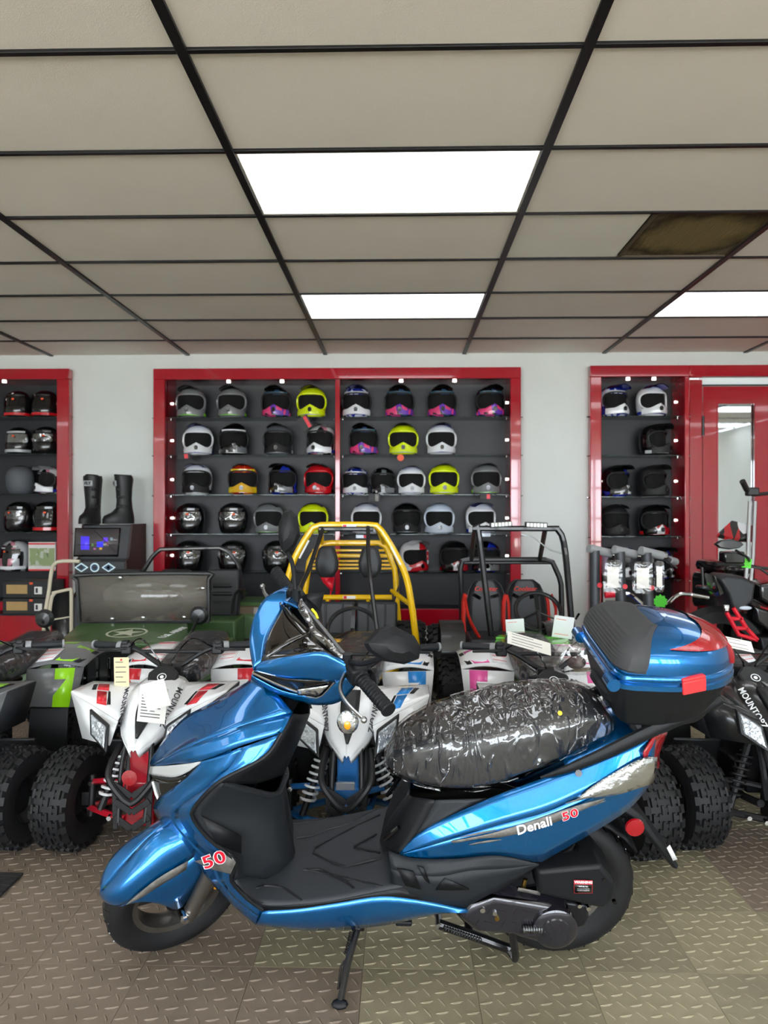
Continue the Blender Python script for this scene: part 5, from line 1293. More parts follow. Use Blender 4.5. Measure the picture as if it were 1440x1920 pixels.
shelf_row(C_, 3, 1005, [(1156, 'matte black motocross', {'turn': 5}), (1231, 'black and red motocross', {'turn': 8})])
shelf_row(C_, 4, 1085, [(1157, 'white and purple motocross', {'turn': 35}), (1240, 'black and blue motocross', {'turn': 30})])
shelf_row(D_, 0, 779, [(26, 'black and red full-face', {'turn': -6, 'sx': .9}), (78, 'black and red full-face', {'sx': .9})])
shelf_row(D_, 1, 849, [(28, 'black silver-visor full-face', {'turn': -10, 'vis': visor_silver, 'sx': .9}), (80, KF, {'sx': .92})])
shelf_row(D_, 2, 925, [(31, 'matte grey full-face', {'turn': 170, 'sx': .93}), (86, 'white and silver motocross', {'turn': -30, 'sx': .9})])
shelf_row(D_, 3, 998, [(28, KF, {'turn': -25}), (83, 'black and red full-face')])
shelf_row(D_, 4, 1072, [(20, 'black and white graphic full-face', {'turn': -25})])
# the five shelves have names; the last two rows of labels stay true of one helmet each
# hanging tags and little stickers below the helmets
def swing_tag(px, py, Y, w_, h_, label, m1, m2=None, rz=0.0, rx=0.0):
    p = at(px, py, Y)
    t = thing('price_tag', label, 'tag', tuple(p)); t.rotation_euler = (rx, rz, 0)
    MB().box((0, 0, 0), (w_, .003, h_)).build('card', m1, t, bevel=.001)
    if m2: MB().box((w_*.22, -.002, 0), (w_*.3, .002, h_*.9)).build('card_stripe', m2, t)
    return t
tagk = mat('tag_black', '1C1C1E', rough=.5, var=.05)
swing_tag(344, 856, YF+.05, .11, .045, 'black and red hang tag under the white helmet on second shelf', tagk, decal_red, R(-6))
swing_tag(572, 793, YF+.04, .10, .12, 'dark hang tag with red stripe beside the silver helmet', tagk, decal_red, R(-30))
swing_tag(702, 933, YF+.04, .10, .07, 'dark card tag under the black and silver helmet', tagk, decal_grey)
swing_tag(911, 931, YF+.04, .10, .045, 'black and red hang tag under the grey helmet right bay', tagk, decal_red)
swing_tag(680, 1006, YF+.04, .12, .03, 'pale hang tag flat under the white helmet fourth shelf', hpb, decal_red)
swing_tag(907, 1003, YF+.04, .12, .03, 'silver hang tag under the white helmet by lamp bar', hpb, None)
p = at(751, 858, YF+.03)
b_t = MB().cyl((p.x, p.y, p.z), (p.x, p.y+.003, p.z), .03, 20).build('round_sticker', or_st, None); tag(b_t, 'round orange sticker hanging below the neon helmet second shelf', 'sticker')
# ================================================================== karts, jeep and the rest of the showroom
yellow = mat('kart_yellow', 'F0C010', rough=.25, coat=.6, bump=.006)
kart_blk = mat('kart_black', '191A1C', rough=.32, coat=.3, bump=.01)
vinyl = mat('vinyl_black', '26282B', rough=.42, bump=.08, bscale=300)
seat_red = mat('seat_red', 'D0281E', rough=.5, bump=.08, bscale=300)
def kart_wheel(t, M, R_=.23, w_=.2):
    g = Matrix.Diagonal((w_/.122, R_/.182, R_/.182, 1))
    w1_ = inst('tyre', T_ME, rubber, t, M @ g); inst('tread_block', K_ME, rubber, w1_); inst('rim', HUB_ME, kart_blk, t, M @ g)
def loc(pts, o, Y=None): return [at(a, b, c) - Vector(o) for a, b, c in pts]
# ---- yellow kart
KY = (at(662, 960, 4.9).x, 4.9, 0)
k = thing('go_kart', 'yellow tube-frame go kart with two black headrests', 'go kart', KY, group='go karts against the wall')
F, Rr = 4.55, 5.25
fl = loc([(500, 1240, F), (537, 1095, F), (552, 1047, F), (586, 990, F), (600, 985, F), (648, 984, F)], KY); fr_ = loc([(648, 984, F), (700, 985, F), (712, 990, F), (756, 1066, F), (771, 1130, F), (782, 1215, F)], KY)
MB().tube(resample(spline(fl, 30), 22), .021, 10).build('front_hoop', yellow, k); MB().tube(resample(spline(fr_, 30), 22), .021, 10).build('front_hoop', yellow, k)
rb = loc([(560, 1200, Rr), (571, 1120, Rr), (580, 1050, Rr), (600, 1022, Rr), (612, 1018, Rr), (712, 1018, Rr), (724, 1026, Rr), (741, 1070, Rr), (744, 1125, Rr), (750, 1200, Rr)], KY)
MB().tube(resample(rb, 34), .021, 10).build('rear_hoop', yellow, k)
for py, r_ in ((1032, .010), (1042, .015), (1052, .009), (1059, .009), (1066, .009)):
    MB().tube(loc([(586, py, Rr), (736, py, Rr)], KY), r_, 8).build('rear_slat', yellow, k)
MB().tube(loc([(570, 1120, Rr-.1), (735, 1120, Rr-.1)], KY), .019, 10).build('mid_bar', yellow, k)
for px in (614, 690): MB().cyl(*loc([(px, 1120, Rr-.1), (px, 1140, Rr-.1)], KY), .014, 8).build('bar_post', yellow, k)
for s, (a, b) in enumerate((((600, 988, F), (604, 1018, Rr)), ((706, 988, F), (720, 1018, Rr)))): MB().tube(loc([a, b], KY), .017, 8).build('roof_rail', yellow, k)
MB().tube(loc([(735, 1108, Rr-.1), (772, 1136, F+.1), (776, 1150, F)], KY), .017, 8).build('side_brace', yellow, k)
for pts in ([(690, 988, F-.02), (692, 1060, F-.2), (708, 1190, F-.45)], [(606, 990, F-.02), (578, 1070, F-.2), (560, 1112, F-.3), (545, 1190, F-.45)]):
    MB().tube(loc(pts, KY), .014, 8, smooth=12).build('front_post', kart_blk, k)
MB().tube(loc([(598, 992, F-.02), (700, 992, F-.02)], KY), .016, 8).build('top_bar', kart_blk, k)
for px in (613, 694):
    c = at(px, 1053, Rr-.22) - Vector(KY)
    MB().loft([[c + V(a*.082*q, d, b*.11*q) for a, b in ((-.55, -1), (.55, -1), (.95, -.5), (1, 0), (.7, .8), (.4, 1), (-.4, 1), (-.7, .8), (-1, 0), (-.95, -.5))] for q, d in ((.8, -.04), (1, -.025), (1, .02), (.85, .035))]).build('headrest', vinyl, k, bevel=.008)
bb_ = loc([(588, 1128, Rr-.25), (746, 1192, Rr-.25)], KY)
for a_, b_ in ((0, .5), (.5, 1.0)):
    x0_, x1_ = bb_[0].x + (bb_[1].x-bb_[0].x)*a_, bb_[0].x + (bb_[1].x-bb_[0].x)*b_
    MB().box(((x0_+x1_)/2, bb_[0].y, (bb_[0].z + bb_[1].z)/2), (x1_-x0_-.006, .09, bb_[0].z-bb_[1].z), rx=R(-8)).build('bench_back', vinyl, k, bevel=.02, seg=3)
    for q in (.3, .7): MB().box((x0_ + (x1_-x0_)*q, bb_[0].y - .05, (bb_[0].z + bb_[1].z)/2), (.012, .012, (bb_[0].z-bb_[1].z)*.95), rx=R(-8)).build('seat_welt', vinyl, k, bevel=.004)
MB().box(((bb_[0].x+bb_[1].x)/2, bb_[0].y-.25, bb_[1].z-.02), (bb_[1].x-bb_[0].x, .45, .10)).build('bench_seat', vinyl, k, bevel=.02, seg=3)
c = at(661, 1180, F-.25) - Vector(KY); Mw = Matrix.Translation(c) @ Matrix.Rotation(R(-62), 4, 'X') @ Matrix.Rotation(math.pi, 4, 'X')
Mw = Matrix.Translation(c) @ Matrix.Rotation(R(50), 4, 'X')
bm = MB().tube([Mw @ V(.15*math.cos(2*math.pi*q/28), .15*math.sin(2*math.pi*q/28), 0) for q in range(28)], .013, 8, closed=True)
for q in range(3): bm.bar(Mw @ V(0, 0, -.01), Mw @ V(.15*math.cos(R(90 + 120*q)), .15*math.sin(R(90 + 120*q)), 0), .025, .006)
bm.build('steering_wheel', kart_blk, k)
MB().cyl(c, c + V(0, -.25, -.22), .014, 8).build('steering_column', kart_blk, k)
MB().box(at(648, 1203, F-.5) - Vector(KY) + V(0, .05, -.01), (.46, .10, .02)).build('hood_bar', yellow, k, bevel=.006)
hp = at(648, 1216, F-.56) - Vector(KY); MB().box(hp, (.44, .02, .07), rx=R(15)).build('name_plate', gblack, k, bevel=.004)
inst('lettering', text_mesh('COOLSTER', .05, .001, 'CENTER', 0, .001), hsv, k, Matrix.Translation(hp + V(0.02, -.013, 0)) @ Matrix.Rotation(R(105), 4, 'X'))
for px, py, Y in ((655, 987, F-.021), (655, 1120, Rr-.122)):
    c = at(px, py, Y) - Vector(KY); MB().box(c, (.09, .002, .022)).build('rail_label', paper, k); MB().box(c + V(-.03, -.0015, 0), (.022, .001, .02)).build('label_mark', decal_red, k)
for px, py, s in ((570, 1030, 1), (742, 1042, -1)):
    c = at(px, py, F-.02) - Vector(KY); MB().box(c, (.012, .006, .13), ry=R(28*s)).build('hoop_label', paper, k, bevel=.001)
fx = loc([(596, 1074, Rr), (620, 1080, Rr), (628, 1082, Rr+.02), (623, 1110, Rr), (606, 1092, Rr)], KY)
bm = MB(); bm.add(fx, [(0, 1, 2, 3, 4)]); bm.build('safety_flag', decal_red, k, thick=.003)
MB().cyl(*loc([(622, 1080, Rr+.02), (614, 1200, Rr+.02)], KY), .006, 6).build('flag_pole', decal_red, k)
MB().tube(loc([(752, 1058, Rr), (748, 1100, Rr-.1), (738, 1128, Rr-.2)], KY), .02, 6, flat=.3).build('seat_belt', kart_blk, k)
for s in (-1, 1):
    kart_wheel(k, Matrix.Translation((s*.39, .30, .23))); kart_wheel(k, Matrix.Translation((s*.40, -.78, .2)), .2, .14)
    MB().tube([(s*.30, -.85, .2), (s*.34, -.3, .17), (s*.33, .35, .2)], .02, 8).build('floor_rail', yellow, k)
    MB().tube([(s*.12, -.95, .3), (s*.30, -.75, .34), (s*.36, -.40, .30)], .018, 8, smooth=10).build('nose_rail', yellow, k)
MB().box((0, -.25, .16), (.6, 1.1, .012)).build('floor_pan', kart_blk, k)
MB().box((0, .42, .30), (.4, .3, .28)).build('engine', mat('quad_engine', '1B1B1E'), k, bevel=.02)

# ---- black kart with red and black bucket seats
KB = (at(968, 960, 4.7).x, 4.7, 0)
k = thing('go_kart', 'black cage go kart with red and black bucket seats and green nose', 'go kart', KB, group='go karts against the wall')
F, Rr = 4.45, 5.05
for pts in ([(921, 1192, F), (897, 996, F), (890, 991, F)], [(1074, 1196, F), (1060, 1037, F), (1050, 996, F), (1044, 991, F)]):
    MB().tube(loc(pts, KB), .020, 8, smooth=14).build('front_post', kart_blk, k)
MB().tube(loc([(886, 991, F), (1048, 991, F)], KB), .019, 8).build('top_bar', kart_blk, k)
MB().tube(resample(loc([(866, 1190, Rr), (865, 1110, Rr), (863, 1060, Rr), (868, 1049, Rr), (1026, 1049, Rr), (1036, 1054, Rr), (1052, 1090, Rr), (1054, 1190, Rr)], KB), 30), .019, 8).build('rear_hoop', kart_blk, k)
for a, b in (((890, 993, F), (884, 1049, Rr)), ((1022, 993, F), (1012, 1049, Rr))): MB().tube(loc([a, b], KB), .016, 8).build('roof_rail', kart_blk, k)
MB().tube(loc([(870, 1055, Rr), (1034, 1055, Rr)], KB), .012, 8).build('rear_bar', kart_blk, k)
MB().tube(loc([(1050, 996, F), (1066, 1080, F-.01), (1074, 1160, F-.01), (1086, 1150, F-.02)], KB), .007, 6, smooth=16).build('lamp_cable', gblack, k)
MB().tube(loc([(977, 1002, F-.01), (1000, 1008, F-.02), (1030, 1030, F-.02), (1054, 1038, F-.02)], KB), .004, 6, smooth=16).build('lamp_wire', hsv, k)
for px, tl in ((939, -4), (1005, 2)):
    c = at(px, 984, F-.02) - Vector(KB)
    lb = MB().box(c, (.135, .04, .032), ry=R(tl)).build('lamp_bar', kart_blk, k, bevel=.004)
    for q in range(6): MB().box(c + V(-.052 + .021*q, -.021, -.0015*q*(tl/4)), (.016, .004, .022)).build('led_cell', mat('led_off', 'C9CBB8', rough=.15, coat=1, bump=.1), lb)
def bucket(px):
    c = at(px, 1140, Rr-.3) - Vector(KB)
    sec = []
    for z, w_, th in ((-.20, .13, .05), (-.08, .14, .06), (.04, .136, .06), (.11, .12, .055), (.155, .10, .05), (.185, .06, .04)):
        y = .12*(z + .2)
        sec.append([c + V(a*w_, y + b*th, z) for a, b in ((-1, -.9), (-.72, -.15), (0, .0), (.72, -.15), (1, -.9), (1, .6), (-1, .6))])
    sb = MB().loft(sec).build('seat_back', vinyl, k, bevel=.012, seg=2)
    for s in (-1, 1):
        MB().loft([[c + V(s*w_*.99, .12*(z+.2) + d, z) for d in (-.07, .03)] + [c + V(s*(w_+.02), .12*(z+.2) + d, z) for d in (.04, -.055)] for z, w_ in ((-.2, .13), (-.08, .141), (.04, .136), (.09, .125))]).build('seat_bolster', seat_red, k, bevel=.006)
        MB().prism([(-.03, -.008), (.03, -.014), (.03, .008), (-.022, .014)], 0, .008, Matrix.Translation(c + V(s*.058, .026, .075)) @ Matrix.Rotation(math.pi/2, 4, 'X') @ Matrix.Rotation(s*.4, 4, 'Z')).build('harness_slot', gblack, sb)
    inst('lettering', text_mesh('Coolster', .042, .001, 'CENTER', .25, .0006), seat_red, sb, Matrix.Translation(c + V(0, -.005 + .018, .125)) @ Matrix.Rotation(R(83), 4, 'X'))
    MB().box(c + V(0, -.2, -.19), (.29, .36, .09)).build('seat_base', vinyl, k, bevel=.02)
bucket(911); bucket(985)
for pts in ([(872, 1122, Rr-.4), (880, 1160, Rr-.5), (900, 1198, Rr-.6)], [(1034, 1118, Rr-.4), (1042, 1140, Rr-.5), (1040, 1170, Rr-.6)]):
    MB().tube(loc(pts, KB), .022, 6, smooth=8, flat=.35).build('shoulder_belt', seat_red, k)
c = at(1009, 1146, F-.15) - Vector(KB); Mw = Matrix.Translation(c) @ Matrix.Rotation(R(48), 4, 'X')
bm = MB().tube([Mw @ V(.135*math.cos(2*math.pi*q/28), .135*math.sin(2*math.pi*q/28), 0) for q in range(28)], .013, 8, closed=True)
for q in range(3): bm.bar(Mw @ V(0, 0, -.01), Mw @ V(.135*math.cos(R(90 + 120*q)), .135*math.sin(R(90 + 120*q)), 0), .024, .006)
bm.build('steering_wheel', kart_blk, k); MB().cyl(c, c + V(0, -.22, -.25), .014, 8).build('steering_column', kart_blk, k)
lime = mat('kart_green', '5FD02A', rough=.25, coat=.6, bump=.01)
gq = loc([(930, 1190, F-.3), (1066, 1190, F-.3), (1072, 1206, F-.7), (925, 1206, F-.7)], KB)
MB().loft([[p for p in gq], [p + V(0, 0, -.10) for p in gq]]).build('nose_panel', lime, k, bevel=.02, seg=3)
MB().box(at(990, 1202, F-.45) - Vector(KB) + V(0, 0, .012), (.36, .03, .02)).build('nose_strip', lime, k, bevel=.005)
fq_ = at(846, 1182, F-.2) - Vector(KB)
for s, x_ in ((-1, fq_.x), (1, .15)):
    MB().loft([[V(x_ + a*.07, fq_.y + b, fq_.z + z_) for a in (-1, 1)] + [V(x_ + a*.07, fq_.y + b, fq_.z + z_ - .012) for a in (1, -1)] for b, z_ in ((-.2, -.09), (-.16, .0), (-.05, .05), (.08, .05), (.18, -.02), (.22, -.14))]).build('mudguard', kart_blk, k, bevel=.004)
    kart_wheel(k, Matrix.Translation((x_, fq_.y, .2)), .2, .14); kart_wheel(k, Matrix.Translation((x_*.98, .35, .23)), .23, .2)
    MB().tube([(s*.30 if s < 0 else .2, -.8, .2), (s*.32 if s < 0 else .2, -.2, .17), (s*.30 if s < 0 else .2, .4, .2)], .02, 8).build('floor_rail', kart_blk, k)
MB().box((-.06, -.2, .15), (.42, 1.1, .012)).build('floor_pan', kart_blk, k)
MB().box((0, .45, .34), (.38, .28, .3)).build('engine', mat('quad_engine', '1B1B1E'), k, bevel=.02)

# ---- army-green mini jeep
army = mat('army_green', '3F5E33', rough=.38, coat=.25, var=.06, vscale=4, bump=.01)
army2 = mat('army_brown', '5A4A30', rough=.45, coat=.2, var=.1, vscale=6)
JP = (at(245, 960, 4.5).x, 4.5, 0)
k = thing('mini_jeep', 'army green mini jeep with folding windscreen and black seats', 'jeep', JP)
W0 = 4.5; Hf = 3.95
hd = loc([(150, 1168, W0-.04), (352, 1168, W0-.04), (352, 1203, Hf), (104, 1205, Hf)], JP)
hd[0].z = hd[1].z = (hd[0].z + hd[1].z)/2; hd[2].z = hd[3].z
MB().loft([hd, [p + V(0, 0, -.035) for p in hd]]).build('hood', army, k, bevel=.012, seg=3)
xl, xr = hd[3].x, hd[2].x; zf = hd[3].z
MB().box(((xl+xr)/2, Hf - W0 + .03, zf - .19), (xr-xl-.03, .06, .30)).build('grille_panel', kart_blk, k, bevel=.01)
for q in range(7): MB().box((xl + .17 + (xr-xl-.34)*q/6, Hf - W0 - .003, zf - .17), (.018, .012, .18)).build('grille_slot', gblack, k, bevel=.004)
for x_ in (xl+.07, xr-.07):
    MB().lathe([(.0001, -.012), (.035, -.008), (.05, 0), (.056, .004), (.056, .03)], 20, Matrix.Translation((x_, Hf - W0 - .004, zf - .13)) @ Matrix.Rotation(math.pi/2, 4, 'X') @ Matrix.Rotation(math.pi, 4, 'X')).build('headlamp', lamp_lens, k)
for s, x_ in ((-1, xl-.09), (1, xr+.09)):
    MB().loft([[V(x_ + a*.10, b, z_) for a in (-1, 1)] + [V(x_ + a*.10, b, z_-.02) for a in (1, -1)] for b, z_ in ((-.66, zf-.22), (-.60, zf-.06), (-.50, zf-.02), (-.25, zf-.02), (-.12, zf-.1))]).build('front_mudguard', army, k, bevel=.006)
    kart_wheel(k, Matrix.Translation((x_, -.38, .21)), .21, .15); kart_wheel(k, Matrix.Translation((x_, .78, .21)), .21, .15)
MB().box(((xl+xr)/2, -.02, .28), (xr-xl+.05, .75, .22)).box(((xl+xr)/2, .72, .33), (xr-xl+.12, .75, .36)).build('body_tub', army, k, bevel=.015)
MB().box(((xl+xr)/2, Hf-W0-.10, .26), (xr-xl+.24, .06, .09)).build('front_bumper', kart_blk, k, bevel=.01)
for x_ in (xl-.10, xr+.10):
    pts = [(-.16, .30), (-.14, .50), (-.05, .585), (.2, .60), (.34, .56), (.38, .34), (.30, .34), (.22, .46), (.0, .46), (-.08, .32)]
    MB().prism([(a + .78, b) for a, b in pts], -.11, .11, Matrix.Translation((x_, 0, 0)) @ Matrix(((0, 0, 1, 0), (1, 0, 0, 0), (0, 1, 0, 0), (0, 0, 0, 1)))).build('rear_mudguard', army, k, bevel=.012)
    MB().prism([(.64, .44), (.66, .56), (.95, .585), (1.0, .5), (.9, .54), (.72, .52)], -.112, .112, Matrix.Translation((x_, 0, 0)) @ Matrix(((0, 0, 1, 0), (1, 0, 0, 0), (0, 1, 0, 0), (0, 0, 0, 1)))).build('camouflage_patch', army2, k)
ws = loc([(150, 1168, W0), (146, 1090, W0), (152, 1078, W0), (384, 1075, W0), (391, 1086, W0), (392, 1165, W0)], JP)
MB().tube(resample(spline(ws, 40), 36), .014, 8).bar(ws[0], ws[-1], .02, .02).build('windscreen_frame', kart_blk, k)
gl_ = mat('windscreen', 'B9B2A6', rough=.05, trans=.72, ior=1.25, coat=.8, bump=.03, bscale=6)
wg = loc([(149, 1166, W0), (148, 1080, W0), (390, 1078, W0), (391, 1164, W0)], JP)
MB().grid([[wg[1], wg[2]], [wg[0], wg[3]]]).build('windscreen_pane', gl_, k, thick=.005)
for px, py in ((210, 1160), (268, 1158), (345, 1157), (225, 1083), (380, 1103)): 
    c = at(px, py, W0-.012) - Vector(JP); MB().ball(c, (.014, .006, .009)).build('pane_clip', chrome, k)
for px, sd in ((420, 1), (330, 0), (240, 0)):
    c = at(px, 1112, 5.15) - Vector(JP)
    MB().box(c, (.20 if sd == 0 else .23, .10, .34), rx=R(-10)).box(c + V(0, -.05, -.06), (.15, .03, .03)).box(c + V(0, -.05, .0), (.15, .03, .03)).box(c + V(0, -.05, .06), (.15, .03, .03)).build('seat_back', vinyl, k, bevel=.02)
for pts in ([(268, 1072, 5.3), (284, 1046, 5.3), (299, 1030, 5.3), (412, 1027, 5.3), (428, 1034, 5.3), (448, 1060, 5.3), (455, 1120, 5.3)],): MB().tube(resample(loc(pts, JP), 26), .016, 8).build('roll_bar', kart_blk, k)
MB().tube(loc([(268, 1072, 5.3), (258, 1110, 5.3), (255, 1150, 5.3)], JP), .016, 8).build('roll_bar', kart_blk, k)
MB().tube(loc([(436, 1150, 5.0), (440, 1115, 5.0), (455, 1105, 5.0), (462, 1112, 5.2)], JP), .012, 8, smooth=10).build('grab_handle', kart_blk, k)
for c0_, c1_, r_ in (((83, 1160, 4.15), (118, 1205, 4.3), .055), ((373, 1154, 4.15), (345, 1205, 4.2), .055)):
    a, b = loc([c0_, c1_], JP)
    MB().lathe([(.0001, -.02), (r_*.7, -.016), (r_, 0), (r_, .012), (.0001, .012)], 20, Matrix.Translation(a) @ Matrix.Rotation(math.pi/2, 4, 'X') @ Matrix.Rotation(math.pi, 4, 'X')).build('mirror', kart_blk, k)
    MB().tube([a + V(0, -.02, -.01), a.lerp(b, .5) + V(0, -.02, -.03), b], .009, 8, smooth=10).build('mirror_arm', kart_blk, k)
# star roundel and lettering on the hood
hn = (hd[3] - hd[0]).cross(hd[1] - hd[0]).normalized(); hn = hn if hn.z > 0 else -hn
def on_hood(px, py):
    o = Vector((0, 0, CAM_H)) - Vector(JP); d = ray(px, py); t_ = (hd[0] - o).dot(hn) / d.dot(hn); return o + d*t_ + hn*.002
cs_ = on_hood(238, 1187); hx = (hd[1] - hd[0]).normalized(); hy_ = hn.cross(hx)
Mh = Matrix.Translation(cs_) @ Matrix((hx, hy_, hn)).transposed().to_4x4()
cream = mat('stencil_cream', 'C9CDB8', rough=.5, var=.05)
star = [(.095*math.cos(R(90 + 36*q))*(1 if q % 2 == 0 else .4), .095*math.sin(R(90 + 36*q))*(1 if q % 2 == 0 else .4)) for q in range(10)]
MB().prism(star, 0, .001, Mh).build('star_emblem', cream, k)
MB().lathe([(.105, 0), (.118, 0), (.118, .001), (.105, .001)], 32, Mh, closed=True).build('star_ring', cream, k)
sx_ = on_hood(326, 1186); Ms = Matrix.Translation(sx_) @ Matrix((hy_*.9 + hx*.25, (hx*-.9 + hy_*.25), hn)).transposed().to_4x4()
Ms = basis(sx_, on_hood(345, 1177) - on_hood(306, 1194), hn.cross(on_hood(345, 1177) - on_hood(306, 1194)))
inst('lettering', text_mesh('U.S. ARMY', .062, .001, 'CENTER', 0, .001), decal_white, k, Ms)
cw = at(402, 1191, 4.25) - Vector(JP); MB().box(cw, (.05, .003, .05)).build('warning_label', paper, k); MB().box(cw + V(0, -.003, .014), (.05, .002, .016)).build('warning_strip', or_st, k)

# ---- arcade machine with riding boots on top
AX = (at(192, 960, 5.95).x, 5.95, 0); AY = 5.78
k = thing('arcade_machine', 'dark upright arcade machine with a lit screen', 'arcade machine', AX)
x0_, x1_ = (at(138, 960, AY) - Vector(AX)).x, (at(229, 960, AY) - Vector(AX)).x; zt_ = PZ(986, AY)
ark = mat('arcade_grey', '3E4044', rough=.5, bump=.03)
pr_ = [(-.17, .0), (-.17, .55), (-.10, .58), (-.12, .84), (-.06, .86), (.02, zt_), (.33, zt_), (.33, 0)]
Mp = Matrix(((0, 0, 1, 0), (1, 0, 0, 0), (0, 1, 0, 0), (0, 0, 0, 1)))
MB().prism(pr_, x0_, x1_, Mp).build('cabinet', ark, k, bevel=.006)
for x_ in (x0_ - .008, x1_ + .008): MB().prism([(a*1.02, b + (.01 if b > 0 else 0)) for a, b in pr_], x_-.008, x_+.008, Mp).build('side_board', mat('arcade_side', '3A2A2A', rough=.5, var=.1), k)
def face(px, py, off=0.004):  # a point of the sloping screen face
    o = Vector((0, 0, CAM_H)) - Vector(AX); d = ray(px, py); n = V(0, -(zt_-.86), -.08).cross(V(1, 0, 0)); n = V(0, -(zt_-.86), .08).normalized(); q0 = V(0, -.06, .86); return o + d*((q0 - o).dot(n)/d.dot(n)) + n*off
sq = [face(143, 992), face(224, 992), face(220, 1040), face(141, 1041)]
MB().grid([[face(141, 990, .002), face(227, 990, .002)], [face(138, 1044, .002), face(222, 1044, .002)]]).build('screen_bezel', gblack, k, thick=.004)
MB().grid([[sq[0], sq[1]], [sq[3], sq[2]]]).build('screen', mat('crt_off', '4E4A4C', rough=.12, coat=.6, emit=.12, bump=.003), k, thick=.003)
for (a, b, c_, d_, col) in ((152, 1006, 168, 1031, '4A3ACF'), (182, 1016, 194, 1026, '3A3AE0'), (194, 1008, 203, 1016, '5A3AC0'), (207, 1008, 212, 1014, '6A7A80'), (187, 1027, 192, 1031, 'B08A3A'), (172, 1020, 176, 1024, '5A8A4A'), (176, 1028, 180, 1031, 'A05A8A'), (200, 1018, 204, 1022, '8A4A5A')):
    MB().grid([[face(a, b, .0068), face(c_, b, .0068)], [face(a, d_, .0068), face(c_, d_, .0068)]]).build('screen_icon', mat('icon_' + col, col, rough=.3, emit=.8, var=.02), k, thick=.0006)
for a, b in (((177, 994), (217, 1034)), ((146, 1022), (218, 1022))): MB().tube([face(*a, .008), face(*b, .008)], .0022, 5).build('screen_scratch', gblack, k)
for px, dia in ((153, 1), (178, 0), (204, 1)):
    c = at(px, 1064, AX[1] - .128) - Vector(AX)
    ring_ = [(-.058, 0), (0, .038), (.058, 0), (0, -.038)] if dia else [(.038*math.cos(2*math.pi*q/16), .038*math.sin(2*math.pi*q/16)) for q in range(16)]
    Mc = Matrix.Translation(c) @ Matrix.Rotation(math.pi/2, 4, 'X')
    MB().prism(ring_, 0, .006, Mc).build('speaker_ring', mat('cyan_white', 'CFE6EE', rough=.3, emit=.25, var=.02), k)
    MB().prism([(a*.72, b*.72) for a, b in ring_], .006, .009, Mc).build('speaker_grille', mat('speaker_blue', '2C4A6A', rough=.4, var=.2, vscale=80), k)
    MB().lathe([(.0001, .011), (.012, .011), (.014, .009)], 14, Mc).build('speaker_cone', gblack, k)
boot_m = mat('boot_black', '17181A', rough=.45, bump=.15, bscale=60)
def boot(px, label, rz):
    p = at(px, 985, AX[1] + .1); t = thing('riding_boot', label, 'boot', (p.x, p.y, zt_ + .019), rz, 'riding boots on the arcade machine')
    secs = []
    for z, l0, l1, w_ in ((.0, -.17, .085, .05), (.03, -.175, .088, .052), (.06, -.16, .085, .05), (.09, -.10, .08, .047), (.13, -.062, .072, .047), (.20, -.058, .066, .052), (.30, -.066, .07, .058), (.37, -.075, .078, .062), (.40, -.076, .07, .060)):
        cx = (l0+l1)/2; h = (l1-l0)/2
        w_ *= 1.2
        secs.append([V(w_*math.sin(2*math.pi*q/18), cx - h*math.copysign(abs(math.cos(2*math.pi*q/18))**.8, math.cos(2*math.pi*q/18)), z) for q in range(18)])
    MB().loft(secs).build('upper', boot_m, t, smooth=50)
    MB().loft([[V(p_.x*1.06, p_.y*1.03, z) for p_ in secs[0]] for z in (-.006, .018)]).build('sole', hmb, t)
    MB().box((0, -.072, .335), (.085, .016, .05), rx=R(6)).build('shin_badge', hsv, t, bevel=.006)
    inst('lettering', text_mesh('FLY', .036, .001, 'CENTER', .2, .001), gblack, t, Matrix.Translation((0, -.083, .335)) @ Matrix.Rotation(R(96), 4, 'X'))
    for z, y in ((.14, -.062), (.22, -.06), (.285, -.066)): MB().box((.045, y*.4, z), (.03, .09, .022)).box((.058, y*.2, z), (.012, .03, .03)).build('buckle_strap', hmb, t, bevel=.004)
    MB().tube([(-.045, -.02, .40), (0, -.07, .405), (.045, -.02, .40), (0, .06, .40)], .010, 8, closed=True, smooth=20).build('cuff', hmb, t)
boot(174, 'black riding boot facing forward, left one on the arcade machine', R(-8))
boot(232, 'black riding boot turned sideways, right one on the arcade machine', R(-58))

# ---- boxes in the left cabinet
def carton(px0, px1, py0, py1, Y, d, name, label, m): 
    a, b = at(px0, py0, Y), at(px1, py1, Y); t = thing(name, label, 'box', ((a.x+b.x)/2, Y + d/2, b.z if name != 'product_box' else PZ(1072, YF+.07) + .001))
    MB().box((0, 0, (a.z-b.z)/2), (b.x-a.x, d, a.z-b.z)).build('carton', m, t, bevel=.003); return t, b.x-a.x, a.z-b.z, d
t, bw, bh, bd = carton(53, 104, 1017, 1071, YF+.08, .18, 'product_box', 'white product box with red edges and a landscape picture', mat('box_white', 'DAD6D2', rough=.5, var=.03))
pic = graphic('box_picture', '8A9A6A', 'B8BCA8', 40, '5E6E50')
MB().box((0, -bd/2-.001, bh*.48), (bw*.94, .002, bh*.62)).build('picture_panel', pic, t)
for z in (.03, .94): MB().box((0, -bd/2-.0015, bh*z), (bw*.98, .002, bh*.05)).build('edge_band', decal_red, t)
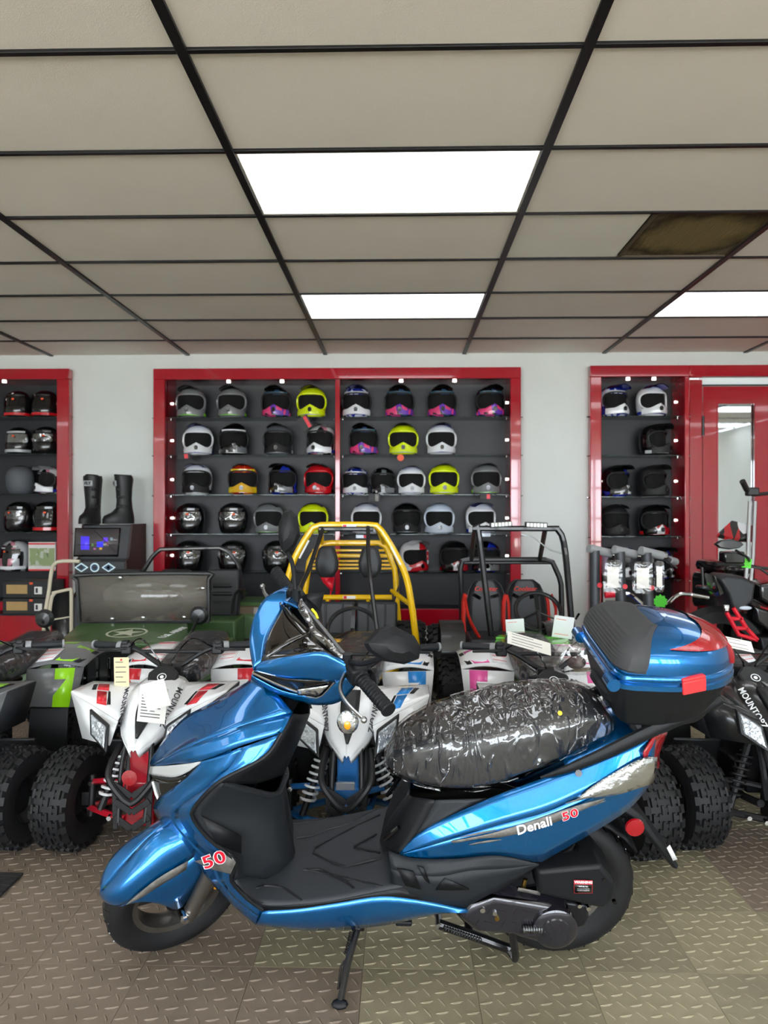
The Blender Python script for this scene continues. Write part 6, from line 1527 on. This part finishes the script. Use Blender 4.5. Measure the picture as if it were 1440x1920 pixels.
for py0, py1, nm in ((1090, 1121, 'upper of the two black shoe boxes at the cabinet foot'), (1122, 1152, 'lower of the two black shoe boxes at the cabinet foot')):
    t, bw, bh, bd = carton(5, 94, py0, py1, YF - .28, .26, 'shoe_box', nm, tagk); t.location.z += 0
    MB().box((-bw*.2, -bd/2-.001, bh*.52), (bw*.44, .002, bh*.55)).build('kraft_label', mat('kraft', 'B0905E', rough=.7, var=.05), t)
    MB().box((bw*.25, -bd/2-.001, bh*.45), (bw*.16, .002, bh*.45)).build('barcode_label', paper, t)
    MB().box((bw*.22, -bd/2-.002, bh*.45), (bw*.05, .002, bh*.3)).build('barcode', ink, t)
    MB().box((bw*.1, -bd/2-.001, bh*.88), (bw*.07, .002, bh*.14)).build('red_seal', or_st, t)
# plinth that carries the shoe boxes
px0, px1 = at(0, 1152, YF-.28), at(104, 1152, YF-.28)
pl = thing('display_plinth', 'low red plinth under the shoe boxes', 'plinth', ((px0.x+px1.x)/2 - .2, YF, 0)); MB().box((0, -.145, px0.z/2 - .006), (px1.x-px0.x+.5, .23, px0.z - .012)).build('plinth_body', red_gloss, pl, bevel=.004); MB().box((0, -.145, px0.z-.0065), (px1.x-px0.x+.52, .25, .011)).build('plinth_top', black_board, pl)

# ---- hand truck
HT = (at(105, 960, 5.2).x, 5.2, 0); cream_t = mat('cream_tube', 'C8BFA8', rough=.4, coat=.2, bump=.01)
k = thing('hand_truck', 'cream tube hand truck leaning beside the arcade machine', 'hand truck', HT)
MB().tube(loc([(76, 1280, 5.1), (84, 1160, 5.2), (92, 1108, 5.25), (97, 1070, 5.3), (106, 1054, 5.3), (134, 1052, 5.3), (150, 1053, 5.3)], HT), .014, 8, smooth=26).build('frame_tube', cream_t, k)
MB().tube(loc([(86, 1280, 5.12), (92, 1160, 5.22), (98, 1118, 5.25), (104, 1110, 5.25)], HT), .014, 8, smooth=16).build('frame_tube', cream_t, k)
MB().tube(loc([(134, 1280, 5.12), (134, 1160, 5.22), (134, 1104, 5.25)], HT), .014, 8).build('frame_tube', cream_t, k)
MB().tube(loc([(98, 1112, 5.25), (134, 1104, 5.25)], HT), .012, 8).build('cross_tube', cream_t, k); MB().tube(loc([(100, 1162, 5.22), (134, 1156, 5.22)], HT), .006, 6).build('cross_rod', cream_t, k)
q = loc([(98, 1114, 5.27), (134, 1106, 5.27), (134, 1270, 5.15), (98, 1270, 5.15)], HT); MB().grid([[q[0], q[1]], [q[3], q[2]]]).build('deck_board', kart_blk, k, thick=.014)
for s in (-.09, .12): MB().lathe([(.03, -.02), (.085, -.025), (.09, 0), (.085, .025), (.03, .02)], 20, Matrix.Translation((s, .03, .09)) @ Matrix.Rotation(math.pi/2, 4, 'Y')).build('wheel', rubber, k)

# ---- electric kick scooters by the narrow cabinet
ks_m = mat('scooter_grey', '3C3E42', rough=.4, metal=.3, bump=.01); grip_g = mat('grip_grey', '8A8C8E')
def kick(px0, px1, py, Y, label, bag):
    o = at(px1, 1190, Y); o = Vector((o.x, Y, 0)); t = thing('kick_scooter', label, 'kick scooter', tuple(o), group='electric kick scooters by the cabinet')
    top = at(px0 + 8, py + 6, Y) - o
    MB().tube([(0, 0, .18), top], .028, 12).build('stem', ks_m, t); MB().box((0, .32, .12), (.13, .75, .05)).build('deck', ks_m, t, bevel=.015)
    for y in (-.04, .72): MB().lathe([(.03, -.02), (.08, -.022), (.1, 0), (.08, .022), (.03, .02)], 22, Matrix.Translation((0, y, .1)) @ Matrix.Rotation(math.pi/2, 4, 'Y')).build('wheel', rubber, t)
    MB().tube([(0, -.04, .10), (0, -.03, .17), (0, 0, .2)], .02, 8).build('fork', ks_m, t)
    d = V(.62, .72, -.16).normalized()
    MB().tube([top - d*.02, top + d*.40], .014, 8).build('handlebar', ks_m, t)
    MB().cyl(top - V(.035, .01, -.012), top + V(.10, .04, -.02), .024, 14).build('grip', grip_g, t, bevel=.002); MB().cyl(top + d*.34, top + d*.44, .022, 14).build('grip', grip_g, t, bevel=.002)
    MB().box(top + d*.2 + V(0, -.01, .01), (.07, .06, .04)).build('display', gblack, t, bevel=.008)
    MB().tube([top + d*.26, top + d*.32 + V(0, -.03, -.02), top + d*.42 + V(0, -.04, -.035)], .006, 6).build('brake_lever', ks_m, t)
    MB().cyl(top + V(.02, -.03, -.19), top + V(.02, -.02, -.19), .014, 10).build('red_button', decal_red, t)
    if bag:
        bx, by, bw_, bh_ = bag; c = at(bx, by, Y - .10) - o
        MB().loft([[c + V(a*bw_*f/2, b*.012*f, z*bh_/2) for a, b in ((-1, -1), (1, -1), (1, 1), (-1, 1))] for z, f in ((1.15, .7), (1, 1.05), (0, 1.15), (-.8, 1.1), (-1.1, .7))]).build('manual_bag', foil, t)
        MB().box(c + V(0, -.002, 0), (bw_*.72, .004, bh_*.7)).build('manual_sheet', paper, t)
kick(1107, 1116, 1026, 3.98, 'grey kick scooter with a bagged manual, leftmost of three', (1149, 1082, .085, .16))
kick(1154, 1168, 1028, 3.96, 'grey kick scooter in the middle of three by the cabinet', (1205, 1084, .09, .155))
kick(1204, 1224, 1030, 3.94, 'grey kick scooter nearest the red door, rightmost of three', (1236, 1082, .04, .15))
# ---- little bike with chrome bars behind the top case
BK = (at(1235, 960, 4.85).x, 4.85, 0); k = thing('mini_bike', 'blue mini bike with chrome handlebar and red grips', 'mini bike', BK)
lb_ = loc([(1134, 1116, 4.85), (1165, 1113, 4.85), (1184, 1116, 4.85), (1205, 1134, 4.86), (1215, 1142, 4.88), (1238, 1142, 4.88), (1252, 1132, 4.88), (1270, 1116, 4.90), (1290, 1114, 4.92), (1326, 1121, 4.95)], BK)
MB().tube(lb_, .013, 8, smooth=40).build('handlebar', chrome, k); a, b = loc([(1134, 1116, 4.85), (1168, 1113, 4.85)], BK); MB().cyl(a, b, .021, 10).build('grip', decal_red, k); a, b = loc([(1296, 1115, 4.92), (1328, 1121, 4.95)], BK); MB().cyl(a, b, .013, 10).build('bar_end', chrome, k)
MB().cyl(*loc([(1228, 1142, 4.88), (1232, 1280, 4.80)], BK), .018, 10).build('stem', decal_red, k)
c = at(1213, 1140, 4.85) - Vector(BK); MB().box(c, (.05, .05, .03)).build('bar_clamp', decal_red, k, bevel=.004)
c = at(1205, 1163, 4.82) - Vector(BK); MB().ball(c, (.15, .16, .075), 18, 10).build('tank', lac('royal', '1F3FA8'), k)
for y in (-.12, .62): MB().lathe([(.08, -.03), (.15, -.035), (.175, 0), (.15, .035), (.08, .03)], 28, Matrix.Translation((.02, y, .175)) @ Matrix.Rotation(math.pi/2, 4, 'Y')).build('wheel', rubber, k)
MB().tube([(.02, -.12, .175), (0, -.05, .45)], .018, 8).tube([(0, -.05, .45), (0, .4, .40), (.02, .62, .175)], .018, 8).build('frame', decal_red, k); MB().box((0, .45, .47), (.17, .4, .07)).build('seat', vinyl, k, bevel=.02)
p = at(1238, 1128, 4.83); lime_t = mat('lime_tag', '58D83A', rough=.6, var=.02)
t = thing('starburst_tag', 'lime green starburst price tag on the chrome handlebar', 'tag', tuple(p))
MB().prism([(0.05*math.cos(math.pi*q/10)*(1 if q % 2 else .78), 0.05*math.sin(math.pi*q/10)*(1 if q % 2 else .78)) for q in range(20)], 0, .002, Matrix.Rotation(math.pi/2, 4, 'X')).build('card', lime_t, t)
# ---- white heater grille standing in the narrow cabinet
a, b = at(1131, 1092, YF+.10), at(1162, 1156, YF+.10)
t = thing('grille_heater', 'white louvred heater at the foot of the narrow cabinet', 'heater', ((a.x+b.x)/2 + .005, YF+.12, b.z)); w_, h_ = b.x-a.x, a.z-b.z
MB().box((0, .03, h_/2), (w_, .06, h_)).build('housing', mat('heater_white', 'C9C9C4', rough=.5, var=.04), t, bevel=.004)
for q in range(2):
    z0_ = h_*(.16 + .46*q); MB().box((0, -.002, z0_ + h_*.14), (w_*.7, .004, h_*.34)).build('vent_recess', hmb, t)
    for r_ in range(6): MB().box((0, -.005, z0_ + h_*(.0 + .058*r_)), (w_*.7, .006, .010), rx=R(25)).build('louvre', mat('louvre', '9A9A96', rough=.5, var=.02), t)

# ---- black motorcycle and dirt bike at the right edge
MC = (at(1400, 960, 4.3).x, 4.3, 0); k = thing('motorcycle', 'black motorcycle with red frame cut by the right edge', 'motorcycle', MC)
def ml(l): return loc(l, MC)
def blobm(name, pts, w_, m, bev=.012, Yo=4.3):
    a = ml([(x, y, Yo) for x, y in pts]); ce = sum(a, V(0, 0, 0))/len(a)
    MB().loft([[p.lerp(ce, .12) + V(0, -w_, 0) for p in a], [p + V(0, -w_*.6, 0) for p in a], [p + V(0, w_*.6, 0) for p in a], [p.lerp(ce, .12) + V(0, w_, 0) for p in a]]).build(name, m, k, bevel=bev, seg=3)
blobm('seat', [(1332, 1080), (1345, 1074), (1380, 1078), (1405, 1090), (1400, 1125), (1372, 1150), (1362, 1150), (1350, 1110)], .10, vinyl)
blobm('tank', [(1405, 1092), (1440, 1088), (1500, 1095), (1500, 1150), (1440, 1140), (1405, 1120)], .11, hk)
blobm('side_cover', [(1395, 1130), (1440, 1145), (1500, 1150), (1500, 1190), (1430, 1185), (1400, 1160)], .10, hk)
blobm('tail', [(1328, 1075), (1336, 1078), (1350, 1112), (1340, 1118)], .07, gblack, .004)
for pts in ([(1362, 1148), (1385, 1190), (1420, 1200)], [(1375, 1140), (1400, 1178), (1420, 1200)], [(1368, 1160), (1392, 1160)], [(1378, 1178), (1402, 1178)]): MB().tube(ml([(a, b, 4.12) for a, b in pts]), .012, 8).build('frame_tube', decal_red, k)
MB().lathe([(.20, -.04), (.27, -.05), (.30, 0), (.27, .05), (.20, .04)], 36, Matrix.Translation(ml([(1345, 1230, 4.3)])[0]) @ Matrix.Rotation(math.pi/2, 4, 'X')).build('rear_wheel', rubber, k)
MB().lathe([(.20, -.04), (.27, -.05), (.30, 0), (.27, .05), (.20, .04)], 36, Matrix.Translation(ml([(1345, 1230, 4.3)])[0] + V(1.25, 0, 0)) @ Matrix.Rotation(math.pi/2, 4, 'X')).build('front_wheel', rubber, k)
blobm('engine', [(1400, 1185), (1500, 1190), (1510, 1240), (1410, 1240)], .12, mat('quad_engine', '1B1B1E'))
c = ml([(1366, 1021, 4.1)])[0]; MB().loft([[c + V(x*.085*f, y_, z*.032*f) for x, z in ((-1, .1), (-.6, .8), (.1, 1), (.8, .5), (1, 0), (.7, -.6), (0, -.9), (-.7, -.6))] for f, y_ in ((.9, -.02), (1, 0), (.6, .03))]).build('mirror', kart_blk, k, bevel=.004)
MB().tube(ml([(1380, 1032, 4.12), (1404, 1048, 4.2), (1400, 1062, 4.3)]), .008, 6, smooth=8).build('mirror_stalk', kart_blk, k)
MB().tube(ml([(1342, 1058, 4.15), (1380, 1058, 4.2), (1400, 1060, 4.25), (1440, 1066, 4.35), (1480, 1060, 4.5)]), .011, 8, smooth=14).build('handlebar', kart_blk, k)
MB().tube(ml([(1400, 1060, 4.25), (1425, 1066, 4.25), (1445, 1080, 4.25)]), .007, 6).build('brake_hose', gblack, k)
MB().box(ml([(1372, 1045, 4.2)])[0], (.12, .08, .07)).build('instrument', gblack, k, bevel=.01)
c = ml([(1362, 1140, 4.12)])[0]; MB().box(c, (.03, .02, .04)).build('turn_signal', lens_clear, k, bevel=.006)
c = ml([(1398, 1140, 4.1)])[0]; MB().ball(c, (.035, .012, .012)).build('signal_lens', hpb, k)
MB().tube(ml([(1318, 1102, 4.25), (1316, 1064, 4.25)]), .008, 6).build('grab_stub', kart_blk, k); MB().cyl(*ml([(1318, 1102, 4.25), (1318, 1098, 4.25)]), .04, 14).build('stub_base', kart_blk, k)
MB().tube(ml([(1318, 1101, 4.25), (1345, 1110, 4.28)]), .010, 6).build('stub_arm', kart_blk, k)
p = at(1400, 1056, 4.225); t = thing('sale_tag', 'lime green paper tag hanging on the motorcycle handlebar', 'tag', tuple(p)); MB().box((0, 0, 0), (.055, .002, .055), ry=R(8)).build('card', lime_t, t, bevel=.002); 
for q in range(3): MB().box((.001, -.002, .014 - .012*q), (.034, .001, .003), ry=R(8)).build('written_line', arm_green, t)
DB = (at(1405, 960, 5.1).x, 5.1, 0); k = thing('dirt_bike', 'dirt bike with silver forks in front of the door mirror', 'dirt bike', DB)
def dl(l): return loc(l, DB)
for dx in (0, 10): MB().tube(dl([(1416 - dx, 940, 5.05), (1412 - dx, 1040, 5.00), (1400 - dx, 1180, 4.90)]), .013, 10).build('fork_leg', steel, k)
MB().tube(dl([(1394, 905, 5.00), (1400, 918, 5.05), (1412, 928, 5.10), (1440, 925, 5.20)]), .014, 8).build('handlebar', kart_blk, k); MB().cyl(*dl([(1392, 902, 5.00), (1400, 918, 5.04)]), .02, 10).build('grip', kart_blk, k)
MB().box(dl([(1410, 922, 5.08)])[0], (.08, .06, .06)).build('bar_clamp', kart_blk, k, bevel=.01)
a = dl([(1345, 1000, 4.90), (1372, 975, 5.00), (1412, 985, 5.05), (1412, 1010, 5.05), (1372, 1008, 4.95)]); bm = MB(); MB().loft([[p + V(0, 0, .0) for p in a], [p + V(0, .02, -.03) for p in a]]).build('front_mudguard', g_kr, k, bevel=.006)
MB().lathe([(.24, -.03), (.31, -.04), (.34, 0), (.31, .04), (.24, .03)], 32, Matrix.Translation(dl([(1392, 1200, 4.85)])[0].xy.to_3d() + V(0, 0, .34)) @ Matrix.Rotation(math.pi/2, 4, 'Y')).build('front_wheel', rubber, k)
MB().box((.05, .5, .62), (.25, .7, .3)).box((.05, .55, .82), (.2, .6, .1)).build('body', hk, k, bevel=.05); MB().lathe([(.24, -.03), (.31, -.04), (.34, 0), (.31, .04), (.24, .03)], 32, Matrix.Translation((.05, .62, .34)) @ Matrix.Rotation(math.pi/2, 4, 'Y')).build('rear_wheel', rubber, k)

# ---- papers, tags and the mat
manila = mat('manila', 'D9CDA6', rough=.8, var=.04, vscale=40)
def sheet(px, py, Y, w_, h_, label, m, rz=0.0, rx=0.0, lines=5, lm=ink, name='paper_tag', ry=0):
    p = at(px, py, Y); t = thing(name, label, 'tag', tuple(p)); t.rotation_euler = (rx, rz, ry)
    MB().box((0, 0, 0), (w_, .0012, h_)).build('sheet', m, t)
    for q in range(lines):
        ww = w_*(.7 if q % 3 else .5); MB().box((-(w_*.8 - ww)/2, -.0012, h_*(.34 - .68*q/max(1, lines-1))), (ww, .0008, h_*.022)).build('text_line', lm, t)
    return t
t = sheet(228, 1260, 2.72, .058, .112, 'manila cardboard tag hanging from the red quad handlebar', manila, R(-1), lines=5)
MB().cyl((0, -.001, .047), (0, -.003, .047), .004, 10).build('eyelet', acc_red, t)
sheet(286, 1322, 2.50, .10, .125, 'larger printed paper sheet hanging on the red quad nose', paper, R(6), lines=9)
sheet(292, 1303, 2.46, .085, .095, 'blank white card overlapping the printed sheet on red quad', paper, R(-16), lines=0)
sheet(992, 1206, 2.72, .17, .07, 'printed paper slip draped over the pink quad handlebar', paper, R(16), R(-58), lines=4)
sheet(966, 1178, 3.9, .10, .10, 'bagged safety leaflet on the black kart, left one', decal_white, R(-4), lines=2, lm=or_st, name='leaflet')
sheet(1056, 1176, 3.95, .11, .12, 'bagged safety leaflet on the black kart, right one', decal_white, R(8), lines=2, lm=or_st, name='leaflet')
sheet(1385, 1208, 2.55, .10, .05, 'white paper slip lying on the black quad bars', paper, R(12), R(-50), lines=3)
bm = MB(); c = at(1086, 1232, 2.62)
t = thing('plastic_bag', 'clear plastic bag hanging on the pink quad handlebar', 'bag', tuple(c))
rr = random.Random(4)
MB().loft([[V((.09*f + rr.uniform(-.006, .006))*math.cos(2*math.pi*q/14), (.03*f)*math.sin(2*math.pi*q/14) + rr.uniform(-.004, .004), z) for q in range(14)] for z, f in ((.06, .45), (.045, .8), (.02, 1), (-.02, 1.05), (-.05, .95), (-.062, .6))]).build('bag_film', film('bag_milky', .2, 14, .8, ridged=True), t, smooth=60)
MB().ball((-.01, 0, -.02), (.035, .012, .025)).build('hardware', mat('bolt_brown', '4A3A38', rough=.5, metal=.4, var=.1), t)
DMx = at(-60, 1690, 2.26); t = thing('door_mat', 'black ribbed door mat cut by the lower left edge', 'mat', (-1.62, 2.36, 0.001))
q = [at(-120, 1647, CAM_H*FPX/687), at(44, 1648, CAM_H*FPX/688), at(0, 1692, CAM_H*FPX/732), at(-180, 1692, CAM_H*FPX/732)]
q = [Vector((p.x + 1.62, p.y - 2.36, 0)) for p in q]
MB().loft([q, [p + V(0, 0, .006) for p in q]]).build('mat_base', mat('mat_black', '232323', rough=.9, bump=.3, bscale=120), t)
bm = MB()
for i in range(1, 12): bm.bar(q[0].lerp(q[3], i/12) + V(0, 0, .0075), q[1].lerp(q[2], i/12) + V(0, 0, .0075), .006, .004)
o = bm.build('mat_rib', mat('mat_black', '232323'), t); o['kind'] = 'stuff'
p0_ = at(30, 1200, 5.6); c_ = thing('floor_cable', 'thin dark cable running along the white wall at left', 'cable', tuple(p0_))
MB().tube([at(0, 1199, 6.36) - p0_, at(40, 1196, 6.36) - p0_, at(75, 1190, 6.36) - p0_], .004, 6, smooth=10).build('cable_run', gblack, c_)
